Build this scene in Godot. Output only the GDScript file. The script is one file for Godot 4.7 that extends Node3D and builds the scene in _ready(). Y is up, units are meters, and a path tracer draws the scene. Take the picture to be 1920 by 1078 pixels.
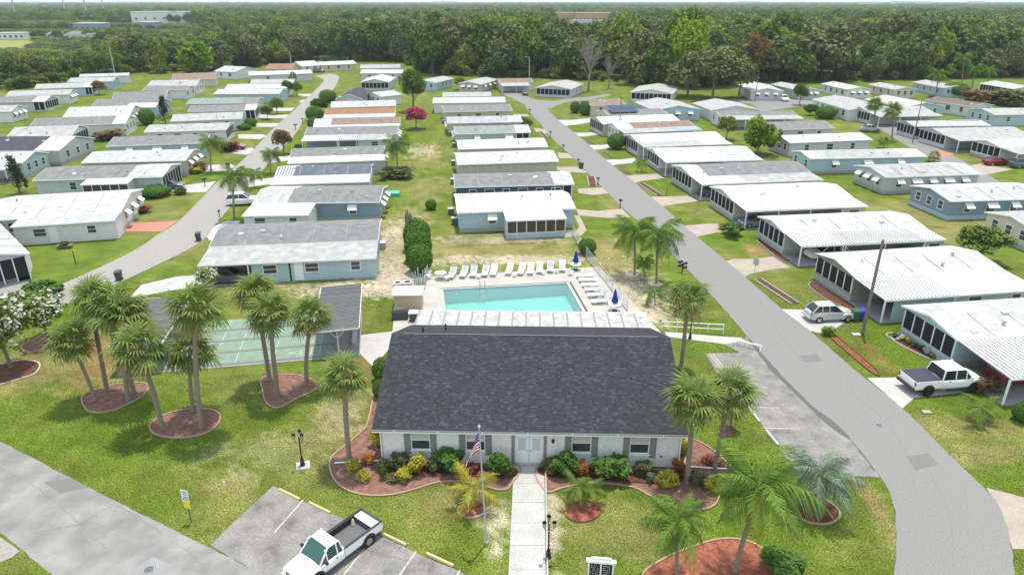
extends Node3D
# An aerial view over a mobile home park: a clubhouse and pool in front, rows of homes and a wood behind. Units are metres, y is up.

class Mesher:
	var v := PackedVector3Array()
	var n := PackedVector3Array()
	var c := PackedColorArray()
	var col := Color(1, 1, 1)

	func tri(a: Vector3, b: Vector3, d: Vector3) -> void:
		var k := (d - a).cross(b - a).normalized()
		v.append(a); v.append(b); v.append(d)
		for i in 3:
			n.append(k); c.append(col)

	func quad(a: Vector3, b: Vector3, d: Vector3, e: Vector3) -> void:
		var k := (d - a).cross(b - a)
		if k.length_squared() < 1e-14:
			k = (e - a).cross(d - a)
		k = k.normalized()
		for p in [a, b, d, a, d, e]:
			v.append(p); n.append(k); c.append(col)

	func smooth_quad(p: Array, k: Array) -> void:
		for i in [0, 1, 2, 0, 2, 3]:
			v.append(p[i]); n.append(k[i]); c.append(col)

	func box(t: Transform3D, s: Vector3) -> void:
		var h := s * 0.5
		var q := []
		for i in 8:
			q.append(t * Vector3(h.x if i & 1 else -h.x, h.y if i & 2 else -h.y, h.z if i & 4 else -h.z))
		for f in [[0, 2, 3, 1], [5, 7, 6, 4], [4, 6, 2, 0], [1, 3, 7, 5], [2, 6, 7, 3], [4, 0, 1, 5]]:
			quad(q[f[3]], q[f[2]], q[f[1]], q[f[0]])

	func bx(x0: float, y0: float, z0: float, x1: float, y1: float, z1: float) -> void:
		box(Transform3D(Basis(), Vector3(x0 + x1, y0 + y1, z0 + z1) * 0.5), Vector3(x1 - x0, y1 - y0, z1 - z0))

	func bar(a: Vector3, b: Vector3, w: float, h := 0.0) -> void:
		var d := b - a
		var l := d.length()
		if l < 1e-5:
			return
		d /= l
		var up := Vector3.UP if absf(d.y) < 0.95 else Vector3.RIGHT
		var s := d.cross(up).normalized()
		box(Transform3D(Basis(d, s.cross(d), s), (a + b) * 0.5), Vector3(l, h if h > 0.0 else w, w))

	func tube(pts: Array, rad: Array, sides := 8) -> void:
		var rings := []
		var norm := []
		var last := Vector3.ZERO
		for i in pts.size():
			var d: Vector3 = (pts[mini(i + 1, pts.size() - 1)] - pts[maxi(i - 1, 0)]).normalized()
			var s := last
			if s == Vector3.ZERO:
				s = d.cross(Vector3.RIGHT if absf(d.x) < 0.8 else Vector3.UP)
			s = (s - d * s.dot(d)).normalized()
			last = s
			var u := d.cross(s)
			var r := []
			var m := []
			for k in sides:
				var a := TAU * k / sides
				var o := s * cos(a) + u * sin(a)
				r.append(pts[i] + o * rad[i]); m.append(o)
			rings.append(r); norm.append(m)
		for i in pts.size() - 1:
			for k in sides:
				var j := (k + 1) % sides
				smooth_quad([rings[i][k], rings[i + 1][k], rings[i + 1][j], rings[i][j]], [norm[i][k], norm[i + 1][k], norm[i + 1][j], norm[i][j]])
		for k in range(1, sides - 1):
			tri(rings[-1][0], rings[-1][k + 1], rings[-1][k])
			tri(rings[0][0], rings[0][k], rings[0][k + 1])

	# rings run counter-clockwise seen from the end they are drawn out to
	func loft(rings: Array, caps := true) -> void:
		var m: int = rings[0].size()
		for i in rings.size() - 1:
			for k in m:
				var j := (k + 1) % m
				quad(rings[i][k], rings[i + 1][k], rings[i + 1][j], rings[i][j])
		if caps:
			for k in range(1, m - 1):
				tri(rings[0][0], rings[0][k], rings[0][k + 1])
				tri(rings[-1][0], rings[-1][k + 1], rings[-1][k])

	# a polygon in x and y, counter-clockwise seen from +z, drawn out from z0 to z1
	func prism(p: Array, z0: float, z1: float, caps := true) -> void:
		var m := p.size()
		for k in m:
			var a: Vector2 = p[k]
			var b: Vector2 = p[(k + 1) % m]
			quad(Vector3(a.x, a.y, z0), Vector3(a.x, a.y, z1), Vector3(b.x, b.y, z1), Vector3(b.x, b.y, z0))
		if caps:
			var t := Geometry2D.triangulate_polygon(PackedVector2Array(p))
			for i in range(0, t.size(), 3):
				var q := [p[t[i]], p[t[i + 1]], p[t[i + 2]]]
				if (q[1] - q[0]).cross(q[2] - q[0]) > 0:
					q = [q[0], q[2], q[1]]
				tri(Vector3(q[0].x, q[0].y, z1), Vector3(q[1].x, q[1].y, z1), Vector3(q[2].x, q[2].y, z1))
				tri(Vector3(q[0].x, q[0].y, z0), Vector3(q[2].x, q[2].y, z0), Vector3(q[1].x, q[1].y, z0))

	func mesh() -> ArrayMesh:
		var a := []
		a.resize(Mesh.ARRAY_MAX)
		a[Mesh.ARRAY_VERTEX] = v
		a[Mesh.ARRAY_NORMAL] = n
		a[Mesh.ARRAY_COLOR] = c
		var m := ArrayMesh.new()
		m.add_surface_from_arrays(Mesh.PRIMITIVE_TRIANGLES, a)
		return m


var M := {}
var cache := {}
var names := {}
var rng := RandomNumberGenerator.new()
var noise_a := FastNoiseLite.new()
var noise_b := FastNoiseLite.new()


func V(x: float, z: float) -> Vector3:
	return Vector3(x, 0, z)


func P(a: Array) -> PackedVector2Array:
	var o := PackedVector2Array()
	for i in range(0, a.size(), 2):
		o.append(Vector2(a[i], a[i + 1]))
	return o


func numbered(called: String) -> String:
	var k: int = names.get(called, 0)
	names[called] = k + 1
	return called if k == 0 else "%s_%03d" % [called, k]


func tag(o: Node, label: String, category: String, group := "") -> Node:
	o.set_meta("label", label)
	o.set_meta("category", category)
	if group:
		o.set_meta("group", group)
	return o


func thing(called: String, label: String, category: String, at := Vector3.ZERO, turn := 0.0, group := "") -> Node3D:
	var o := Node3D.new()
	o.name = numbered(called)
	add_child(o)
	o.position = at
	o.rotation.y = turn
	tag(o, label, category, group)
	return o


func part(st, called: String, m: Material, parent: Node, at := Vector3.ZERO, turn := 0.0) -> MeshInstance3D:
	var o := MeshInstance3D.new()
	o.mesh = st.mesh() if st is Mesher else st
	o.material_override = m
	o.name = called if parent != self else numbered(called)
	parent.add_child(o, true)
	o.position = at
	o.rotation.y = turn
	return o


func struct(st, called: String, m: Material) -> MeshInstance3D:
	var o := part(st, called, m, self)
	o.set_meta("kind", "structure")
	return o


func copy_of(o: Node3D, called: String, label: String, at: Vector3, turn: float, group := "") -> Node3D:
	var r: Node3D = o.duplicate()
	r.name = numbered(called)
	add_child(r)
	r.position = at
	r.rotation.y = turn
	r.set_meta("label", label)
	if group:
		r.set_meta("group", group)
	return r


func speckle(freq: float, low: float, high: float, number: int, kind := FastNoiseLite.TYPE_SIMPLEX_SMOOTH, octaves := 4, size := 512, bend := 0.5) -> NoiseTexture2D:
	var f := FastNoiseLite.new()
	f.noise_type = kind
	f.frequency = freq
	f.seed = number
	f.fractal_octaves = octaves
	var t := NoiseTexture2D.new()
	t.width = size
	t.height = size
	t.seamless = true
	t.noise = f
	var g := Gradient.new()
	g.set_color(0, Color(low, low, low))
	g.set_color(1, Color(high, high, high))
	if bend != 0.5:
		g.add_point(bend, Color((low + high) * 0.5, (low + high) * 0.5, (low + high) * 0.5))
	t.color_ramp = g
	return t


# a matt material of a linear base colour, with an optional pattern over it
func mat(key: String, r: float, g: float, b: float, rough := 0.85, tex: Texture2D = null, scale := 1.0, tex2: Texture2D = null, scale2 := 0.1) -> StandardMaterial3D:
	var m := StandardMaterial3D.new()
	m.resource_name = key
	m.albedo_color = Color(r, g, b).linear_to_srgb()
	m.roughness = rough
	if rough > 0.55:
		m.metallic_specular = 0.2
	if tex:
		m.albedo_texture = tex
		m.uv1_triplanar = true
		m.uv1_world_triplanar = true
		m.uv1_scale = Vector3(scale, scale, scale)
	if tex2:
		m.detail_enabled = true
		m.detail_albedo = tex2
		m.detail_blend_mode = BaseMaterial3D.BLEND_MODE_MUL
		m.detail_uv_layer = BaseMaterial3D.DETAIL_UV_2
		m.uv2_triplanar = true
		m.uv2_world_triplanar = true
		m.uv2_scale = Vector3(scale2, scale2, scale2)
	M[key] = m
	return m


func vcol(key: String, rough := 0.85, tex: Texture2D = null, scale := 1.0, tex2: Texture2D = null, scale2 := 0.1) -> StandardMaterial3D:
	var m := mat(key, 1, 1, 1, rough, tex, scale, tex2, scale2)
	m.vertex_color_use_as_albedo = true
	return m


func leaf_mat(key: String, r: float, g: float, b: float) -> StandardMaterial3D:
	var m := vcol(key, 0.7)
	m.albedo_color = Color(r, g, b).linear_to_srgb()
	m.backlight_enabled = true
	m.backlight = Color(r * 0.85, g * 0.95, b * 0.5).linear_to_srgb()
	return m


func make_materials() -> void:
	var fine := speckle(0.05, 0.84, 1.0, 3, FastNoiseLite.TYPE_SIMPLEX_SMOOTH, 5)
	var blotch := speckle(0.012, 0.80, 1.0, 5, FastNoiseLite.TYPE_SIMPLEX_SMOOTH, 5)
	var grit := speckle(0.2, 0.76, 1.0, 7, FastNoiseLite.TYPE_SIMPLEX, 3)
	var blades := speckle(0.10, 0.52, 1.0, 9, FastNoiseLite.TYPE_SIMPLEX, 5)
	var streak := speckle(0.02, 0.90, 1.0, 11, FastNoiseLite.TYPE_SIMPLEX_SMOOTH, 5)
	var pits := speckle(0.06, 0.5, 1.0, 13, FastNoiseLite.TYPE_CELLULAR, 4)
	var worn := speckle(0.02, 0.70, 1.0, 15, FastNoiseLite.TYPE_SIMPLEX_SMOOTH, 6)
	var chips := speckle(0.14, 0.6, 1.0, 17, FastNoiseLite.TYPE_CELLULAR, 3)
	var stain := speckle(0.03, 0.5, 1.0, 21, FastNoiseLite.TYPE_SIMPLEX_SMOOTH, 6, 512, 0.22)
	var smear := speckle(0.022, 0.70, 1.0, 23, FastNoiseLite.TYPE_SIMPLEX_SMOOTH, 6, 512, 0.3)
	# ground
	vcol("lawn", 0.95, blades, 0.13, blotch, 0.045)
	mat("asphalt", 0.338, 0.332, 0.324, 0.9, grit, 0.22, fine, 0.31)
	mat("asphalt_old", 0.387, 0.382, 0.371, 0.9, grit, 0.2, blotch, 0.07)
	mat("asphalt_dark", 0.15, 0.148, 0.145, 0.9, grit, 0.8)
	mat("lot", 0.328, 0.316, 0.300, 0.9, fine, 0.19, smear, 0.05)
	mat("concrete", 0.447, 0.430, 0.396, 0.9, grit, 0.2, fine, 0.13)
	mat("concrete_white", 0.533, 0.525, 0.507, 0.9, fine, 0.25, streak, 0.06)
	mat("concrete_tan", 0.447, 0.387, 0.327, 0.9, fine, 0.3, streak, 0.06)
	mat("concrete_grey", 0.34, 0.34, 0.35, 0.9, fine, 0.3, streak, 0.06)
	mat("deck", 0.533, 0.503, 0.464, 0.9, fine, 0.35, streak, 0.05)
	mat("brick_pink", 0.55, 0.22, 0.18, 0.9, fine, 0.5)
	mat("mulch", 0.50, 0.28, 0.21, 0.95, chips, 0.75, worn, 0.2)
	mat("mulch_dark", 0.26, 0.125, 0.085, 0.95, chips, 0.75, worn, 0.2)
	mat("mulch_red", 0.66, 0.24, 0.15, 0.95, chips, 0.8, worn, 0.25)
	mat("edging", 0.44, 0.30, 0.22, 0.9, fine, 1.2)
	mat("court", 0.25, 0.345, 0.275, 0.75, fine, 0.3, streak, 0.1)
	mat("court_line", 0.516, 0.568, 0.482, 0.85, fine, 0.8)
	mat("line_white", 0.568, 0.550, 0.499, 0.85, fine, 1.0)
	mat("line_yellow", 0.60, 0.50, 0.27, 0.8, fine, 1.0)
	mat("rock", 0.60, 0.53, 0.43, 0.95, fine, 0.9)
	mat("crack", 0.19, 0.185, 0.175, 0.95)
	mat("sheathing", 0.58, 0.36, 0.20, 0.85, fine, 0.3)
	mat("road_patch", 0.27, 0.268, 0.26, 0.9, grit, 0.3, fine, 0.31)
	mat("line_faded", 0.50, 0.46, 0.36, 0.9, fine, 1.0)
	mat("field", 0.26, 0.29, 0.09, 0.95, blotch, 0.02)
	mat("sand", 0.60, 0.48, 0.36, 0.95, grit, 0.7, worn, 0.15)
	mat("soil_red", 0.44, 0.20, 0.10, 0.95, chips, 0.6, worn, 0.2)
	# roofs
	mat("wf", 0.654, 0.654, 0.641, 0.7, streak, 0.09, fine, 0.35)
	mat("wfb", 0.585, 0.585, 0.568, 0.7, blotch, 0.08, streak, 0.35)
	mat("wfc", 0.568, 0.581, 0.585, 0.7, blotch, 0.12, fine, 0.35)
	mat("cover", 0.55, 0.545, 0.53, 0.7, blotch, 0.12, streak, 0.3)
	mat("cover_b", 0.62, 0.615, 0.60, 0.7, worn, 0.14, streak, 0.3)
	mat("seam", 0.24, 0.24, 0.235, 0.7)
	mat("st", 0.654, 0.649, 0.632, 0.7, worn, 0.12, streak, 0.2)
	mat("lg", 0.497, 0.501, 0.497, 0.75, blotch, 0.1, fine, 0.5)
	mat("sg", 0.313, 0.317, 0.317, 0.9, grit, 0.5, blotch, 0.12)
	mat("gg", 0.368, 0.409, 0.396, 0.9, grit, 0.5, blotch, 0.12)
	mat("sl", 0.184, 0.216, 0.258, 0.9, grit, 0.5, blotch, 0.12)
	mat("dp", 0.115, 0.115, 0.135, 0.9, grit, 0.5, blotch, 0.12)
	mat("tn", 0.368, 0.276, 0.230, 0.9, grit, 0.5, blotch, 0.12)
	mat("br", 0.248, 0.207, 0.179, 0.9, grit, 0.5, blotch, 0.12)
	mat("or", 0.44, 0.24, 0.16, 0.9, grit, 0.5, blotch, 0.12)
	vcol("rib", 0.6, streak, 0.12)
	vcol("shingle", 0.92, fine, 1.1)
	mat("shingle_cap", 0.15, 0.155, 0.165, 0.92, grit, 0.7)
	# walls
	mat("w_wh", 0.70, 0.70, 0.68, 0.75, streak, 0.2)
	mat("w_lb", 0.42, 0.535, 0.585, 0.75, streak, 0.2)
	mat("w_bl", 0.235, 0.315, 0.40, 0.75, streak, 0.2)
	mat("w_nv", 0.085, 0.125, 0.205, 0.75, streak, 0.2)
	mat("w_tn", 0.52, 0.465, 0.385, 0.75, streak, 0.2)
	mat("w_cr", 0.60, 0.55, 0.44, 0.75, streak, 0.2)
	mat("w_gy", 0.55, 0.555, 0.55, 0.75, streak, 0.2)
	mat("w_gn", 0.47, 0.53, 0.51, 0.75, streak, 0.2)
	mat("w_ol", 0.32, 0.32, 0.235, 0.75, streak, 0.2)
	mat("block_white", 0.76, 0.75, 0.72, 0.8, streak, 0.25)
	mat("trim", 0.74, 0.74, 0.73, 0.6)
	mat("shutter", 0.20, 0.225, 0.215, 0.7)
	mat("skirting", 0.42, 0.42, 0.40, 0.85, fine, 0.5)
	mat("blind", 0.48, 0.47, 0.40, 0.7)
	mat("screen", 0.035, 0.036, 0.04, 0.8, fine, 0.7)
	mat("screen_brown", 0.11, 0.085, 0.065, 0.85, fine, 0.7)
	mat("lattice", 0.42, 0.50, 0.50, 0.8)
	var g := mat("pane", 0.045, 0.055, 0.06, 0.08)
	g.metallic_specular = 0.6
	mat("frosted", 0.46, 0.50, 0.50, 0.35)
	# metal, plastic, cloth
	mat("metal_grey", 0.42, 0.42, 0.42, 0.5)
	mat("metal_dark", 0.10, 0.10, 0.105, 0.55)
	mat("black", 0.018, 0.018, 0.02, 0.5)
	mat("rubber", 0.022, 0.022, 0.023, 0.8)
	var a := mat("alloy", 0.55, 0.55, 0.56, 0.35)
	a.metallic = 0.7
	mat("galvanised", 0.42, 0.42, 0.41, 0.5)
	mat("plastic_white", 0.78, 0.78, 0.77, 0.5)
	mat("sling_grey", 0.42, 0.43, 0.45, 0.8)
	mat("umbrella_blue", 0.02, 0.05, 0.33, 0.75)
	mat("bin_green", 0.02, 0.10, 0.05, 0.5)
	mat("bin_blue", 0.015, 0.05, 0.36, 0.5)
	mat("bin_dark", 0.045, 0.05, 0.055, 0.55)
	mat("yellow", 0.72, 0.60, 0.03, 0.6)
	mat("wood_pole", 0.24, 0.20, 0.165, 0.9, fine, 0.8)
	mat("tarp", 0.28, 0.40, 0.62, 0.5, fine, 0.3)
	mat("solar", 0.035, 0.05, 0.10, 0.15)
	mat("shed_tan", 0.62, 0.50, 0.36, 0.8, streak, 0.3)
	mat("shed_roof", 0.76, 0.71, 0.64, 0.8, fine, 0.3)
	mat("pool_paint", 0.085, 0.42, 0.355, 0.6, streak, 0.15)
	mat("tile_black", 0.03, 0.035, 0.04, 0.3)
	var w := mat("water", 0.55, 0.93, 0.90, 0.03)
	w.transparency = BaseMaterial3D.TRANSPARENCY_ALPHA
	w.albedo_color = Color(0.76, 0.97, 0.96, 0.10)
	vcol("flag_cloth", 0.8)
	# cars
	for k in [["paint_white", 0.78, 0.78, 0.77], ["paint_silver", 0.42, 0.43, 0.41], ["paint_grey", 0.10, 0.105, 0.12], ["paint_red", 0.16, 0.012, 0.02], ["paint_dark", 0.035, 0.035, 0.045], ["paint_blue", 0.12, 0.14, 0.2]]:
		var q := mat(k[0], k[1], k[2], k[3], 0.35)
		q.clearcoat_enabled = true
		q.clearcoat = 0.6
		q.clearcoat_roughness = 0.08
	mat("car_glass", 0.02, 0.03, 0.032, 0.05)
	mat("glass_tint", 0.03, 0.085, 0.075, 0.05)
	mat("tail_red", 0.30, 0.01, 0.01, 0.3)
	mat("head_clear", 0.62, 0.63, 0.63, 0.15)
	mat("tonneau", 0.055, 0.052, 0.075, 0.6)
	# trunks and leaves
	mat("bark", 0.20, 0.165, 0.13, 0.95, fine, 1.3)
	mat("palm_bark", 0.40, 0.335, 0.27, 0.95, chips, 1.6)
	mat("bark_dark", 0.10, 0.085, 0.07, 0.95, fine, 1.3)
	mat("dead_wood", 0.22, 0.20, 0.175, 0.95)
	leaf_mat("fan_leaf", 0.155, 0.205, 0.055)
	leaf_mat("feather_leaf", 0.135, 0.22, 0.04)
	leaf_mat("silver_leaf", 0.19, 0.25, 0.19)
	leaf_mat("yellow_frond", 0.36, 0.33, 0.05)
	leaf_mat("brown_frond", 0.30, 0.20, 0.10)
	leaf_mat("bloom_stalk", 0.52, 0.38, 0.14)
	var greens := [[0.145, 0.200, 0.045], [0.110, 0.160, 0.040], [0.180, 0.230, 0.050], [0.165, 0.185, 0.080], [0.095, 0.135, 0.040], [0.220, 0.265, 0.050]]
	for i in 6:
		leaf_mat("tree%d" % i, greens[i][0], greens[i][1], greens[i][2])
	leaf_mat("lime", 0.15, 0.24, 0.02)
	leaf_mat("hedge", 0.08, 0.165, 0.025)
	leaf_mat("shrub", 0.075, 0.145, 0.03)
	leaf_mat("shrub_dull", 0.115, 0.125, 0.05)
	leaf_mat("croton", 0.40, 0.37, 0.05)
	leaf_mat("orange_leaf", 0.38, 0.17, 0.06)
	leaf_mat("red_leaf", 0.23, 0.075, 0.045)
	leaf_mat("russet", 0.23, 0.14, 0.06)
	leaf_mat("lime_bright", 0.25, 0.34, 0.03)
	leaf_mat("pink_bloom", 0.46, 0.10, 0.16)
	leaf_mat("white_bloom", 0.72, 0.72, 0.68)
	leaf_mat("rust_leaf", 0.20, 0.13, 0.07)
	leaf_mat("dry_grass", 0.30, 0.27, 0.12)
	leaf_mat("grass_blade", 1, 1, 1).backlight = Color(0.10, 0.15, 0.02).linear_to_srgb()
	leaf_mat("cypress", 0.04, 0.07, 0.035)

# ---------------------------------------------------------------- ground, roads, paving
func smooth_line(p: PackedVector2Array, closed := false, steps := 6) -> PackedVector2Array:
	var o := PackedVector2Array()
	var m := p.size()
	for i in (m if closed else m - 1):
		var a := p[(i - 1 + m) % m] if closed or i > 0 else p[0]
		var b := p[i]
		var c := p[(i + 1) % m]
		var d := p[(i + 2) % m] if closed or i + 2 < m else p[m - 1]
		for k in steps:
			o.append(b.cubic_interpolate(c, a, d, float(k) / steps))
	if not closed:
		o.append(p[m - 1])
	return o


# a slab with that outline, its top at y and its sides down to y - deep
func slab(p: PackedVector2Array, y: float, deep := 0.05) -> Mesher:
	var m := Mesher.new()
	if not Geometry2D.is_polygon_clockwise(p):
		p = p.duplicate()
		p.reverse()
	var t := Geometry2D.triangulate_polygon(p)
	for i in range(0, t.size(), 3):
		var a := p[t[i]]
		var b := p[t[i + 1]]
		var c := p[t[i + 2]]
		if (b - a).cross(c - a) < 0:
			var s := b
			b = c
			c = s
		m.tri(Vector3(a.x, y, a.y), Vector3(b.x, y, b.y), Vector3(c.x, y, c.y))
	for i in p.size():
		var a := p[i]
		var b := p[(i + 1) % p.size()]
		m.quad(Vector3(a.x, y - deep, a.y), Vector3(a.x, y, a.y), Vector3(b.x, y, b.y), Vector3(b.x, y - deep, b.y))
	return m


var paved := []          # outlines where no grass grows


func sheet(called: String, p: PackedVector2Array, y: float, m: Material, deep := 0.05) -> MeshInstance3D:
	if called == "street":
		p = ragged(p)
	if called != "field":
		paved.append(p)
	return struct(slab(p, y, deep), called, m)


func strip(a: PackedVector2Array, b: PackedVector2Array) -> PackedVector2Array:
	var o := smooth_line(a)
	var r := smooth_line(b)
	r.reverse()
	o.append_array(r)
	return o


# patches of dry or bare ground: x, z, half length along x, half length along z, kind, strength (kind 0 dry straw, 1 bare sand, 2 fresh turf, 3 reddish soil)
var patches := []
var turf := [Color(0.45, 0.41, 0.155), Color(0.90, 0.78, 0.58), Color(0.20, 0.335, 0.034), Color(0.58, 0.31, 0.16), Color(0.258, 0.334, 0.053)]     # dry straw, sand, fresh turf, red soil, plain turf


func patch(p: Vector3, rx: float, rz: float, kind: int, strength := 1.0) -> void:
	patches.append([p.x, p.z, rx, rz, kind, strength])


func turf_colour(x: float, z: float, live: Array) -> Color:
	var big := noise_a.get_noise_2d(x, z)
	var mid := noise_b.get_noise_2d(x * 4.0, z * 4.0)
	var fine := noise_b.get_noise_2d(x * 21.0, z * 21.0)
	var c: Color = turf[4]
	c = c.lerp(turf[2], clampf(big * 1.1 + 0.1, 0, 0.6))
	c = c.lerp(turf[0], clampf(-big * 0.75 + mid * 0.5 - 0.02, 0, 0.55))
	for p in live:
		var dx: float = (x - p[0]) / p[2]
		var dz: float = (z - p[1]) / p[3]
		var d := dx * dx + dz * dz
		if d < 2.6:
			var k: float = (1.25 - sqrt(d)) * 1.5 + mid * 0.9 + fine * (1.5 if p[4] == 1 else 0.7)
			c = c.lerp(turf[p[4]], clampf(k, 0, 1) * p[5])
	c = c * (1.0 + fine * 0.22 + mid * 0.10)
	c.a = 1.0
	return c


func make_ground() -> void:
	patch(V(-36.77, -47.67), 7, 3.5, 0, 0.9)
	patch(V(-36.1, -51.31), 5, 5, 0, 0.8)
	patch(V(-11.28, -40.85), 2.6, 5, 0, 0.7)
	patch(V(-15.87, -36.55), 3.5, 1.6, 1, 0.28)
	patch(V(-16.68, -33.63), 1.0, 1.6, 1, 0.45)
	patch(V(-13.03, -38.91), 3, 3, 0, 0.55)
	patch(V(-11.81, -41.53), 1.6, 3.6, 1, 0.3)
	patch(V(-16.53, -31.96), 1.6, 2.6, 0, 1.0)
	patch(V(-4.57, -32.42), 3, 1.6, 0, 0.5)
	patch(V(-0.98, -29.98), 0.7, 1.7, 1, 0.8)
	patch(V(2.29, -30.4), 0.5, 3.2, 1, 0.95)
	patch(V(5.65, -29.98), 3.4, 3, 0, 0.6)
	patch(V(-11.9, -47.67), 1.8, 1.8, 3, 0.7)
	patch(V(-33.39, -51.31), 2.2, 6, 3, 0.6)
	patch(V(-13.45, -73.54), 2.8, 6, 1, 1.0)
	patch(V(-12.7, -67), 3.4, 4.5, 1, 1.0)
	patch(V(-14.46, -62.99), 6, 1.6, 1, 0.8)
	patch(V(-14.68, -83.43), 4, 10, 0, 0.9)
	patch(V(-14.67, -79.21), 2.2, 8, 1, 0.7)
	patch(V(-8.74, -75.35), 2.2, 2.0, 1, 0.9)
	patch(V(-1.24, -74.43), 13, 5.5, 0, 1.0)
	patch(V(-1.2, -72.14), 12, 1.4, 1, 0.75)
	patch(V(-1.3, -79.21), 12, 1.0, 1, 0.5)
	patch(V(11.85, -67), 3.6, 8, 0, 0.95)
	patch(V(11.74, -62.72), 3.6, 6, 1, 0.75)
	patch(V(11.24, -75.35), 2.2, 6, 0, 0.9)
	patch(V(12.68, -57.69), 3.0, 2.0, 1, 0.55)
	patch(V(-15.2, -129.34), 3.5, 12, 0, 0.85)
	patch(V(-17.72, -133.34), 2.6, 6, 1, 0.5)
	patch(V(-13.05, -101.91), 3, 9, 0, 0.6)
	patch(V(-17.39, -64.09), 9, 1.4, 1, 0.7)
	patch(V(-28.8, -64.09), 8, 2.2, 0, 0.6)
	patch(V(-37, -77.24), 3, 6, 0, 0.5)
	patch(V(30.22, -50.35), 0.7, 3.4, 3, 1.0)
	patch(V(29.35, -73.54), 2, 4, 0, 0.8)
	patch(V(28.72, -75.35), 1.2, 2, 3, 0.7)
	patch(V(27.5, -91.85), 3, 4, 0, 0.6)
	patch(V(14.68, -95.93), 3, 3, 0, 0.6)
	patch(V(30.79, -39.54), 6, 1.2, 0, 0.7)
	patch(V(31.05, -36.55), 5, 1.0, 0, 0.8)
	patch(V(29.67, -37.7), 8, 3, 0, 0.4)
	patch(V(21.07, -31.05), 0.7, 3.5, 0, 0.9)
	patch(V(20.96, -32.42), 0.4, 2.2, 3, 0.4)  # narrow brownish strip in the lawn, borrowing the soil tone
	patch(V(52.84, -90.56), 16, 7, 0, 0.8)
	patch(V(52.03, -81.27), 10, 4, 0, 0.8)
	patch(V(34.32, -65.52), 4.5, 4, 2, 0.75)
	patch(V(33.91, -52.29), 6, 6, 2, 0.68)
	patch(V(17.42, -52.29), 3.2, 3.6, 2, 0.68)
	patch(V(18.34, -73.54), 3.5, 10, 2, 0.45)
	patch(V(-50.58, -75.35), 8, 5, 2, 0.52)
	patch(V(17.59, -33.88), 4, 4, 2, 0.22)
	patch(V(-94.34, -131.81), 8, 8, 2, 0.22)
	patch(V(-31.79, -37.7), 10, 1.2, 2, 0.52)
	patch(V(-20.16, -31.05), 6, 1.4, 2, 0.45)
	patch(V(-14.66, -35.99), 5, 1.5, 2, 0.30)
	patch(V(-8.2, -32.42), 3, 1.2, 2, 0.45)
	patch(V(-18.53, -45.21), 8, 3, 0, 0.3)
	patch(V(4.56, -33.88), 1.5, 1.5, 2, 0.30)
	var xs := []
	var zs := []
	var steps := [[-9000.0, -3000.0, 1500.0], [-3000.0, -600.0, 300.0], [-600.0, -160.0, 22.0], [-160.0, -46.0, 1.5], [-46.0, 52.0, 0.4], [52.0, 160.0, 1.5], [160.0, 600.0, 22.0], [600.0, 3000.0, 300.0], [3000.0, 9001.0, 1500.0]]
	for s in steps:
		var x: float = s[0]
		while x < s[1] - 0.01:
			xs.append(x)
			x += s[2]
	for s in [[-9000.0, -3000.0, 1000.0], [-3000.0, -600.0, 150.0], [-600.0, -300.0, 15.0], [-300.0, -92.0, 1.6], [-92.0, -22.0, 0.4], [-22.0, 60.0, 6.0], [60.0, 600.0, 120.0]]:
		var z: float = s[0]
		while z < s[1] - 0.01:
			zs.append(z)
			z += s[2]
	var w := xs.size()
	var verts := PackedVector3Array()
	var norms := PackedVector3Array()
	var cols := PackedColorArray()
	var idx := PackedInt32Array()
	for j in zs.size():
		var z: float = zs[j]
		var live := []
		for p in patches:
			if absf(z - p[1]) < p[3] * 1.7:
				live.append(p)
		for i in w:
			var x: float = xs[i]
			var c := turf_colour(x, z, live)
			verts.append(Vector3(x, 0, z))
			norms.append(Vector3.UP)
			cols.append(c)
	var hole := Geometry2D.offset_polygon(pool_outline(), 0.5)[0]
	for j in zs.size() - 1:
		for i in w - 1:
			if zs[j] > -70 and zs[j] < -50 and absf(xs[i]) < 12:
				if Geometry2D.is_point_in_polygon(Vector2(xs[i] + 0.2, zs[j] + 0.2), hole):
					continue
			var a := j * w + i
			for q in [a, a + 1, a + w + 1, a, a + w + 1, a + w]:
				idx.append(q)
	var arr := []
	arr.resize(Mesh.ARRAY_MAX)
	arr[Mesh.ARRAY_VERTEX] = verts
	arr[Mesh.ARRAY_NORMAL] = norms
	arr[Mesh.ARRAY_COLOR] = cols
	arr[Mesh.ARRAY_INDEX] = idx
	var m := ArrayMesh.new()
	m.add_surface_from_arrays(Mesh.PRIMITIVE_TRIANGLES, arr)
	struct(m, "ground", M.lawn)


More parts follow.
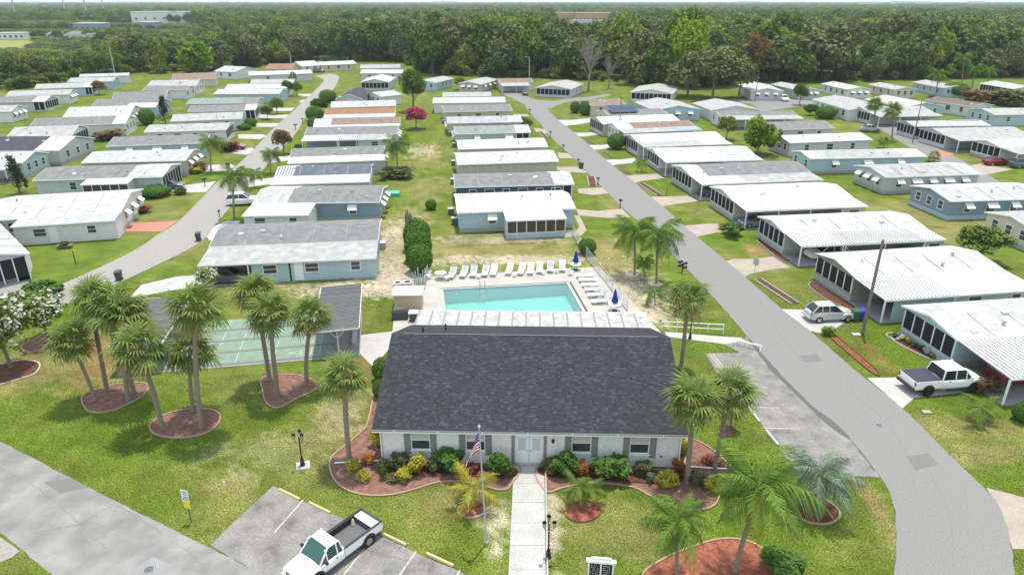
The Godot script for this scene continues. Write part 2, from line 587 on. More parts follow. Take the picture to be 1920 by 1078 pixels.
# grass blades on the lawns in front; beyond, the turf is too far away to show them
func make_grass() -> void:
	var m := Mesher.new()
	var r := RandomNumberGenerator.new()
	r.seed = 91
	for k in 8:
		var a := r.randf() * TAU
		var b := Vector3(r.randfn(), 0, r.randfn()) * 0.035
		var s := Vector3(cos(a), 0, sin(a)) * 0.009
		m.col = Color(1, 1, 1) * r.randf_range(0.8, 1.25)
		m.tri(b - s, b + s, b + Vector3(r.randfn() * 0.04, r.randf_range(0.035, 0.075), r.randfn() * 0.04))
	var blade := m.mesh()
	var solid := [P([-8.6, -50, 10.9, -50, 10.9, -35.2, -8.6, -35.2]), P([-32.5, -58.5, -13, -60, -12.6, -47.4, -32, -45.5]), P([-9.5, -70, 13.5, -70, 13.5, -50, -9.5, -50]), P([0, -36, 2.2, -36, 1.9, -24, -0.3, -24])]
	for p in paved:
		solid.append(p)
	var boxes := []
	for p in solid:
		var q: PackedVector2Array = p
		var lo := q[0]
		var hi := q[0]
		for v in q:
			lo = lo.min(v)
			hi = hi.max(v)
		boxes.append(Rect2(lo, hi - lo))
	var at := []
	var z := -66.0
	while z < -24.5:
		var live := []
		for p in patches:
			if absf(z - p[1]) < p[3] * 1.7:
				live.append(p)
		var wide := 0.80 * (0.922 * -z + 10.5)
		var inside := []
		for i in solid.size():
			if boxes[i].position.y <= z + 0.2 and boxes[i].end.y >= z - 0.2:
				inside.append(i)
		var x := -wide
		while x < wide:
			x += r.randf_range(0.08, 0.27)
			var p := Vector2(x, z + r.randf_range(-0.09, 0.09))
			var free := true
			for i in inside:
				if boxes[i].has_point(p) and Geometry2D.is_point_in_polygon(p, solid[i]):
					free = false
					break
			if free:
				var c := turf_colour(p.x, p.y, live)
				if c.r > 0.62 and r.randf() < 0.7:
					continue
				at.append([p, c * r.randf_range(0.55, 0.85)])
		z += 0.17
	var mm := MultiMesh.new()
	mm.transform_format = MultiMesh.TRANSFORM_3D
	mm.use_colors = true
	mm.mesh = blade
	mm.instance_count = at.size()
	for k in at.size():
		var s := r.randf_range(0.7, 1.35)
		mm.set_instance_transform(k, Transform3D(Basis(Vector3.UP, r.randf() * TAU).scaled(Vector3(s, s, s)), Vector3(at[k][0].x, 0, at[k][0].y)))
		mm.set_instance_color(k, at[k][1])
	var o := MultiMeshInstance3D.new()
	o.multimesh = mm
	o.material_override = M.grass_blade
	o.name = "grass"
	o.set_meta("kind", "stuff")
	o.set_meta("label", "short green grass on the lawns round the clubhouse")
	add_child(o)
	print("grass tufts: ", at.size())


func pool_outline() -> PackedVector2Array:
	return P([-6.95, -63.45, 5.65, -65.2, 6.85, -56.6, -5.75, -54.85])


func make_roads() -> void:
	# the wide street on the right, curving out of the picture at the bottom
	sheet("street", strip(P([3.83, -201.5, 4.02, -187.94, 6.7, -164.27, 8.57, -145.26, 10.49, -132.83, 11.51, -126.47, 12.78, -114.53, 14.16, -104.95, 15.62, -92.91, 16.62, -87.68, 17.86, -78.81, 19.08, -69.65, 19.91, -61.39, 20.48, -53.71, 20.83, -47.67, 21.69, -42.44, 22.54, -38.18, 22.64, -34.08, 22.21, -31.7, 21.2, -29.44, 19.52, -26.41, 17.39, -23.14, 15.34, -20.44]), P([10.7, -195.02, 9.62, -187.94, 11.61, -167.75, 12.99, -158.76, 14.81, -145.63, 16.58, -130.32, 17.91, -120.23, 19.78, -107.54, 20.59, -99.44, 21.47, -93.99, 22.4, -85.23, 22.96, -80.54, 24.69, -67.45, 25.62, -58.82, 26.39, -54.45, 27.27, -46.82, 28.06, -41.87, 28.17, -37.29, 28.35, -34.06, 28.29, -31.86, 27.38, -29.44, 26.25, -27.38, 25.13, -25.65, 23.23, -23.14, 21.07, -20.44])), 0.03, M.asphalt)
	sheet("street", smooth_line(P([-1.71, -226.38, 4.14, -218.33, 6.33, -208.4, 12.46, -204.89, 16.32, -210.8, 22.65, -213.25, 30.11, -220.95, 29.77, -215.76, 22.82, -207.22, 17.04, -203.75, 11.83, -193.97, 10.1, -188.92, 3.75, -197.13, 0, -210.8, -2.48, -218.33]), true, 3), 0.026, M.asphalt)
	sheet("street", P([65.84, -183.17, 79.85, -193.97, 84.73, -161.65, 78.36, -131.81, 75.92, -114.14, 70.46, -90.56, 66.64, -73.54, 72.24, -78.21, 77.23, -100.35, 82.82, -125.55, 85.54, -140.93, 90.29, -167.75, 92.95, -203.75, 82.3, -208.4, 72, -210.8, 61.06, -206.05, 59.16, -199.29, 68.27, -199.29]), 0.03, M.asphalt)
	# the pale street on the left
	sheet("street", strip(P([-49.5, -52.29, -48.56, -57.45, -47.49, -61.92, -46.49, -65.23, -45.49, -69.01, -44.33, -75.35, -44.33, -81.91, -44.28, -86.86, -46.2, -99.44, -47.57, -107.89, -49.22, -122.4, -51.11, -135.59, -54.98, -160.2, -57.59, -180.87, -60.61, -203.07, -64.82, -233.54, -68.63, -257.86, -72.68, -268.99, -76.49, -274.91]), P([-45.25, -46.82, -44.46, -52.29, -43.75, -57.69, -42.21, -61.92, -40.31, -67.15, -37.83, -77.82, -38.86, -85.69, -40.03, -93.72, -41.87, -105.15, -42.8, -114.3, -44.08, -123.46, -45.92, -138.68, -48.34, -155.62, -51.59, -172.61, -56.72, -206.63, -57.77, -225, -64.05, -261.47, -68.59, -279, -73.72, -285.35])), 0.03, M.concrete)
	# the road along the bottom, and its asphalt parking apron
	sheet("street", P([-63.25, -52.29, -46.09, -43.82, -34, -37.82, -24.8, -32.8, -19.7, -30.1, -16.46, -28.4, -13.47, -26.83, -8.16, -24.04, -1.41, -21.21, 7.67, -19.96, 15.34, -20.44, 20.98, -20.32, 17.97, -15.78, -1.1, -14.08, -17.82, -21.21, -23.52, -26.41, -26.24, -28.17, -28.14, -29.36, -37.79, -33.88, -50.58, -39.54]), 0.02, M.asphalt_old)
	sheet("driveway", P([-27.92, -29.03, -26.2, -28.02, -26.34, -27.56, -26.7, -27.27, -28.52, -25.32, -32.39, -27.42]), 0.024, M.concrete)
	sheet("parking_lot", smooth_edge(P([-14.4, -33.29, -10.34, -30.88, -7.61, -29.31, -4.48, -27.56, -0.8, -25.55, 1.03, -24.35, -3.84, -22.01, -13.45, -26.76, -16.26, -28.48, -15.59, -30.27])), 0.026, M.lot)
	sheet("parking_lot", smooth_edge(P([15.99, -49.98, 18.96, -50.17, 18.2, -51.5, 16.96, -52.29, 20.03, -52.59, 20.58, -53.3, 20.83, -47.67, 21.69, -42.44, 22.54, -38.18, 22.61, -34.08, 19.7, -34.24, 17.5, -35.55, 17.55, -37.29, 16.95, -42.01, 16.11, -47.5])), 0.034, M.lot)
	struct(slab(smooth_edge(smooth_line(P([20.45, -52.89, 20.68, -52.19, 20.92, -47.93, 21.66, -42.37, 22.33, -40.32, 22.67, -38.3, 22.37, -38.18, 21.74, -39.99, 21.17, -43.09, 20.46, -47.84]), true, 3)), 0.040, 0.01), "asphalt_patch", M.asphalt_dark)
	sheet("asphalt_patch", P([-18.93, -27.64, -17.65, -27.01, -18.06, -26.41, -18.45, -25.79, -19.76, -26.34]), 0.026, M.concrete_grey, 0.01)
	for q in [[V(-18.7, -26.73), 0.33, 0.031], [V(25.32, -39.67), 0.33, 0.036]]:
		var m := Mesher.new()
		m.tube([Vector3(0, -0.03, 0), Vector3.ZERO], [q[1], q[1]], 20)
		var ring := Mesher.new()
		for k in 20:
			var a := TAU * k / 20
			ring.bar(Vector3(cos(a), 0, sin(a)) * (q[1] * 0.84), Vector3(cos(a + 0.32), 0, sin(a + 0.32)) * (q[1] * 0.84), 0.03, 0.012)
		var o := thing("manhole_cover", "round iron manhole cover in the " + ("square patch of the near road" if q[0].x < 0 else "curve of the wide street"), "manhole cover", q[0] + Vector3(0, q[2], 0), 0, "manhole covers")
		part(m, "lid", M.metal_dark, o)
		part(ring, "raised_ring", M.metal_grey, o, Vector3(0, 0.004, 0))
	sheet("field", P([-373.09, -435.23, -302.44, -440.19, -311.26, -466.73, -333.4, -503.01, -355.07, -530.42, -458.73, -537.74]), 0.05, M.field)
	for q in [P([23.71, -49.61, 25.18, -49.98, 25.25, -48.89, 23.77, -48.45]), P([25.29, -36.1, 26.98, -36.55, 26.9, -35.34, 25.13, -34.81]), P([-28.51, -33.63, -27.16, -34.08, -25.47, -33.14, -26.85, -32.61])]:
		sheet("asphalt_patch", smooth_edge(q), 0.034 if q[0].x > 0 else 0.0235, M.road_patch, 0.01)
	# driveways off the wide street
	for q in [P([27.59, -46.08, 30.32, -46.17, 31.76, -45.05, 37.29, -46.82, 37.48, -45.84, 33.42, -43.9, 29.72, -43.23, 28.06, -41.81]), P([25.59, -58.88, 27.52, -58.76, 30.4, -56.08, 28.72, -54.55, 27.32, -53.71, 26.35, -54.34]), P([24.07, -71.8, 25.12, -72.49, 27.83, -72.66, 29.89, -73.36, 30.57, -69.81, 28.59, -69.33, 25.74, -68.07, 24.65, -67.15]), P([22.29, -84.78, 25.92, -85.92, 27.4, -85.69, 27.93, -82.99, 25.52, -81.91, 23, -80.44]), P([20.53, -99.14, 23.08, -99.14, 26.4, -99.74, 27.26, -96.79, 23.76, -95.09, 21.47, -93.99]), P([18.87, -112.23, 21.49, -112.99, 24.51, -113.76, 25.15, -110.75, 21.23, -108.94, 19.78, -107.54]), P([17.24, -124.63, 20.14, -125.09, 22.83, -126.47, 22.73, -122.4, 19.08, -121.09, 17.91, -120.23]), P([15.56, -138.68, 18.37, -138.68, 19.92, -139.79, 20.3, -135.43, 17.11, -134.38, 16.11, -133.86]), P([13.46, -152.59, 16.53, -152.59, 19.28, -153.92, 19.6, -150.63, 15.62, -148.09, 14.01, -148.09]), P([10.98, -170.15, 14.38, -170.15, 20.5, -173.45, 20.12, -167.75, 15.08, -163.14, 11.96, -161.65])]:
		sheet("driveway", q, 0.024, M.concrete_tan if q[0].y > -120 and q[0].y < -60 else M.concrete_white)
	for q in [P([8.99, -92.64, 11.86, -91.59, 15.47, -92.91, 15.97, -88.55, 12.92, -88.31, 9.08, -89.54]), P([10.2, -103.83, 14.18, -104.49, 14.72, -100.97, 12.03, -100.05, 10.14, -101.28]), P([7.88, -118.97, 11.83, -118.97, 12.87, -114.53, 9.09, -114.92, 7.64, -116.51]), P([8.84, -131.31, 10.82, -130.32, 11.48, -126.01, 8.71, -126.01]), P([4.9, -158.76, 7.53, -157.35, 8.2, -151.28, 5.45, -153.25]), P([0.27, -179.52, 3.85, -179.52, 4.59, -176, 0.54, -175.14])]:
		sheet("driveway", q, 0.024, M.concrete_tan)
	sheet("footpath", P([8.43, -89.54, 9.16, -89.54, 9.44, -85.69, 9.51, -82.99, 8.63, -80.85, 6.45, -80.02, 6.7, -81.7, 8.29, -82.99, 8.72, -84.78]), 0.02, M.concrete_tan)
	# driveways off the left street
	sheet("driveway", P([-50.44, -85.92, -44.39, -87.1, -44.43, -82.56, -49.24, -82.56]), 0.024, M.brick_pink)
	for q in [P([-54.23, -104.49, -53.01, -105.49, -48.03, -108.59, -46.82, -101.91, -51.1, -101.28]), P([-54.96, -120.23, -50.36, -121.09, -48.96, -119.39, -49.26, -115.31, -52.36, -115.31]), P([-54.83, -132.83, -51.99, -135.96, -50.59, -134.38, -50.46, -129.34, -53.46, -130.32]), P([-59.96, -150.63, -54.6, -150.63, -53.03, -148.72, -53.38, -145.02, -58.11, -145.63]), P([-61.36, -165.41, -56.01, -165.41, -54.54, -163.14, -55.35, -160.2, -59.3, -160.2]), P([-65.13, -178.63, -57.19, -178.63, -56.44, -172.61, -63.35, -173.45]), P([-65.23, -189.91, -59.43, -190.91, -58.56, -185.05, -63.65, -185.05]), P([-66.92, -220.95, -62.91, -220.95, -61.81, -214.5, -65.71, -214.5]), P([-61.97, -203.75, -61.72, -208.4, -59.48, -201.5, -59.77, -199.29]), P([-45.51, -126.01, -41.9, -128.85, -41, -124.18, -43.68, -121.96]), P([-43.36, -108.59, -38.93, -111.49, -38.31, -106.85, -42.05, -104.49])]:
		sheet("driveway", q, 0.024, M.concrete_white)
	sheet("driveway", P([-37.72, -61.39, -38.19, -64.94, -35.62, -67.15, -30.95, -68.22, -29.29, -64.65, -34.04, -63.67]), 0.024, M.concrete_white)
	sheet("driveway", P([-38.36, -81.27, -38.63, -84.78, -37.93, -87.1, -36.16, -87.1, -35.33, -82.99, -36.88, -78.81]), 0.022, M.concrete_white)
	sheet("driveway", P([28.52, -33.14, 29.25, -32.8, 31.06, -31.77, 28.46, -28.17, 26.75, -28.17, 27.51, -29.77, 28.29, -31.82]), 0.022, M.concrete_tan)
	sheet("driveway", P([-59.86, -70.14, -55.68, -73.89, -52.82, -70.14, -47.94, -61.39, -47.54, -58.88, -52.6, -58.88]), 0.05, M.concrete_grey)
	sheet("driveway", P([80.03, -119.39, 84.21, -121.52, 86.83, -116.91, 81.09, -113.76, 77.88, -112.23]), 0.034, M.concrete_tan)
	sheet("driveway", P([79.54, -129.34, 83.59, -132.83, 84.68, -130.32, 80.4, -126.47]), 0.034, M.brick_pink)
	# clubhouse walks: separate slabs with open joints
	var walk := part(door_step(), "footpath", M.concrete_white, self)
	walk.set_meta("kind", "structure")
	var n := 6
	for i in n:
		var za := lerpf(-35.2, -25.0, (i + 0.006) / n)
		var zb := lerpf(-35.2, -25.0, (i + 0.994) / n)
		var xa := 1.10 - (za + 35.2) * 0.034
		var xb := 1.10 - (zb + 35.2) * 0.034
		part(slab(PackedVector2Array([Vector2(xa - 0.98, za), Vector2(xa + 0.92, za), Vector2(xb + 0.92, zb), Vector2(xb - 0.98, zb)]), 0.055 + 0.004 * (i % 2), 0.09), "paving_slab", M.concrete_white, walk)
	var kerb := Mesher.new()
	kerb.bar(Vector3(2.10, 0.06, -35.0), Vector3(1.76, 0.06, -25.0), 0.09, 0.16)
	part(kerb, "kerb", M.concrete_white, walk)
	sheet("footpath", P([-13.24, -53.4, -10.52, -54.13, -9.99, -52.29, -11.05, -47.67, -12.78, -50.26]), 0.05, M.concrete_white)
	sheet("footpath", P([-10.89, -56.76, -8.12, -56.99, -7.55, -54.13, -10.54, -53.71]), 0.045, M.deck)
	sheet("footpath", P([13.49, -54.13, 17.23, -53.3, 19.89, -52.89, 20.07, -52.29, 18.16, -51.69, 13.46, -53.09]), 0.05, M.concrete_white)


func door_step() -> Mesher:
	return slab(PackedVector2Array([Vector2(0.22, -35.6), Vector2(2.0, -35.6), Vector2(2.0, -35.22), Vector2(0.22, -35.22)]), 0.09, 0.1)


# a road edge that grass has crept over
func ragged(p: PackedVector2Array) -> PackedVector2Array:
	var o := PackedVector2Array()
	for i in p.size():
		var a := p[i]
		var b := p[(i + 1) % p.size()]
		var k := clampi(int(a.distance_to(b) / 0.45), 1, 40)
		for j in k:
			var q := a.lerp(b, float(j) / k)
			var n := noise_b.get_noise_2d(q.x * 14.0, q.y * 14.0)
			o.append(q + (b - a).normalized().orthogonal() * n * 0.07 if a.y > -150 else q)
	return o


# the same outline with a slightly broken edge, as old asphalt has
func smooth_edge(p: PackedVector2Array) -> PackedVector2Array:
	var o := PackedVector2Array()
	for i in p.size():
		var a := p[i]
		var b := p[(i + 1) % p.size()]
		var l := a.distance_to(b)
		var k := maxi(1, int(l / 0.5))
		for j in k:
			var q := a.lerp(b, float(j) / k)
			if j > 0:
				q += Vector2(rng.randf_range(-0.05, 0.05), rng.randf_range(-0.05, 0.05))
			o.append(q)
	return o


# cracks and tar lines wander over old paving: thin dark strips
func cracks(called: String, lines: Array, y: float, m_: Material, width := 0.035) -> void:
	var m := Mesher.new()
	for l in lines:
		var p: PackedVector2Array = smooth_line(l, false, 3)
		var q := Vector3(p[0].x, y, p[0].y)
		for i in range(1, p.size()):
			var a := p[i - 1]
			var b := p[i]
			var n := maxi(1, int(a.distance_to(b) / 0.5))
			for k in n:
				var c := a.lerp(b, (k + 1.0) / n) + Vector2(rng.randfn(), rng.randfn()) * 0.05
				var d := Vector3(c.x, y, c.y)
				m.bar(q, d, width * rng.randf_range(0.4, 1.4), 0.004)
				q = d
	struct(m, called, m_)


func make_cracks() -> void:
	cracks("road_cracks", [P([-30.97, -34.39, -27.43, -32.42, -24.11, -29.98, -21.63, -28.17]), P([-24.11, -29.98, -22.99, -31.5, -19.35, -29.36]), P([-26.38, -29.36, -24.11, -29.98]), P([-18.11, -28.56, -16.04, -27.05, -14.92, -25.65]), P([-35.6, -37.12, -30.97, -34.39])], 0.0235, M.crack)
	cracks("road_cracks", [P([24.1, -61.39, 23.96, -56.53, 23.37, -52.29, 23.8, -47.67]), P([25.36, -43.68, 25.98, -40.19, 25.53, -36.55, 23.96, -32.42]), P([19.81, -86.86, 20.61, -75.35, 20.88, -67]), P([25.99, -34.91, 25.04, -31.05, 22.95, -27.05]), P([23.37, -52.29, 21.49, -50.83]), P([25.98, -40.19, 27.62, -41.19]), P([14.69, -124.63, 16.78, -105.15, 18.3, -94.54]), P([26.12, -52.29, 26.35, -47.67, 25.36, -43.68])], 0.0335, M.crack, 0.028)
	cracks("lot_cracks", [P([-15.12, -31.5, -13.16, -30.19, -11.5, -28.56, -9.96, -27.05]), P([-13.16, -30.19, -11.91, -31.05, -10.71, -29.98]), P([-15.24, -29.36, -13.35, -28.95, -11.5, -28.56]), P([-7.33, -27.79, -5.58, -27.42, -3.84, -26.69]), P([-5.58, -27.42, -5.17, -26.41])], 0.0295, M.crack)
	cracks("lot_cracks", [P([17.51, -49.43, 17.92, -45.21, 18.91, -42.23, 19.08, -37.7, 19.99, -34.91]), P([17.92, -45.21, 20.38, -46.41]), P([18.91, -42.23, 20.61, -43.68]), P([19.08, -37.7, 21.46, -38.3]), P([19.27, -46.82, 19.3, -40.19, 20.01, -36.55])], 0.0375, M.crack)
	cracks("road_joints", [P([-44.55, -64.09, -39.63, -60.11]), P([-42.78, -72.32, -38.35, -69.33]), P([-42.81, -82.99, -37.5, -79.21]), P([-45.52, -102.54, -40.65, -98.25]), P([-47.39, -116.91, -42.54, -112.99]), P([-50.95, -137.58, -44.81, -133.34])], 0.0335, M.crack, 0.025)


func make_markings() -> void:
	# yellow wheel stops and painted bay lines
	var block := Mesher.new()
	block.prism([Vector2(-0.09, 0), Vector2(0.09, 0), Vector2(0.06, 0.12), Vector2(-0.06, 0.12)], -0.85, 0.85)
	var bm := block.mesh()
	var stops := [[V(-13.58, -32.71), V(-12.78, -32.23), "left of the white pickup, farther from it"], [V(-11.91, -31.82), V(-10.3, -30.83), "touching the left side of the white pickup"], [V(-7.14, -29.27), V(-5.67, -28.4), "beside the right rear of the white pickup"], [V(-4.51, -27.79), V(-3.03, -26.94), "at the right end of the near parking bays"], [V(17.03, -41.67), V(17.18, -40.06), "upper of two in the right parking lot"], [V(17.29, -38.98), V(17.5, -37.35), "lower of two in the right parking lot"]]
	for s in stops:
		var d: Vector3 = (s[1] - s[0]).normalized()
		var o := part(bm, "wheel_stop", M.line_yellow if s[0].x < 8 else M.line_white, self, (s[0] + s[1]) * 0.5 + Vector3(0, 0.03, 0), atan2(d.x, d.z))
		tag(o, ("yellow" if s[0].x < 8 else "white") + " concrete wheel stop " + s[2], "wheel stop", "concrete wheel stops")
	var m := Mesher.new()
	for s in [[V(-12.25, -32.05), V(-13.1, -29.36)], [V(-7.82, -28.4), V(-8.65, -26.2)], [V(-5.1, -28.02), V(-5.81, -26.16)], [V(-2.68, -26.69), V(-2.96, -25.99)]]:
		m.bar(s[0] + Vector3(0, 0.0285, 0), s[1] + Vector3(0, 0.0285, 0), 0.1, 0.006)
	struct(m, "bay_markings", M.line_faded)
	m = Mesher.new()
	for s in [[V(16.34, -49.98), V(16.66, -47.67)], [V(16.61, -49.98), V(16.92, -47.67)], [V(16.89, -41.94), V(19.22, -41.81)], [V(17.09, -39.35), V(19.67, -39.23)], [V(17.93, -36.72), V(18.67, -36.66)], [V(16.97, -44.74), V(19.34, -44.58)]]:
		m.bar(s[0] + Vector3(0, 0.0365, 0), s[1] + Vector3(0, 0.0365, 0), 0.09, 0.006)
	struct(m, "bay_markings", M.line_faded)
	var word := TextMesh.new()
	word.text = "VISITOR"
	word.font_size = 30
	word.pixel_size = 0.011
	word.depth = 0.004
	var o := part(word, "stencilled_word", M.metal_dark, self, V(-6.45, -28.48) + Vector3(0, 0.031, 0), 0)
	o.rotation = Vector3(-PI / 2, -0.5, 0)
	o.set_meta("kind", "structure")


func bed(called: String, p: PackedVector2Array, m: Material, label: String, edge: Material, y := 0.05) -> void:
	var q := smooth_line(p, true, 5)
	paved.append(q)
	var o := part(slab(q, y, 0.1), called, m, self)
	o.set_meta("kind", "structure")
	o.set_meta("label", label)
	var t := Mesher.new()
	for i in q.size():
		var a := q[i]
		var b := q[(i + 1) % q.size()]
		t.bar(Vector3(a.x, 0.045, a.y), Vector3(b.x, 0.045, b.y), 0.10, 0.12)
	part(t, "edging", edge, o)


func make_beds() -> void:
	bed("mulch_bed", P([-31.68, -43.09, -31.52, -44.05, -30.26, -45.05, -28.51, -45.36, -27.59, -44.82, -27.35, -43.53, -27.85, -42.37, -28.68, -41.39, -30.2, -41.39]), M.mulch, "oval mulch bed under the leftmost palm group", M.edging)
	bed("mulch_bed", P([-24.92, -39.54, -24.75, -40.72, -23.61, -41.53, -21.76, -41.67, -20.69, -40.98, -20.31, -39.74, -20.87, -38.61, -22.47, -38.18, -24.11, -38.61]), M.mulch, "oval mulch bed under the middle palm group", M.edging)
	bed("mulch_bed", P([-19.36, -45.84, -18.54, -46.49, -16.64, -46.41, -14.91, -45.21, -14.96, -44.05, -15.88, -43.09, -16.84, -41.81, -17.94, -42.58, -18.67, -44.05]), M.mulch, "rounded mulch bed under the palms by the court", M.edging)
	bed("mulch_bed", P([-43.35, -47.67, -41.16, -48.19, -39.92, -48.89, -38.19, -48.36, -37.46, -46.82, -38.1, -45.84, -38.99, -45.05, -40.42, -43.68]), M.mulch_dark, "dark mulch bed at the left edge", M.rock)
	bed("mulch_bed", P([-41.51, -51.31, -41.16, -52.29, -41.07, -53.82, -39.85, -52.69, -39.41, -50.83, -40.32, -50.17]), M.mulch, "small bed under the white flowering tree", M.edging)
	# along the front of the clubhouse, left and right of the walk
	bed("mulch_bed", P([-8.23, -36.66, -0.07, -35.66, -0.1, -33.29, -0.8, -32.9, -1.77, -33.29, -3.18, -33.68, -4.53, -33.58, -5.75, -32.99, -7.1, -32.47, -8.51, -32.42, -9.7, -32.8, -10.69, -33.63, -11.39, -34.91, -11.55, -36.1, -11.02, -37.23, -10.26, -38.79, -10.02, -40.19, -10.54, -47.67, -9.97, -46.82, -9.32, -40.85, -9.3, -38.3, -8.62, -37.7]), M.mulch, "curving mulch bed left of the clubhouse door", M.edging)
	bed("mulch_bed", P([2.08, -35.34, 10.35, -34.7, 10.92, -35.44, 11.52, -37.7, 11.96, -38.06, 12.66, -37.47, 13.28, -36.43, 13.65, -35.34, 13.86, -34.7, 13.42, -33.88, 12.42, -32.66, 11.67, -31.5, 10.4, -31.14, 9.32, -31.5, 8.32, -32.23, 7.36, -33.09, 6.13, -33.48, 4.69, -33.53, 3.2, -33.14, 2, -32.8]), M.mulch, "curving mulch bed right of the clubhouse door", M.edging)
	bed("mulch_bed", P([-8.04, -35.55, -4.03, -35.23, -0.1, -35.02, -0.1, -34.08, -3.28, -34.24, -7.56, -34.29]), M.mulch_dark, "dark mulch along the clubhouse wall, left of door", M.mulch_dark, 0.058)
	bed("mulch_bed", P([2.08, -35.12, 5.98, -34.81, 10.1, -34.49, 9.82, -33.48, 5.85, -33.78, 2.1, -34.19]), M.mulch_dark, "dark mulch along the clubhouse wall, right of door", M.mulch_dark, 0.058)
	bed("mulch_bed", P([3.12, -31.14, 3.66, -31.77, 4.37, -31.96, 5, -31.5, 4.99, -30.88, 4.35, -30.31, 3.6, -30.27, 3.14, -30.62]), M.mulch_red, "red mulch ring under the two small palms", M.mulch_red)
	bed("mulch_bed", P([-3.11, -31.05, -2.92, -31.73, -2.19, -32.05, -1.67, -31.68, -1.58, -30.96, -2.11, -30.53, -2.78, -30.62]), M.mulch_red, "red mulch ring under the yellowing palm", M.concrete_tan)
	bed("mulch_bed", P([6.62, -26.16, 7.8, -27.34, 9.39, -28.17, 10.99, -28.79, 12.17, -28.87, 13.17, -28.4, 13.72, -27.05, 13.26, -25.32, 11.12, -23.74, 7.65, -24.04]), M.mulch_red, "red mulch bed at the bottom right", M.edging)
	bed("mulch_bed", P([16.39, -31.59, 17.19, -32.05, 18.28, -32.05, 18.73, -31.28, 18.52, -30.53, 17.58, -30.02, 16.6, -30.19, 16.21, -30.79]), M.mulch_dark, "mulch ring under the silvery palm", M.edging)
	bed("mulch_bed", P([14.05, -38.91, 14.51, -39.54, 15.03, -39.54, 15.1, -39.04, 14.63, -38.42, 14.05, -38.42]), M.mulch, "small mulch ring under the young crape myrtle", M.mulch)
	bed("mulch_bed", P([32.94, -52.89, 34.19, -53.5, 35.25, -49.98, 34.28, -48.89, 33.04, -51.5]), M.mulch_dark, "planting bed in front of the screened porch", M.concrete_white)
	bed("mulch_bed", P([30, -79.21, 31.06, -80.02, 31.84, -75.35, 31.5, -71.8, 30.42, -71.46, 29.97, -75.35]), M.mulch_dark, "planting bed in front of the dark screened home", M.concrete_grey)
	bed("mulch_bed", P([30.43, -64.37, 31.55, -65.52, 32.48, -61.39, 33.02, -59.61, 32.06, -58.64, 30.8, -61.13]), M.mulch_dark, "narrow bed in front of the olive screened home", M.concrete_grey)
	bed("planting_strip", P([27.66, -53.3, 28.3, -53.5, 28.91, -47.33, 28.32, -46.99]), M.soil_red, "strip of bare red soil beside the wide street", M.soil_red, 0.03)
	for p in [[V(12.74, -67.61), 0.75], [V(14.78, -65.23), 0.7], [V(13.55, -64.8), 0.45], [V(13.75, -59.86), 0.6]]:
		var o := PackedVector2Array()
		for k in 10:
			var a := TAU * k / 10
			o.append(Vector2(p[0].x + cos(a) * p[1] * rng.randf_range(0.8, 1.2), p[0].z + sin(a) * p[1] * rng.randf_range(0.8, 1.2)))
		sheet("palm_ring", o, 0.03, M.rock)
	var pad := Mesher.new()
	pad.bx(-0.42, -0.02, -0.4, 0.42, 0.07, 0.4)
	var pd := struct(pad, "lamp_pad", M.concrete_white)
	pd.position = V(-13.15, -35.23)
	pd.rotation.y = 0.3

# ---------------------------------------------------------------- mobile homes
# a sheet of roof between two edges (each from the left end to the right end), with thickness; ribbed roofs get upright seams and pans
func roof_sheet(a0: Vector3, a1: Vector3, b0: Vector3, b1: Vector3, key: String, strong := false) -> Array:
	var m := Mesher.new()
	if key == "wf":
		key = ["wf", "wfb", "wfc"][rng.randi() % 3]
	var mt: Material = M.get(key, M.wf)
	var up := Vector3(0, 1, 0)
	if key == "wr" or key == "gr":
		mt = M.rib
		var l := a0.distance_to(a1)
		var n := maxi(2, int(l / 0.36))
		for i in n:
			for k in 2:
				var f0 := (i + (0.0 if k == 0 else 0.57)) / n
				var f1 := (i + (0.57 if k == 0 else 1.0)) / n
				var h := 0.0 if k == 1 else 0.055
				var t := rng.randf_range(0.92, 1.0)
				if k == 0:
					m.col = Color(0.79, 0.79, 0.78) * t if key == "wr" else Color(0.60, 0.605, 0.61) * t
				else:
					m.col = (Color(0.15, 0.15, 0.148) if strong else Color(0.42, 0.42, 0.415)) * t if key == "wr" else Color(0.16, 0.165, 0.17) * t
				var p := a0.lerp(a1, f0) + up * h
				var q := a0.lerp(a1, f1) + up * h
				var r := b0.lerp(b1, f1) + up * h
				var s := b0.lerp(b1, f0) + up * h
				m.quad(p, q, r, s)
				if k == 0:
					m.quad(p - up * 0.055, p, s, s - up * 0.055)
					m.quad(q, q - up * 0.055, r - up * 0.055, r)
				m.quad(s, r, r - up * (h + 0.07), s - up * (h + 0.07))
		m.col = Color(0.7, 0.7, 0.7)
		m.quad(a0 - up * 0.07, b0 - up * 0.07, b1 - up * 0.07, a1 - up * 0.07)
		return [m, mt]
	var d := up * 0.13
	m.quad(a0, a1, b1, b0)
	m.quad(a0 - d, b0 - d, b1 - d, a1 - d)
	m.quad(b0, b1, b1 - d, b0 - d)
	m.quad(a1, a0, a0 - d, a1 - d)
	m.quad(a0, b0, b0 - d, a0 - d)
	m.quad(b1, a1, a1 - d, b1 - d)
	return [m, mt]


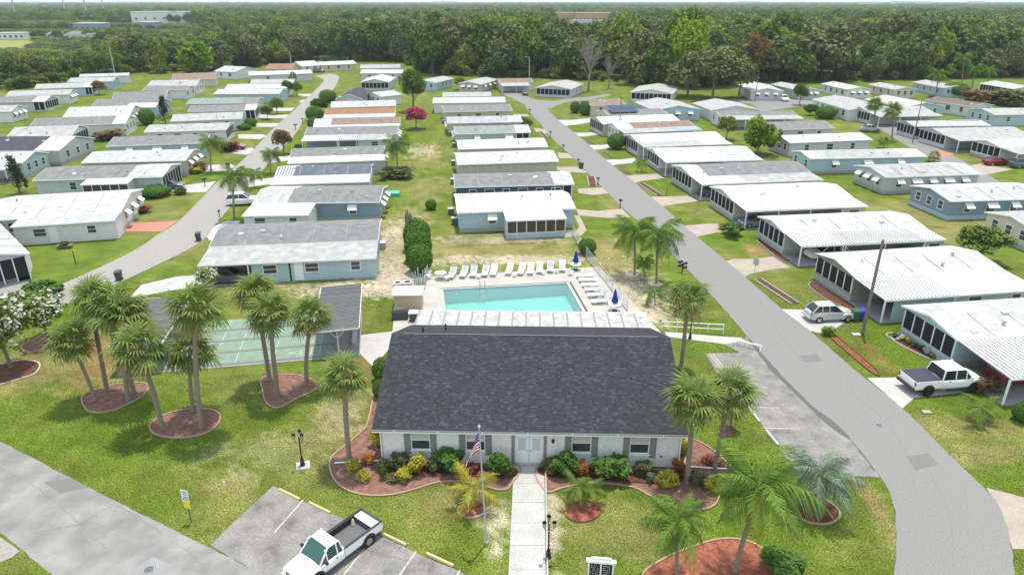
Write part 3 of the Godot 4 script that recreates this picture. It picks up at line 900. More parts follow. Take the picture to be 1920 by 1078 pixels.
func window_mesh(w: float, h: float) -> Array:
	var key := "win_%.1f_%.1f" % [w, h]
	if not cache.has(key):
		var f := Mesher.new()
		f.bx(-w / 2 - 0.08, h / 2, 0, w / 2 + 0.08, h / 2 + 0.08, 0.07)
		f.bx(-w / 2 - 0.08, -h / 2 - 0.08, 0, w / 2 + 0.08, -h / 2, 0.09)
		f.bx(-w / 2 - 0.08, -h / 2, 0, -w / 2, h / 2, 0.07)
		f.bx(w / 2, -h / 2, 0, w / 2 + 0.08, h / 2, 0.07)
		f.bx(-w / 2, -0.02, 0.01, w / 2, 0.02, 0.06)
		var g := Mesher.new()
		g.bx(-w / 2, -h / 2, -0.01, w / 2, h / 2, 0.025)
		cache[key] = [f.mesh(), g.mesh()]
	return cache[key]


func add_window(parent: Node, at: Vector3, turn: float, w := 0.9, h := 1.1, pane: Material = null) -> MeshInstance3D:
	var q := window_mesh(w, h)
	var o := part(q[0], "window", M.trim, parent, at, turn)
	part(q[1], "pane", pane if pane else M.pane, o)
	return o


func add_awning(parent: Node, at: Vector3, turn: float, w := 1.3) -> void:
	var key := "awning_%.1f" % w
	if not cache.has(key):
		var m := Mesher.new()
		var n := maxi(3, int(w / 0.22))
		for i in n:
			var x0 := -w / 2 + w * i / n
			var x1 := x0 + w / n
			var y := 0.02 * (i % 2)
			m.quad(Vector3(x0, 0.45 + y, 0.03), Vector3(x1, 0.45 + y, 0.03), Vector3(x1, -0.12 + y, 0.75), Vector3(x0, -0.12 + y, 0.75))
			m.quad(Vector3(x0, 0.42 + y, 0.03), Vector3(x0, -0.15 + y, 0.75), Vector3(x1, -0.15 + y, 0.75), Vector3(x1, 0.42 + y, 0.03))
			m.quad(Vector3(x0, -0.12 + y, 0.75), Vector3(x1, -0.12 + y, 0.75), Vector3(x1, -0.20, 0.75), Vector3(x0, -0.20, 0.75))
		m.bar(Vector3(-w / 2, -0.15, 0.73), Vector3(-w / 2, -0.3, 0.02), 0.03)
		m.bar(Vector3(w / 2, -0.15, 0.73), Vector3(w / 2, -0.3, 0.02), 0.03)
		cache[key] = m.mesh()
	part(cache[key], "awning", M.trim, parent, at, turn)


# a run of screened bays between two points on the ground, from y0 up to y1
func screens(parent: Node, a: Vector3, b: Vector3, y0: float, y1: float, turn: float, skin: Material) -> void:
	var l := a.distance_to(b)
	var n := maxi(2, int(round(l / 1.25)))
	var w := l / n - 0.09
	var key := "bay_%.2f_%.2f" % [w, y1 - y0]
	if not cache.has(key):
		var m := Mesher.new()
		m.bx(-w / 2, 0, 0, w / 2, y1 - y0, 0.03)
		var p := Mesher.new()
		p.bx(-0.05, 0, 0, 0.05, y1 - y0, 0.075)
		cache[key] = [m.mesh(), p.mesh()]
	for i in n:
		var c := a.lerp(b, (i + 0.5) / n) + Vector3(0, y0, 0)
		part(cache[key][0], "screen", skin, parent, c, turn)
	for i in n + 1:
		part(cache[key][1], "mullion", M.trim, parent, a.lerp(b, float(i) / n) + Vector3(0, y0, 0), turn)


func end_wall(t: Node, side: int, kind: String, L: float, W: float, he: float) -> void:
	var x := (L / 2 - 0.25) * side
	var turn := PI / 2 * side
	var z0 := -W / 2 + 0.3
	var z1 := W / 2 - 0.3
	if kind == "s":
		screens(t, Vector3(x, 0, z0 + 0.1), Vector3(x, 0, z1 - 0.1), 0.85, he - 0.25, turn, M.screen)
	elif kind == "o":
		screens(t, Vector3(x, 0, z0 + 0.1), Vector3(x, 0, z1 - 0.1), 0.1, he - 0.25, turn, M.screen)
	elif kind == "w" or kind == "a":
		for f in [-0.27, 0.0, 0.27]:
			if f == 0.0 and W < 7:
				continue
			add_window(t, Vector3(x, 1.65, f * W), turn)
			if kind == "a":
				add_awning(t, Vector3(x, 1.9, f * W), turn)


func home(label: String, x: float, z: float, turn: float, L: float, W: float, o: Dictionary) -> void:
	var t := thing("mobile_home", label, "mobile home", Vector3(x, 0, z), turn, "mobile homes of the park")
	var he: float = o.he
	var rise: float = o.sl * W / 2
	var near := z > -130.0
	var wall: Material = M["w_" + o.w]
	# walls with their two gables
	var m := Mesher.new()
	var wz := W / 2 - 0.3
	var top := he - 0.13
	var pk: float = top + o.sl * wz
	var e := [Vector2(-wz, 0.02), Vector2(wz, 0.02), Vector2(wz, top - 0.02), Vector2(0, pk - 0.02), Vector2(-wz, top - 0.02)]
	var ring0 := []
	var ring1 := []
	for q in e:
		ring0.append(Vector3(-L / 2 + 0.25, q.y, q.x))
		ring1.append(Vector3(L / 2 - 0.25, q.y, q.x))
	for k in range(1, 5):
		var j := (k + 1) % 5
		if k == 1 or k == 4:
			m.quad(ring0[k], ring0[j], ring1[j], ring1[k])
	m.quad(ring0[1], ring0[0], ring0[4], ring0[2])
	m.tri(ring0[2], ring0[4], ring0[3])
	m.quad(ring1[0], ring1[1], ring1[2], ring1[4])
	m.tri(ring1[4], ring1[2], ring1[3])
	part(m, "wall", wall, t)
	if near:
		m = Mesher.new()
		var sx := L / 2 - 0.22
		for q in [[-sx, -wz - 0.03, sx, -wz], [-sx, wz, sx, wz + 0.03], [-sx, -wz, -sx + 0.03, wz], [sx - 0.03, -wz, sx, wz]]:
			m.bx(q[0], -0.02, q[1], q[2], 0.55, q[3])
		part(m, "skirting", M["w_" + o.skirt] if o.has("skirt") else M.skirting, t)
	# roof
	for s in o.segs:
		var x0: float = (s[0] - 0.5) * L
		var x1: float = (s[1] - 0.5) * L
		var lift := 0.03 if s[0] > 0.001 and s[2] == "wf" else 0.0
		var r := roof_sheet(Vector3(x0, he + rise + lift, 0), Vector3(x1, he + rise + lift, 0), Vector3(x0, he + lift, W / 2), Vector3(x1, he + lift, W / 2), s[2])
		part(r[0], "roof", r[1], t)
		r = roof_sheet(Vector3(x1, he + rise + lift, 0), Vector3(x0, he + rise + lift, 0), Vector3(x1, he + lift, -W / 2), Vector3(x0, he + lift, -W / 2), s[2])
		part(r[0], "roof", r[1], t)
	m = Mesher.new()
	m.bx(-L / 2, he - 0.16, W / 2 + 0.003, L / 2, he - 0.01, W / 2 + 0.06)
	part(m, "fascia", M.trim, t)
	for side in [-1, 1]:
		m = Mesher.new()
		m.bar(Vector3((L / 2 + 0.02) * side, he - 0.08, W / 2), Vector3((L / 2 + 0.02) * side, he + rise - 0.06, 0), 0.035, 0.17)
		m.bar(Vector3((L / 2 + 0.02) * side, he - 0.08, -W / 2), Vector3((L / 2 + 0.02) * side, he + rise - 0.06, 0), 0.035, 0.17)
		part(m, "barge_board", M.trim if o.w != "ol" else M.shutter, t)
	# vents on the near slope
	if not cache.has("vent"):
		var v := Mesher.new()
		v.tube([Vector3(0, -0.1, 0), Vector3(0, 0.22, 0), Vector3(0, 0.23, 0), Vector3(0, 0.34, 0)], [0.1, 0.1, 0.19, 0.1], 8)
		cache["vent"] = v.mesh()
		v = Mesher.new()
		v.box(Transform3D(), Vector3(0.5, 0.3, 0.4))
		cache["vent_box"] = v.mesh()
	for k in (3 if z > -190 else 1):
		var vz := W / 2 * rng.randf_range(0.1, 0.75)
		part(cache["vent"] if rng.randf() < 0.65 else cache["vent_box"], "vent", M.trim if rng.randf() < 0.4 else M.metal_grey, t, Vector3(L * rng.randf_range(-0.4, 0.4), he + rise * (1.0 - vz / (W / 2)), vz))
	if z > -112 and o.segs[-1][2] != "wr":
		var ns := int(L / 3.1)
		for k in range(1, ns):
			var q := Mesher.new()
			var sx := -L / 2 + L * k / ns
			q.bar(Vector3(sx, he + rise + 0.032, 0.05), Vector3(sx, he + 0.032, W / 2 - 0.03), 0.05, 0.02)
			part(q, "roof_seam", M.lg, t)
	# what the near long side shows
	var leans: Array = o.lean
	var kind: String = o.near
	var zs := wz
	if kind.length() > 1:
		var n := int(kind.substr(1))
		for k in n:
			var wx := L * (-0.42 + 0.84 * (k + 0.5) / n)
			var covered := false
			for q in leans:
				covered = covered or (wx / L + 0.5 > q[0] - 0.03 and wx / L + 0.5 < q[1] + 0.03)
			if covered:
				continue
			var ww := 0.9 if k % 2 == 0 else 1.3
			add_window(t, Vector3(wx, 1.6, zs), 0, ww, 1.1)
			if kind[0] == "a":
				add_awning(t, Vector3(wx, 1.85, zs), 0, ww + 0.3)
	if kind == "s":
		screens(t, Vector3(-L / 2 + 0.4, 0, zs), Vector3(L / 2 - 0.4, 0, zs), 0.6, he - 0.25, 0, M.screen)
	if o.has("ribs"):
		for k in 9:
			m = Mesher.new()
			m.bx(-0.09, 0.3, 0, 0.09, he - 0.2, 0.05)
			part(m, "wall_batten", M.w_gy, t, Vector3(L * (-0.46 + 0.08 * k), 0, zs))
	end_wall(t, -1, o.a, L, W, he)
	end_wall(t, 1, o.b, L, W, he)
	if o.segs.size() > 1 and (o.b == "s" or o.a == "s") and leans.is_empty():
		var s = o.segs[-1] if o.b == "s" else o.segs[0]
		if s[1] - s[0] < 0.4:
			screens(t, Vector3((s[0] - 0.5) * L + 0.15, 0, zs), Vector3((s[1] - 0.5) * L - 0.35, 0, zs), 0.5, he - 0.2, 0, M.screen)
	# far long side: a few windows
	if z > -200:
		for k in 3:
			add_window(t, Vector3(L * (-0.3 + 0.3 * k), 1.6, -wz), PI)
	# lean-to roofs: carports, porches and added rooms on the near side
	var lw: Material = M["w_" + o.lw] if o.has("lw") else wall
	for q in leans:
		var x0: float = (q[0] - 0.5) * L
		var x1: float = (q[1] - 0.5) * L
		var d: float = q[2]
		var y0 := he - 0.04
		var y1 := he - 0.04 - d * 0.075
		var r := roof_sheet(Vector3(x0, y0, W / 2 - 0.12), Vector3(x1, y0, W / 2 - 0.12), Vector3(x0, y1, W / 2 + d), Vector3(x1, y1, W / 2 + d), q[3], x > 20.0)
		part(r[0], "lean_to_roof", r[1], t)
		m = Mesher.new()
		m.bx(x0, y1 - 0.16, W / 2 + d + 0.004, x1, y1 - 0.01, W / 2 + d + 0.05)
		part(m, "gutter", M.trim, t)
		var mode: String = q[4]
		if mode == "o" or mode == "l":
			var n := maxi(1, int((x1 - x0) / 4.2))
			for k in n + 1:
				m = Mesher.new()
				m.bx(-0.06, 0, -0.06, 0.06, y1 - 0.1, 0.06)
				part(m, "post", M.trim, t, Vector3(lerpf(x0 + 0.15, x1 - 0.15, float(k) / n), 0, W / 2 + d - 0.12))
			m = Mesher.new()
			m.bx(x0, 0.0, W / 2 - 0.25, x1, 0.06, W / 2 + d)
			part(m, "carport_floor", M.concrete_grey, t)
		if mode == "e":
			m = Mesher.new()
			m.bx(x0 + 0.1, 0.02, W / 2 - 0.25, x1 - 0.1, y1 - 0.14, W / 2 + d - 0.3)
			part(m, "added_room", lw, t)
			var n := maxi(1, int((x1 - x0) / 4.0))
			for k in n:
				add_window(t, Vector3(lerpf(x0, x1, (k + 0.5) / n), 1.45, W / 2 + d - 0.3), 0, 1.3 if k % 2 == 0 else 0.9, 0.9)
		if mode == "s":
			m = Mesher.new()
			m.bx(x0 + 0.1, 0.02, W / 2 - 0.25, x1 - 0.1, 0.75, W / 2 + d - 0.25)
			m.bx(x0 + 0.1, 0.75, W / 2 - 0.25, x1 - 0.1, y1 - 0.14, W / 2 + d - 0.4)
			part(m, "porch_wall", lw, t)
			screens(t, Vector3(x0 + 0.15, 0, W / 2 + d - 0.28), Vector3(x1 - 0.15, 0, W / 2 + d - 0.28), 0.75, y1 - 0.15, 0, M.screen_brown)
		if mode == "l":
			m = Mesher.new()
			var zf := W / 2 + d - 0.2
			var yy := y1 - 0.15
			var k := 0.0
			while k < (x1 - x0 - 1.3) + yy:
				var ax := x0 + 1.3 + k
				var lo := maxf(0.0, ax - (x1 - 0.1))
				var hi := minf(yy, k)
				if hi > lo + 0.05:
					m.bar(Vector3(ax - lo, 0.05 + lo, zf), Vector3(ax - hi, 0.05 + hi, zf), 0.012, 0.035)
				var bx0 := x0 + 1.3 + k - yy
				var lo2 := maxf(0.0, x0 + 1.3 - bx0)
				var hi2 := minf(yy, x1 - 0.1 - bx0)
				if hi2 > lo2 + 0.05:
					m.bar(Vector3(bx0 + lo2, 0.05 + lo2, zf + 0.014), Vector3(bx0 + hi2, 0.05 + hi2, zf + 0.014), 0.012, 0.035)
				k += 0.19
			part(m, "lattice", M.lattice, t)
			m = Mesher.new()
			m.bx(x0 + 1.2, 0.02, zf - 0.12, x1 - 0.1, yy, zf - 0.05)
			part(m, "lattice_backing", M.w_gn, t)
	if o.has("door"):
		m = Mesher.new()
		m.bx(-0.45, 0.1, 0, 0.45, 2.1, 0.05)
		var dz := wz
		var dx := L * 0.05
		for q in leans:
			if q[4] == "e" and q[0] < 0.55 and q[1] > 0.55:
				dz = W / 2 + float(q[2]) - 0.3
		part(m, "door", M.trim, t, Vector3(dx, 0, dz))
	if o.has("tarp"):
		m = Mesher.new()
		m.quad(Vector3(L * 0.2, he - 0.01, W / 2 + 0.2), Vector3(L * 0.5, he - 0.01, W / 2 + 0.2), Vector3(L * 0.5, he - 0.19, W / 2 + 2.7), Vector3(L * 0.2, he - 0.19, W / 2 + 2.7))
		part(m, "blue_tarpaulin", M.tarp, t)
	if o.has("tarp2"):
		m = Mesher.new()
		m.bar(Vector3(L * 0.1, he + rise + 0.02, 0), Vector3(L * 0.45, he + rise + 0.02, 0), 0.7, 0.05)
		part(m, "blue_tarpaulin", M.tarp, t)
	if o.has("patch"):
		var r := roof_sheet(Vector3(L * 0.05, he + rise * 0.5 + 0.04, W / 4), Vector3(L / 2, he + rise * 0.5 + 0.04, W / 4), Vector3(L * 0.05, he + 0.04, W / 2), Vector3(L / 2, he + 0.04, W / 2), o.patch)
		part(r[0], "roof", r[1], t)
	if o.has("solar"):
		for i in 6:
			for k in 2:
				m = Mesher.new()
				m.box(Transform3D(Basis(Vector3.RIGHT, 0.35), Vector3(-L * 0.4 + i * 1.1, he + rise + 0.75 - k * 0.62, 0.4 + k * 1.7)), Vector3(1.06, 0.05, 1.75))
				part(m, "solar_panel", M.solar, t)
		m = Mesher.new()
		for i in 3:
			m.bar(Vector3(-L * 0.38 + i * 2.6, he + rise - 0.1, 0.2), Vector3(-L * 0.38 + i * 2.6, he + rise + 0.75, 0.2), 0.05)
		part(m, "panel_rack", M.metal_grey, t)


func make_homes() -> void:
	home("white mobile home with white roof, nearest home back, left side of the left street", -57.88, -85.89, 0.2453, 15.59, 12.00, {"w":"wh","segs":[[0,1,"wf"]],"lean":[[0.28,1,2.6,"wf","e"]],"a":"w","b":"a","near":"w3","he":2.7,"sl":0.17,"door":1})
	home("pale green with grey shingle roof, second home back, left side of the left street", -62.04, -104.03, 0.1273, 18.14, 9.10, {"w":"gn","segs":[[0,0.72,"sg"],[0.72,1,"wf"]],"lean":[[0.42,0.78,2.6,"wf","s"]],"a":"w","b":"o","near":"w2","he":2.7,"sl":0.17})
	home("tan mobile home with white roof, third home back, left side of the left street", -62.59, -115.77, 0.1115, 16.25, 9.47, {"w":"tn","segs":[[0,1,"wf"]],"lean":[],"a":"w","b":"a","near":"n","he":2.7,"sl":0.17})
	home("pale blue with grey shingle roof, fourth home back, left side of the left street", -66.14, -130.12, 0.1937, 16.98, 9.50, {"w":"lb","segs":[[0,1,"sg"]],"lean":[],"a":"w","b":"w","near":"a3","he":2.7,"sl":0.17})
	home("white mobile home with pale grey roof, fifth home back, left side of the left street", -66.96, -143.85, 0.1854, 15.63, 8.75, {"w":"wh","segs":[[0,1,"lg"]],"lean":[],"a":"w","b":"s","near":"w4","he":2.7,"sl":0.17})
	home("pale grey with pale grey roof, sixth home back, left side of the left street", -68.89, -157.99, 0.2682, 14.63, 9.50, {"w":"gy","segs":[[0,1,"lg"]],"lean":[],"a":"w","b":"w","near":"w3","he":2.7,"sl":0.17})
	home("white mobile home with grey shingle roof, seventh home back, left side of the left street", -70.55, -171.65, 0.2086, 15.38, 8.92, {"w":"wh","segs":[[0,0.83,"sg"],[0.83,1,"wf"]],"lean":[],"a":"w","b":"s","near":"w3","he":2.7,"sl":0.17})
	home("pale grey with grey green roof, eighth home back, left side of the left street", -75.31, -184.58, 0.1146, 17.27, 9.50, {"w":"gy","segs":[[0,0.78,"gg"],[0.78,1,"sg"]],"lean":[],"a":"w","b":"w","near":"w4","he":2.7,"sl":0.17})
	home("pale blue mobile home with white roof, ninth home back, left side of the left street", -75.42, -203.77, 0.0325, 18.42, 9.23, {"w":"lb","segs":[[0,1,"wf"]],"lean":[],"a":"w","b":"w","near":"n","he":2.7,"sl":0.17})
	home("white mobile home with white roof, tenth home back, left side of the left street", -77.50, -216.58, 0.1117, 18.13, 9.50, {"w":"wh","segs":[[0,1,"wf"]],"lean":[],"a":"w","b":"w","near":"n","he":2.7,"sl":0.17})
	home("white mobile home with pale grey roof, eleventh home back, left side of the left street", -77.83, -231.13, 0.1744, 13.29, 8.44, {"w":"wh","segs":[[0,1,"lg"]],"lean":[],"a":"w","b":"w","near":"n","he":2.7,"sl":0.17})
	home("pale grey mobile home with white roof, twelfth home back, left side of the left street", -84.49, -259.38, 0.3614, 21.72, 9.50, {"w":"gy","segs":[[0,1,"wf"]],"lean":[],"a":"w","b":"w","near":"w2","he":2.7,"sl":0.17})
	home("pale blue mobile home with white roof, nearest home back in the second leftmost row", -84.20, -113.87, 0.0969, 8.13, 8.25, {"w":"lb","segs":[[0,1,"wf"]],"lean":[[0,0.9,3.4,"wf","o"]],"a":"w","b":"w","near":"n","he":2.7,"sl":0.24})
	home("pale grey mobile home with dark shingle roof, second home back in the second leftmost row", -87.29, -125.74, 0.0317, 14.58, 11.94, {"w":"gy","segs":[[0,0.7,"dp"],[0.7,1,"wf"]],"lean":[],"a":"w","b":"w","near":"n","he":2.7,"sl":0.24})
	home("white mobile home with pale grey roof, third home back in the second leftmost row", -92.91, -138.09, 0.2242, 11.37, 10.13, {"w":"wh","segs":[[0,1,"lg"]],"lean":[],"a":"w","b":"s","near":"n","he":2.7,"sl":0.24})
	home("white mobile home with grey shingle roof, fourth home back in the second leftmost row", -93.11, -150.92, 0.2165, 18.45, 8.82, {"w":"wh","segs":[[0,0.86,"sg"],[0.86,1,"wf"]],"lean":[],"a":"w","b":"w","near":"w1","he":2.7,"sl":0.24})
	home("white mobile home with stained white roof, fifth home back in the second leftmost row", -96.35, -164.44, 0.2378, 13.90, 11.76, {"w":"wh","segs":[[0,1,"st"]],"lean":[],"a":"w","b":"a","near":"n","he":2.7,"sl":0.24})
	home("pale blue mobile home with grey shingle roof, sixth home back in the second leftmost row", -96.65, -177.78, 0.1175, 15.45, 11.99, {"w":"lb","segs":[[0,1,"sg"]],"lean":[],"a":"w","b":"w","near":"n","he":2.7,"sl":0.24,"patch":"wf"})
	home("pale grey mobile home with grey shingle roof, seventh home back in the second leftmost row", -102.03, -193.90, 0.3077, 13.22, 10.67, {"w":"gy","segs":[[0,1,"sg"]],"lean":[],"a":"w","b":"w","near":"n","he":2.7,"sl":0.24})
	home("white mobile home with grey shingle roof, eighth home back in the second leftmost row", -102.81, -211.61, 0.0103, 12.68, 6.92, {"w":"wh","segs":[[0,1,"sg"]],"lean":[],"a":"w","b":"w","near":"n","he":2.7,"sl":0.24})
	home("white mobile home with pale grey roof, ninth home back in the second leftmost row", -105.89, -223.19, 0.1394, 14.34, 10.44, {"w":"wh","segs":[[0,1,"lg"]],"lean":[],"a":"w","b":"w","near":"n","he":2.7,"sl":0.24})
	home("cream mobile home with tan shingle roof, tenth home back in the second leftmost row", -108.74, -243.86, 0.3260, 13.68, 12.00, {"w":"cr","segs":[[0,1,"tn"]],"lean":[],"a":"w","b":"w","near":"n","he":2.7,"sl":0.24})
	home("white mobile home with pale grey roof, nearest home back in the leftmost row", -124.55, -169.22, 0.1206, 9.11, 7.70, {"w":"wh","segs":[[0,1,"lg"]],"lean":[],"a":"w","b":"a","near":"n","he":2.7,"sl":0.24})
	home("pale green mobile home with grey shingle roof, second home back in the leftmost row", -130.70, -186.26, 0.1296, 15.68, 7.86, {"w":"gn","segs":[[0,0.8,"sg"],[0.8,1,"wf"]],"lean":[],"a":"w","b":"s","near":"n","he":2.7,"sl":0.24})
	home("white mobile home with pale grey roof, third home back in the leftmost row", -133.50, -199.94, 0.2650, 15.56, 7.71, {"w":"wh","segs":[[0,1,"lg"]],"lean":[],"a":"w","b":"a","near":"n","he":2.7,"sl":0.24})
	home("pale blue mobile home with pale grey roof, fourth home back in the leftmost row", -137.18, -217.38, 0.3683, 15.20, 8.12, {"w":"lb","segs":[[0,0.85,"lg"],[0.85,1,"wf"]],"lean":[],"a":"w","b":"s","near":"n","he":2.7,"sl":0.24})
	home("pale blue mobile home with pale grey roof, fifth home back in the leftmost row", -138.30, -234.60, 0.2003, 13.55, 7.92, {"w":"lb","segs":[[0,1,"lg"]],"lean":[],"a":"w","b":"w","near":"n","he":2.7,"sl":0.24})
	home("white mobile home with white roof, sixth home back in the leftmost row", -143.62, -250.89, 0.3661, 15.31, 5.43, {"w":"wh","segs":[[0,1,"wf"]],"lean":[],"a":"w","b":"w","near":"n","he":2.7,"sl":0.24})
	home("white with white roof, nearest home back at the far end of the left street", -104.62, -270.37, -0.4092, 10.39, 12.00, {"w":"wh","segs":[[0,1,"wf"]],"lean":[],"a":"w","b":"n","near":"w2","he":2.7,"sl":0.24})
	home("cream with terracotta roof, second home back at the far end of the left street", -91.07, -283.41, -0.0000, 9.96, 11.16, {"w":"cr","segs":[[0,1,"or"]],"lean":[],"a":"w","b":"n","near":"w2","he":2.7,"sl":0.24})
	home("white with white roof, third home back at the far end of the left street", -85.21, -294.36, 0.6683, 7.93, 12.00, {"w":"wh","segs":[[0,1,"wf"]],"lean":[],"a":"w","b":"n","near":"w2","he":2.7,"sl":0.24})
	home("cream with white roof, fourth home back at the far end of the left street", -73.83, -299.46, 0.5274, 15.26, 8.11, {"w":"cr","segs":[[0,1,"wf"]],"lean":[],"a":"w","b":"n","near":"w3","he":2.7,"sl":0.24})
	home("white with pale grey roof, fifth home back at the far end of the left street", -52.08, -282.86, -2.9840, 15.40, 8.79, {"w":"wh","segs":[[0,1,"lg"]],"lean":[],"a":"w","b":"w","near":"n","he":2.7,"sl":0.24})
	home("pale blue mobile home with grey shingle roof, nearest home back from the shuffleboard court", -24.11, -74.14, 0.1286, 17.87, 8.06, {"w":"lb","segs":[[0,1,"sg"]],"lean":[[0,0.28,4.6,"lg","o"],[0.28,0.5,4.6,"lg","e"],[0.5,1,4.6,"lg","e"]],"a":"w","b":"n","near":"n","he":2.7,"sl":0.17,"lw":"lb","door":1})
	home("blue mobile home with grey shingle roof, second home back from the shuffleboard court", -25.80, -90.84, 0.0419, 16.47, 8.83, {"w":"bl","segs":[[0,0.27,"wf"],[0.27,1,"sg"]],"lean":[[0,0.5,4.4,"wf","e"]],"a":"w","b":"a","near":"a3","he":2.7,"sl":0.17,"lw":"wh"})
	home("pale grey mobile home with slate blue roof, third home back from the shuffleboard court", -29.02, -105.09, 0.1296, 14.24, 7.33, {"w":"gy","segs":[[0,0.2,"gr"],[0.2,1,"sl"]],"lean":[[0,1,3.6,"wr","e"]],"a":"w","b":"w","near":"n","he":2.7,"sl":0.17})
	home("pale green mobile home with grey shingle roof, fourth home back from the shuffleboard court", -30.29, -119.41, 0.1704, 15.80, 7.74, {"w":"gn","segs":[[0,1,"sg"]],"lean":[[0,1,3.4,"wr","e"]],"a":"w","b":"a","near":"w2","he":2.7,"sl":0.17})
	home("pale blue mobile home with grey shingle roof, fifth home back from the shuffleboard court", -32.20, -140.21, 0.1061, 18.07, 9.50, {"w":"lb","segs":[[0,1,"sg"]],"lean":[[0,0.38,3.8,"wf","o"],[0.38,0.58,3.8,"gr","o"],[0.58,0.95,3.8,"lg","e"]],"a":"w","b":"a","near":"n","he":2.7,"sl":0.17})
	home("white mobile home with tan shingle roof, sixth home back from the shuffleboard court", -33.67, -151.70, 0.1504, 18.15, 8.47, {"w":"wh","segs":[[0,0.2,"wf"],[0.2,1,"tn"]],"lean":[[0,1,1.6,"wf","e"]],"a":"w","b":"w","near":"n","he":2.7,"sl":0.17})
	home("white mobile home with terracotta roof, seventh home back from the shuffleboard court", -36.00, -166.28, 0.1508, 16.18, 8.70, {"w":"wh","segs":[[0,1,"or"]],"lean":[[0,1,3,"wf","e"]],"a":"w","b":"n","near":"n","he":2.7,"sl":0.17})
	home("pale green mobile home with white roof, eighth home back from the shuffleboard court", -37.86, -178.54, 0.2049, 15.93, 9.50, {"w":"gn","segs":[[0,1,"wf"]],"lean":[],"a":"w","b":"w","near":"n","he":2.7,"sl":0.17})
	home("white mobile home with white roof, ninth home back from the shuffleboard court", -36.46, -198.76, 0.7290, 6.93, 9.12, {"w":"wh","segs":[[0,1,"wf"]],"lean":[],"a":"w","b":"w","near":"n","he":2.7,"sl":0.17})
	home("pale grey mobile home with dark shingle roof, tenth home back from the shuffleboard court", -43.97, -196.45, -1.5231, 17.46, 7.34, {"w":"gy","segs":[[0,1,"dp"]],"lean":[],"a":"w","b":"w","near":"n","he":2.7,"sl":0.35})
	home("pale green mobile home with white roof, eleventh home back from the shuffleboard court", -44.54, -236.45, -1.5550, 14.94, 9.50, {"w":"gn","segs":[[0,1,"wf"]],"lean":[],"a":"w","b":"s","near":"n","he":2.7,"sl":0.22})
	home("pale grey mobile home with white roof, twelfth home back from the shuffleboard court", -47.71, -263.53, -0.0000, 15.21, 9.50, {"w":"gy","segs":[[0,1,"wf"]],"lean":[],"a":"w","b":"w","near":"w3","he":2.7,"sl":0.17})
	home("pale blue with white ribbed roof, nearest home behind the pool, left of the wide street", 0.08, -87.17, 0.1307, 15.04, 8.90, {"w":"lb","segs":[[0,1,"wr"]],"lean":[[0.38,0.88,3.2,"wr","s"]],"a":"n","b":"w","near":"a2","he":2.7,"sl":0.17,"door":0})
	home("navy with grey shingle roof, second home behind the pool, left of the wide street", 0.02, -99.27, 0.0993, 17.19, 7.96, {"w":"nv","segs":[[0,0.83,"sg"],[0.83,1,"wf"]],"lean":[],"a":"w","b":"s","near":"w6","he":2.7,"sl":0.17})
	home("tan with stained white roof, third home behind the pool, left of the wide street", -1.23, -114.71, 0.1526, 16.64, 9.34, {"w":"tn","segs":[[0,1,"st"]],"lean":[],"a":"w","b":"s","near":"n","he":2.7,"sl":0.17,"ribs":1})
	home("pale grey with white roof, fourth home behind the pool, left of the wide street", -2.09, -126.64, 0.1400, 16.17, 8.66, {"w":"gy","segs":[[0,1,"wf"]],"lean":[],"a":"w","b":"w","near":"w1","he":2.7,"sl":0.17})
	home("pale green with grey green roof, fifth home behind the pool, left of the wide street", -4.27, -141.52, 0.1173, 15.18, 9.04, {"w":"gn","segs":[[0,0.8,"gg"],[0.8,1,"wf"]],"lean":[],"a":"a","b":"s","near":"a2","he":2.7,"sl":0.17})
	home("tan with pale grey roof, sixth home behind the pool, left of the wide street", -6.31, -154.07, 0.1291, 16.32, 8.35, {"w":"tn","segs":[[0,0.81,"lg"],[0.81,1,"wf"]],"lean":[],"a":"a","b":"w","near":"w3","he":2.7,"sl":0.17})
	home("tan with grey shingle roof, seventh home behind the pool, left of the wide street", -8.79, -171.01, 0.1603, 16.54, 9.45, {"w":"tn","segs":[[0,1,"sg"]],"lean":[],"a":"w","b":"w","near":"w3","he":2.7,"sl":0.17})
	home("white mobile home with white roof, eighth home behind the pool, left of the wide street", -11.35, -185.59, 0.0638, 18.86, 8.70, {"w":"wh","segs":[[0,0.86,"wf"],[0.86,1,"wr"]],"lean":[],"a":"w","b":"w","near":"n","he":2.7,"sl":0.17})
	home("tan with pale grey roof, ninth home behind the pool, left of the wide street", -12.72, -197.52, 0.0852, 13.34, 7.83, {"w":"tn","segs":[[0,1,"lg"]],"lean":[],"a":"w","b":"w","near":"n","he":2.7,"sl":0.17})
	home("pale blue mobile home with pale grey roof, nearest from the left around the street head", -25.74, -235.47, 1.2342, 14.51, 7.66, {"w":"lb","segs":[[0,1,"lg"]],"lean":[],"a":"w","b":"w","near":"w4","he":2.7,"sl":0.17})
	home("tan mobile home with pale grey roof, second from the left around the street head", -11.09, -231.23, 1.2360, 15.00, 8.10, {"w":"tn","segs":[[0,1,"lg"]],"lean":[],"a":"a","b":"w","near":"a3","he":2.7,"sl":0.17})
	home("white mobile home with tan shingle roof, third from the left around the street head", 0.80, -232.83, 0.1424, 10.93, 9.50, {"w":"wh","segs":[[0,1,"tn"]],"lean":[[0.0,0.85,5,"lg","o"]],"a":"n","b":"w","near":"n","he":2.7,"sl":0.17})
	home("pale grey mobile home with pale grey roof, fourth from the left around the street head", 14.93, -219.50, 1.2312, 15.78, 11.28, {"w":"gy","segs":[[0,1,"lg"]],"lean":[],"a":"s","b":"w","near":"w3","he":2.7,"sl":0.17})
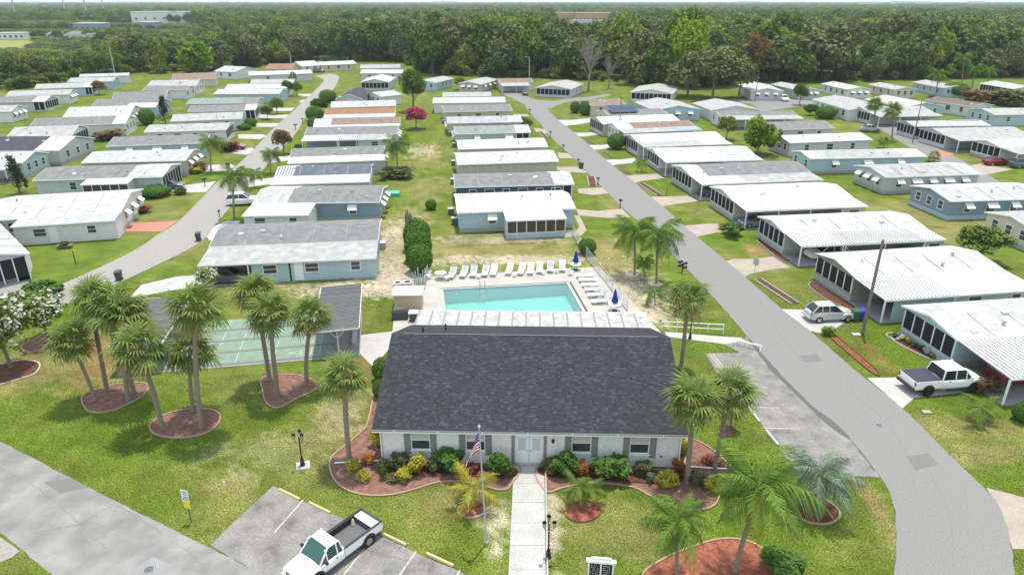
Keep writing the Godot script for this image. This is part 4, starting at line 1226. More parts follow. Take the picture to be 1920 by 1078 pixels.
	home("white mobile home with pale grey roof, fifth from the left around the street head", 42.37, -208.89, 1.2481, 15.88, 12.00, {"w":"wh","segs":[[0,1,"lg"]],"lean":[],"a":"s","b":"w","near":"n","he":2.7,"sl":0.17})
	home("pale blue mobile home with white roof, nearest home back, right side of the wide street", 40.81, -51.48, 0.1380, 13.27, 6.66, {"w":"lb","segs":[[0,1,"wf"]],"lean":[[0,1,5.2,"wr","o"]],"a":"s","b":"w","near":"n","he":2.7,"sl":0.17})
	home("olive mobile home with white roof, second home back, right side of the wide street", 39.99, -64.90, 0.1595, 15.95, 6.76, {"w":"ol","segs":[[0,1,"wf"]],"lean":[[0,0.46,4.6,"wr","l"],[0.46,1,4.6,"wf","e"]],"a":"s","b":"w","near":"n","he":2.7,"sl":0.17,"lw":"gn"})
	home("pale green mobile home with white roof, third home back, right side of the wide street", 39.14, -78.10, 0.1310, 17.36, 6.74, {"w":"gn","segs":[[0,1,"wf"]],"lean":[[0,0.3,3.6,"wr","o"],[0.3,0.86,3.6,"gr","o"],[0.86,1,3.6,"wr","e"]],"a":"s","b":"w","near":"n","he":2.7,"sl":0.17})
	home("cream mobile home with white ribbed roof, fourth home back, right side of the wide street", 36.95, -92.00, 0.1416, 16.82, 8.00, {"w":"cr","segs":[[0,1,"wr"]],"lean":[[0,0.8,3.5,"wr","o"],[0.8,1,3.5,"wf","e"]],"a":"s","b":"w","near":"n","he":2.7,"sl":0.17})
	home("pale green with grey shingle roof, fifth home back, right side of the wide street", 35.76, -105.98, 0.1696, 19.35, 8.13, {"w":"gn","segs":[[0,0.14,"wr"],[0.14,1,"sg"]],"lean":[[0,0.38,3.5,"wr","o"],[0.38,1,3.5,"lg","e"]],"a":"s","b":"w","near":"n","he":2.7,"sl":0.17})
	home("white mobile home with white roof, sixth home back, right side of the wide street", 32.91, -119.58, 0.1287, 17.01, 6.83, {"w":"wh","segs":[[0,0.14,"wr"],[0.14,1,"wf"]],"lean":[[0,0.6,3.5,"wr","o"],[0.6,1,3.5,"wf","e"]],"a":"s","b":"w","near":"n","he":2.7,"sl":0.17})
	home("pale grey with white ribbed roof, seventh home back, right side of the wide street", 31.24, -132.87, 0.1829, 17.45, 8.00, {"w":"gy","segs":[[0,0.1,"wr"],[0.1,1,"wr"]],"lean":[[0,0.7,3,"lg","o"],[0.7,1,3,"wf","e"]],"a":"s","b":"w","near":"n","he":2.7,"sl":0.17})
	home("white mobile home with tan shingle roof, eighth home back, right side of the wide street", 29.47, -147.04, 0.2265, 17.26, 7.17, {"w":"wh","segs":[[0,0.2,"wr"],[0.2,1,"tn"]],"lean":[[0,1,3,"lg","o"]],"a":"w","b":"w","near":"n","he":2.7,"sl":0.17,"tarp":1})
	home("tan mobile home with white roof, ninth home back, right side of the wide street", 27.19, -154.40, 0.2163, 17.92, 9.50, {"w":"tn","segs":[[0,1,"wf"]],"lean":[],"a":"s","b":"w","near":"n","he":2.7,"sl":0.17})
	home("cream mobile home with grey shingle roof, tenth home back, right side of the wide street", 28.23, -163.83, 0.2228, 14.19, 9.50, {"w":"cr","segs":[[0,1,"sg"]],"lean":[],"a":"w","b":"w","near":"n","he":2.7,"sl":0.17,"solar":1})
	home("cream mobile home with tan shingle roof, eleventh home back, right side of the wide street", 23.16, -181.49, 0.3003, 9.71, 9.50, {"w":"cr","segs":[[0,1,"tn"]],"lean":[],"a":"w","b":"w","near":"w2","he":2.7,"sl":0.17})
	home("pale blue mobile home with pale grey roof, nearest home back in the inner right block", 39.06, -175.88, -1.4243, 14.85, 12.00, {"w":"lb","segs":[[0,1,"lg"]],"lean":[],"a":"w","b":"a","near":"n","he":2.7,"sl":0.17})
	home("white mobile home with pale grey roof, second home back in the inner right block", 53.30, -174.93, -1.4552, 12.90, 12.00, {"w":"wh","segs":[[0,1,"lg"]],"lean":[],"a":"w","b":"w","near":"n","he":2.7,"sl":0.17})
	home("white mobile home with grey shingle roof, third home back in the inner right block", 56.65, -162.97, 0.0868, 18.25, 6.02, {"w":"wh","segs":[[0,1,"sg"]],"lean":[[0,1,3.4,"lg","o"]],"a":"w","b":"w","near":"n","he":2.7,"sl":0.17})
	home("pale grey mobile home with grey shingle roof, fourth home back in the inner right block", 58.85, -146.43, 0.1681, 15.12, 9.11, {"w":"gy","segs":[[0,1,"sg"]],"lean":[],"a":"w","b":"w","near":"w3","he":2.7,"sl":0.17})
	home("pale grey mobile home with white roof, fifth home back in the inner right block", 59.34, -132.27, 0.1935, 17.26, 7.38, {"w":"gy","segs":[[0,1,"wf"]],"lean":[],"a":"w","b":"w","near":"w3","he":2.7,"sl":0.17})
	home("pale blue mobile home with pale grey roof, sixth home back in the inner right block", 59.78, -117.50, 0.0919, 20.71, 6.73, {"w":"lb","segs":[[0,0.12,"wf"],[0.12,0.8,"lg"],[0.8,1,"wf"]],"lean":[],"a":"w","b":"w","near":"a3","he":2.7,"sl":0.17})
	home("pale green mobile home with pale grey roof, seventh home back in the inner right block", 63.22, -105.39, 0.1292, 15.84, 8.14, {"w":"gn","segs":[[0,0.83,"lg"],[0.83,1,"wf"]],"lean":[],"a":"a","b":"w","near":"a5","he":2.7,"sl":0.17})
	home("blue mobile home with white roof, eighth home back in the inner right block", 65.14, -92.12, 0.1007, 15.69, 8.48, {"w":"bl","segs":[[0,1,"wf"]],"lean":[],"a":"w","b":"w","near":"a4","he":2.7,"sl":0.17,"skirt":"lb"})
	home("cream mobile home with pale grey roof, ninth home back in the inner right block", 64.54, -78.64, 0.0959, 10.27, 8.13, {"w":"cr","segs":[[0,1,"lg"]],"lean":[],"a":"w","b":"w","near":"w3","he":2.7,"sl":0.17})
	home("pale grey mobile home with white roof, nearest home back by the right-hand street", 75.32, -214.12, -1.6598, 16.61, 9.50, {"w":"gy","segs":[[0,1,"wf"]],"lean":[],"a":"w","b":"a","near":"n","he":2.7,"sl":0.17})
	home("pale green mobile home with pale grey roof, second home back by the right-hand street", 86.64, -215.79, -1.4147, 16.85, 7.09, {"w":"gn","segs":[[0,1,"lg"]],"lean":[],"a":"w","b":"a","near":"n","he":2.7,"sl":0.17})
	home("white mobile home with white roof, third home back by the right-hand street", 102.82, -217.37, -1.4789, 15.57, 7.93, {"w":"wh","segs":[[0,1,"wf"]],"lean":[],"a":"w","b":"a","near":"w4","he":2.7,"sl":0.17})
	home("cream mobile home with pale grey roof, fourth home back by the right-hand street", 116.60, -216.37, -1.4814, 13.61, 7.45, {"w":"cr","segs":[[0,1,"lg"]],"lean":[],"a":"w","b":"w","near":"w3","he":2.7,"sl":0.17})
	home("pale blue mobile home with pale grey roof, fifth home back by the right-hand street", 134.19, -221.28, -1.5530, 16.66, 8.39, {"w":"lb","segs":[[0,1,"lg"]],"lean":[],"a":"w","b":"w","near":"w4","he":2.7,"sl":0.17})
	home("pale grey mobile home with white roof, sixth home back by the right-hand street", 154.28, -218.51, -1.5331, 14.98, 9.50, {"w":"gy","segs":[[0,1,"wf"]],"lean":[],"a":"w","b":"w","near":"s","he":2.7,"sl":0.17})
	home("white mobile home with pale grey roof, nearest home back in the far right block", 86.93, -178.39, -1.5272, 19.74, 12.00, {"w":"wh","segs":[[0,1,"lg"]],"lean":[],"a":"w","b":"w","near":"w6","he":2.7,"sl":0.17})
	home("pale blue mobile home with white roof, second home back in the far right block", 101.40, -181.21, -1.3913, 15.07, 12.00, {"w":"lb","segs":[[0,1,"wf"]],"lean":[],"a":"w","b":"w","near":"n","he":2.7,"sl":0.17})
	home("white mobile home with brown shingle roof, third home back in the far right block", 116.00, -181.61, -1.2075, 13.45, 7.87, {"w":"wh","segs":[[0,1,"br"]],"lean":[],"a":"w","b":"w","near":"w3","he":2.7,"sl":0.17})
	home("pale green mobile home with pale grey roof, fourth home back in the far right block", 91.53, -168.68, 0.1054, 15.77, 9.36, {"w":"gn","segs":[[0,1,"lg"]],"lean":[[0,1,3.4,"lg","o"]],"a":"s","b":"w","near":"n","he":2.7,"sl":0.17})
	home("pale green mobile home with white roof, fifth home back in the far right block", 92.80, -148.99, 0.0636, 16.72, 6.75, {"w":"gn","segs":[[0,1,"wf"]],"lean":[],"a":"s","b":"w","near":"s","he":2.7,"sl":0.17,"tarp2":1})
	home("pale grey mobile home with pale grey roof, sixth home back in the far right block", 93.20, -139.48, 0.1002, 17.34, 8.44, {"w":"gy","segs":[[0,1,"lg"]],"lean":[[0,1,3.6,"lg","o"]],"a":"s","b":"w","near":"n","he":2.7,"sl":0.17})
	home("white mobile home with white roof, seventh home back in the far right block", 96.93, -127.30, 0.1272, 19.28, 7.49, {"w":"wh","segs":[[0,1,"wf"]],"lean":[[0,1,3.6,"lg","o"]],"a":"s","b":"w","near":"n","he":2.7,"sl":0.17})
	home("pale blue mobile home with pale grey roof, eighth home back in the far right block", 120.06, -166.17, 0.0914, 17.66, 9.23, {"w":"lb","segs":[[0,1,"lg"]],"lean":[],"a":"w","b":"w","near":"w3","he":2.7,"sl":0.17})
	home("pale grey mobile home with white roof, eleventh home back in the second leftmost row", -59.24, -71.13, 2.3535, 19.66, 6.47, {"w":"gy","segs":[[0,1,"wf"]],"lean":[],"a":"o","b":"w","near":"n","he":2.9,"sl":0.24})

# ---------------------------------------------------------------- clubhouse, pool, court
func make_clubhouse() -> void:
	var t := thing("clubhouse", "white clubhouse with dark shingle gable roof, shuttered windows and double doors", "clubhouse", Vector3(1.0, 0, -35.4), -0.030)
	# local frame: x along the front, z towards the viewer, front wall at z = 0
	var x0 := -9.15
	var x1 := 9.35
	var back := -14.3
	var he := 2.62
	var pitch := 0.385
	var ov := 0.32
	var ridge := -7.15
	var peak := he + (ov - ridge) * pitch
	var m := Mesher.new()
	# front wall built round its openings, with reveals
	var openings := [[-7.34, -6.14, 0.95, 2.2], [-3.89, -2.69, 0.95, 2.2], [2.72, 3.92, 0.95, 2.2], [6.33, 7.53, 0.95, 2.2], [-0.83, 0.97, 0.05, 2.15]]
	openings.sort_custom(func(a, b): return a[0] < b[0])
	var at := x0
	for o in openings:
		m.bx(at, 0, -0.22, o[0], he, 0)
		m.bx(o[0], o[3], -0.22, o[1], he, 0)
		if o[2] > 0.1:
			m.bx(o[0], 0, -0.22, o[1], o[2], 0)
		at = o[1]
	m.bx(at, 0, -0.22, x1, he, 0)
	# sides and back
	m.bx(x0, 0, back, x1, he, back + 0.2)
	for sx in [x0, x1 - 0.2]:
		m.bx(sx, 0, back + 0.2, sx + 0.2, he, -0.22)
		var g := [Vector2(back, he), Vector2(0, he), Vector2(ridge, peak - 0.2)]
		var a := []
		for q in g:
			a.append(q)
		for k in 2:
			var xx: float = sx + (0.0 if k == 0 else 0.2)
			if k == 0:
				m.tri(Vector3(xx, a[1].y, a[1].x), Vector3(xx, a[0].y, a[0].x), Vector3(xx, a[2].y, a[2].x))
			else:
				m.tri(Vector3(xx, a[0].y, a[0].x), Vector3(xx, a[1].y, a[1].x), Vector3(xx, a[2].y, a[2].x))
	part(m, "wall", M.block_white, t)
	for o in openings:
		var w: float = o[1] - o[0]
		if o[2] > 0.1:
			var f := Mesher.new()
			var y0: float = o[2]
			var y1: float = o[3]
			f.bx(-w / 2, y0, -0.14, w / 2, y0 + 0.05, -0.04)
			f.bx(-w / 2, y1 - 0.05, -0.14, w / 2, y1, -0.04)
			f.bx(-w / 2, y0 + 0.05, -0.14, -w / 2 + 0.05, y1 - 0.05, -0.04)
			f.bx(w / 2 - 0.05, y0 + 0.05, -0.14, w / 2, y1 - 0.05, -0.04)
			f.bx(-w / 2 + 0.05, y0 + 0.70, -0.13, w / 2 - 0.05, y0 + 0.75, -0.03)
			var c := Vector3((o[0] + o[1]) / 2, 0, 0)
			var wn := part(f, "window", M.trim, t, c)
			f = Mesher.new()
			f.bx(-w / 2 + 0.05, y0 + 0.05, -0.11, w / 2 - 0.05, y0 + 0.70, -0.09)
			part(f, "lower_pane", M.pane, wn)
			f = Mesher.new()
			f.bx(-w / 2 + 0.05, y0 + 0.75, -0.11, w / 2 - 0.05, y1 - 0.05, -0.09)
			part(f, "blind", M.blind, wn)
			f = Mesher.new()
			f.bx(-w / 2 - 0.1, y0 - 0.08, -0.1, w / 2 + 0.1, y0 - 0.004, 0.05)
			part(f, "sill", M.block_white, t, c)
			for s in [-1, 1]:
				f = Mesher.new()
				f.bx(-0.2, y0 - 0.28, 0.004, 0.2, y1 + 0.12, 0.03)
				f.bx(-0.2, y0 - 0.28, 0.03, -0.16, y1 + 0.12, 0.045)
				f.bx(0.16, y0 - 0.28, 0.03, 0.2, y1 + 0.12, 0.045)
				for k in 16:
					var yy := y0 - 0.24 + k * 0.1
					f.bx(-0.16, yy, 0.03, 0.16, yy + 0.05, 0.042)
				part(f, "shutter", M.shutter, t, c + Vector3((w / 2 + 0.22) * s, 0, 0))
		else:
			for s in [-1, 1]:
				var f := Mesher.new()
				f.bx(-0.44, 0.05, -0.12, 0.44, 2.13, -0.07)
				f.bx(-0.30, 1.0, -0.07, -0.25, 2.0, -0.05)
				f.bx(0.25, 1.0, -0.07, 0.30, 2.0, -0.05)
				f.bx(-0.30, 1.95, -0.07, 0.30, 2.0, -0.05)
				f.bx(-0.30, 1.0, -0.07, 0.30, 1.05, -0.05)
				f.bx(-0.3, 0.2, -0.07, 0.3, 0.85, -0.055)
				var dr := part(f, "door", M.trim, t, Vector3(0.07 + 0.45 * s, 0, 0))
				f = Mesher.new()
				f.bx(-0.25, 1.05, -0.069, 0.25, 1.95, -0.062)
				part(f, "door_glass", M.frosted, dr)
				f = Mesher.new()
				f.bx(-0.03, 0.95, -0.07, 0.03, 1.08, -0.01)
				part(f, "handle", M.metal_grey, dr, Vector3(-0.36 * s, 0, 0))
			for s in [-1, 1]:
				var f := Mesher.new()
				f.bx(-0.09, 0.02, 0.004, 0.09, 2.4, 0.06)
				part(f, "door_post", M.shutter, t, Vector3(0.07 + 1.0 * s, 0, 0))
	# roof deck under the shingles
	m = Mesher.new()
	var rx0 := x0 - 0.52
	var rx1 := x1 + 0.42
	var d := Vector3(0, 0.14, 0)
	var A := Vector3(rx0, he, ov)
	var B := Vector3(rx1, he, ov)
	var C := Vector3(rx1, peak, ridge)
	var D := Vector3(rx0, peak, ridge)
	var back_y := he - 0.1
	var bz := back - 0.35
	var E := Vector3(rx1, back_y, bz)
	var G := Vector3(rx0, back_y, bz)
	m.quad(D, C, B, A)
	m.quad(C, D, G, E)
	m.quad(A - d, B - d, C - d, D - d)
	m.quad(E - d, G - d, D - d, C - d)
	m.quad(A, B, B - d, A - d)
	m.quad(E, G, G - d, E - d)
	for q in [[A, D], [G, D], [C, B], [C, E]]:
		m.quad(q[0], q[0] - d, q[1] - d, q[1])
	part(m, "roof", M.shingle_cap, t)
	# each shingle tab is a thin slab that laps the one below
	var slope := sqrt(1.0 + pitch * pitch)
	for face in 2:
		m = Mesher.new()
		var run := ov - ridge if face == 0 else ridge - bz
		var drop := peak - he if face == 0 else peak - back_y
		var fall := drop / run
		var rows := int(run * sqrt(1 + fall * fall) / 0.145)
		for r in rows:
			var f0 := float(r) / rows
			var f1 := float(r + 1.0) / rows + 0.004
			var x := rx0 - rng.randf_range(0, 0.3)
			while x < rx1:
				var w := rng.randf_range(0.12, 0.32)
				var a := maxf(x, rx0)
				var b := minf(x + w - 0.008, rx1)
				x += w
				if b - a < 0.03:
					continue
				var k := rng.randf_range(0.043, 0.062)
				if rng.randf() < 0.16:
					k = rng.randf_range(0.062, 0.088)
				m.col = Color(k * 0.97, k * 1.0, k * 1.18)
				var th := rng.randf_range(0.014, 0.02)
				var za := ridge + (run * f0 if face == 0 else -run * f0)
				var zb := ridge + (run * f1 if face == 0 else -run * f1)
				var p := Vector3(a, peak - drop * f0 + 0.004, za)
				var q := Vector3(b, peak - drop * f0 + 0.004, za)
				var s := Vector3(b, peak - drop * f1 + th, zb)
				var u := Vector3(a, peak - drop * f1 + th, zb)
				if face == 1:
					m.quad(q, p, u, s)
					m.quad(s, u, u - Vector3(0, th, 0), s - Vector3(0, th, 0))
				else:
					m.quad(p, q, s, u)
					m.quad(u, s, s - Vector3(0, th, 0), u - Vector3(0, th, 0))
		var sh := part(m, "shingles", M.shingle, t)
		sh.set_meta("kind", "stuff")
	m = Mesher.new()
	m.bar(Vector3(rx0 + 0.8, peak + 0.012, ridge), Vector3(rx1 - 0.9, peak + 0.012, ridge), 0.12, 0.02)  # dark line along the ridge, put into the colour of a thin bar
	part(m, "dark_ridge_strip", M.metal_dark, t)
	for q in [[-7.6, ridge - 0.9], [-6.2, ridge - 2.6]]:
		m = Mesher.new()
		m.tube([Vector3(0, -0.6, 0), Vector3(0, 0.35, 0)], [0.06, 0.06], 8)
		part(m, "vent_pipe", M.black, t, Vector3(q[0], peak - absf(ridge - q[1]) * 0.35 + 0.1, q[1]))
	# gutter, dark drip edge, downpipes that run out over the ground
	m = Mesher.new()
	m.bx(rx0, he - 0.13, ov + 0.01, rx1, he - 0.02, ov + 0.12)
	part(m, "gutter", M.trim, t)
	m = Mesher.new()
	m.bx(rx0, he - 0.015, ov + 0.004, rx1, he + 0.02, ov + 0.14)
	part(m, "drip_edge", M.metal_dark, t)
	for k in 7:
		m = Mesher.new()
		m.bx(-0.02, he - 0.12, ov + 0.12, 0.02, he + 0.03, ov + 0.16)
		part(m, "gutter_strap", M.plastic_white, t, Vector3(rx0 + 1.4 + k * 2.75, 0, 0))
	for s in [[-1, x0 - 0.06], [1, x1 + 0.06]]:
		m = Mesher.new()
		var xx: float = s[1]
		var far: float = xx + s[0] * 3.0
		m.tube([Vector3(xx, he - 0.1, ov + 0.05), Vector3(xx, he - 0.3, 0.07), Vector3(xx, 0.3, 0.07), Vector3(xx + s[0] * 0.25, 0.16, 0.1), Vector3(far, 0.11, 0.35 if s[0] < 0 else 0.2)], [0.05, 0.05, 0.05, 0.05, 0.05], 8)
		part(m, "downpipe", M.plastic_white, t)
	m = Mesher.new()
	m.tube([Vector3(0, 0.3, 0), Vector3(0, 0.24, 0), Vector3(0, 0.02, 0), Vector3(0, 0, 0)], [0.03, 0.11, 0.07, 0.03], 6)
	m.bar(Vector3(0, 0.2, 0), Vector3(0, 0.2, -0.16), 0.03)
	part(m, "wall_lantern", M.black, t, Vector3(1.55, 1.75, 0.17))
	m = Mesher.new()
	m.bx(-0.05, 0, 0, 0.05, 0.12, 0.06)
	part(m, "tap_box", M.metal_dark, t, Vector3(8.3, 0.75, 0.004))
	# flat white cover over the patio behind, one sheet per panel
	var c := thing("patio_cover", "long flat white metal patio cover between clubhouse and pool", "patio cover", Vector3(1.75, 0, -51.15), -0.028)
	var L := 19.4
	var n := 17
	if not cache.has("cover"):
		var pn := Mesher.new()
		var w := L / n
		pn.bx(-w / 2 + 0.08, 0, -1.75, w / 2 - 0.08, 0.055, 1.75)
		cache["cover"] = pn.mesh()
		pn = Mesher.new()
		pn.bx(-0.075, 0.0, -1.74, 0.075, 0.06, 1.74)
		cache["cover_seam"] = pn.mesh()
	for k in n:
		part(cache["cover"], "roof_panel", M.cover if k % 3 != 1 else M.cover_b, c, Vector3(-L / 2 + L * (k + 0.5) / n, 2.48, 0))
		part(cache["cover_seam"], "seam", M.seam, c, Vector3(-L / 2 + L * k / n, 2.48, 0))
	m = Mesher.new()
	m.bx(-L / 2, 2.3, -1.85, L / 2, 2.52, -1.77)
	part(m, "gutter", M.trim, c)
	for k in 7:
		m = Mesher.new()
		m.bx(-0.05, 0, -0.05, 0.05, 2.46, 0.05)
		part(m, "post", M.trim, c, Vector3(-L / 2 + 0.3 + k * (L - 0.6) / 6, 0, -1.6))


func make_pool() -> void:
	var q := pool_outline()
	# deck round the pool
	var m := Mesher.new()
	var y := 0.07
	var corner := [Vector2(-8.9, -67.0), Vector2(9.6, -70.0), Vector2(13.4, -52.6), Vector2(-8.6, -49.6)]
	var hole := [q[0], q[1], q[2], q[3]]
	var cen := Vector2(0, -60)
	var rim := []
	for p in hole:
		rim.append(p + (p - cen).normalized() * 0.38)
	for k in 4:
		var j := (k + 1) % 4
		var a: Vector2 = rim[k]
		var b: Vector2 = rim[j]
		var c: Vector2 = corner[j]
		var d: Vector2 = corner[k]
		m.quad(Vector3(d.x, y, d.y), Vector3(c.x, y, c.y), Vector3(b.x, y, b.y), Vector3(a.x, y, a.y))
		m.quad(Vector3(c.x, y, c.y), Vector3(d.x, y, d.y), Vector3(d.x, y - 0.12, d.y), Vector3(c.x, y - 0.12, c.y))
	struct(m, "pool_deck", M.deck)
	# coping, basin, water, dark tile band
	var pool := thing("swimming_pool", "rectangular turquoise swimming pool with pale coping behind the clubhouse", "swimming pool", Vector3(0, 0, 0))
	m = Mesher.new()
	for k in 4:
		var j := (k + 1) % 4
		var a := Vector3(hole[k].x, y + 0.03, hole[k].y)
		var b := Vector3(hole[j].x, y + 0.03, hole[j].y)
		var c := Vector3(rim[j].x, y + 0.03, rim[j].y)
		var d := Vector3(rim[k].x, y + 0.03, rim[k].y)
		m.quad(d, c, b, a)
		m.quad(c, d, d - Vector3(0, 0.1, 0), c - Vector3(0, 0.1, 0))
		m.quad(a, b, b - Vector3(0, 0.2, 0), a - Vector3(0, 0.2, 0))
	part(m, "coping", M.concrete_white, pool)
	m = Mesher.new()
	for k in 4:
		var j := (k + 1) % 4
		var a := Vector3(hole[k].x, -0.09, hole[k].y)
		var b := Vector3(hole[j].x, -0.09, hole[j].y)
		m.quad(a, b, b - Vector3(0, 1.5, 0), a - Vector3(0, 1.5, 0))
	m.quad(Vector3(hole[0].x, -1.45, hole[0].y), Vector3(hole[1].x, -1.25, hole[1].y), Vector3(hole[2].x, -1.25, hole[2].y), Vector3(hole[3].x, -1.45, hole[3].y))
	part(m, "basin", M.pool_paint, pool)
	m = Mesher.new()
	for k in [0, 1]:
		var j: int = k + 1
		var o: Vector2 = (rim[k] - hole[k]) * 1.0
		var a := Vector3(rim[k].x, y + 0.012, rim[k].y)
		var b := Vector3(rim[j].x, y + 0.012, rim[j].y)
		var e := (b - a).normalized()
		var s := Vector3(e.z, 0, -e.x) * 0.11
		m.bar(a + s, b + s, 0.2, 0.02)
	part(m, "drain_strip", M.tile_black, pool)
	m = Mesher.new()
	m.quad(Vector3(hole[0].x, -0.02, hole[0].y), Vector3(hole[1].x, -0.02, hole[1].y), Vector3(hole[2].x, -0.02, hole[2].y), Vector3(hole[3].x, -0.02, hole[3].y))
	part(m, "water", M.water, pool)
	m = Mesher.new()
	for s in [-0.25, 0.25]:
		var b := Vector3(-3.0 + s, 0, -63.95)
		m.tube([b + Vector3(-0.05, 0.08, -0.5), b + Vector3(-0.05, 0.75, -0.45), b + Vector3(0, 0.85, -0.1), b + Vector3(0.05, 0.6, 0.25), b + Vector3(0.05, -1.0, 0.25)], [0.025, 0.025, 0.025, 0.025, 0.025], 6)
	for k in 3:
		m.bar(Vector3(-3.2, -0.15 - 0.28 * k, -63.7), Vector3(-2.7, -0.15 - 0.28 * k, -63.7), 0.07, 0.03)
	part(m, "ladder", M.galvanised, pool)
	# equipment house by the pool, with condensers and covered boxes
	var t := thing("pump_house", "small tan shed with flat cream roof beside the pool", "shed", V(-9.85, -59.49), 0.05)
	m = Mesher.new()
	m.bx(-1.3, 0, -1.0, 1.3, 1.55, 0.9)
	part(m, "wall", M.shed_tan, t)
	m = Mesher.new()
	m.bx(-1.45, 1.55, -1.2, 1.45, 1.68, 1.1)
	part(m, "roof", M.shed_roof, t)
	for k in 2:
		var u := thing("air_conditioner", "round-fan air conditioner behind the pump house, " + ["left", "right"][k] + " of the pair", "air conditioner", [V(-11.56, -63.67), V(-10.61, -63.81)][k], 0, "condenser units")
		m = Mesher.new()
		m.bx(-0.4, 0, -0.4, 0.4, 0.75, 0.4)
		part(m, "casing", M.metal_grey, u)
		m = Mesher.new()
		m.bx(-0.43, 0.75, -0.43, 0.43, 0.80, 0.43)
		part(m, "top_plate", M.trim, u)
		m = Mesher.new()
		m.tube([Vector3(0, 0.795, 0), Vector3(0, 0.815, 0)], [0.33, 0.33], 16)
		part(m, "fan_grille", M.black, u)
	t = thing("covered_grill", "bulky black-covered cabinet in front of the pump house", "covered cabinet", V(-10.3, -56.76), 0.1)
	m = Mesher.new()
	m.loft([[Vector3(0.75, 0, 0.4), Vector3(0.75, 0, -0.4), Vector3(-0.75, 0, -0.4), Vector3(-0.75, 0, 0.4)], [Vector3(0.7, 0.8, 0.36), Vector3(0.7, 0.85, -0.36), Vector3(-0.72, 0.82, -0.36), Vector3(-0.7, 0.78, 0.36)], [Vector3(0.5, 1.05, 0.2), Vector3(0.55, 1.12, -0.2), Vector3(-0.5, 1.15, -0.22), Vector3(-0.55, 1.02, 0.22)]])
	part(m, "cover", M.bin_dark, t)
	t = thing("waste_bin", "dark bin with a white lid beside the covered cabinet", "bin", V(-8.97, -56.31), 0)
	m = Mesher.new()
	m.bx(-0.35, 0, -0.3, 0.35, 0.85, 0.3)
	part(m, "body", M.bin_dark, t)
	m = Mesher.new()
	m.bx(-0.42, 0.85, -0.36, 0.42, 0.98, 0.36)
	part(m, "lid", M.plastic_white, t)


func lounger(label: String, at: Vector3, turn: float, sling: Material, flat := false) -> void:
	var t := thing("pool_lounger", label, "lounger", at, turn, "loungers round the pool")
	# foot towards +z, backrest at -z
	var m := Mesher.new()
	var back := Vector3(0, 0.34, -0.95) if flat else Vector3(0, 0.85, -0.8)
	for s in [-0.31, 0.31]:
		m.bar(Vector3(s, 0.32, 0.95), Vector3(s, 0.32, -0.25), 0.05)
		m.bar(Vector3(s, 0.32, -0.25), back + Vector3(s, 0, 0), 0.05)
		for z in [0.75, -0.35]:
			m.bar(Vector3(s, 0.0, z), Vector3(s, 0.32, z), 0.05)
		if not flat:
			m.bar(Vector3(s, 0.5, -0.1), Vector3(s, 0.5, 0.3), 0.05, 0.03)
			m.bar(Vector3(s, 0.32, 0.3), Vector3(s, 0.5, 0.3), 0.03)
	m.bar(Vector3(-0.31, 0.32, 0.95), Vector3(0.31, 0.32, 0.95), 0.05)
	part(m, "frame", M.plastic_white, t)
	m = Mesher.new()
	for k in 7:
		m.bx(-0.28, 0.335, -0.22 + k * 0.165, 0.28, 0.36, -0.22 + k * 0.165 + 0.15)
	part(m, "seat", sling, t)
	m = Mesher.new()
	m.bar(Vector3(0, 0.35, -0.27), back + Vector3(0, 0.03, 0), 0.56, 0.03)
	part(m, "backrest", sling, t)


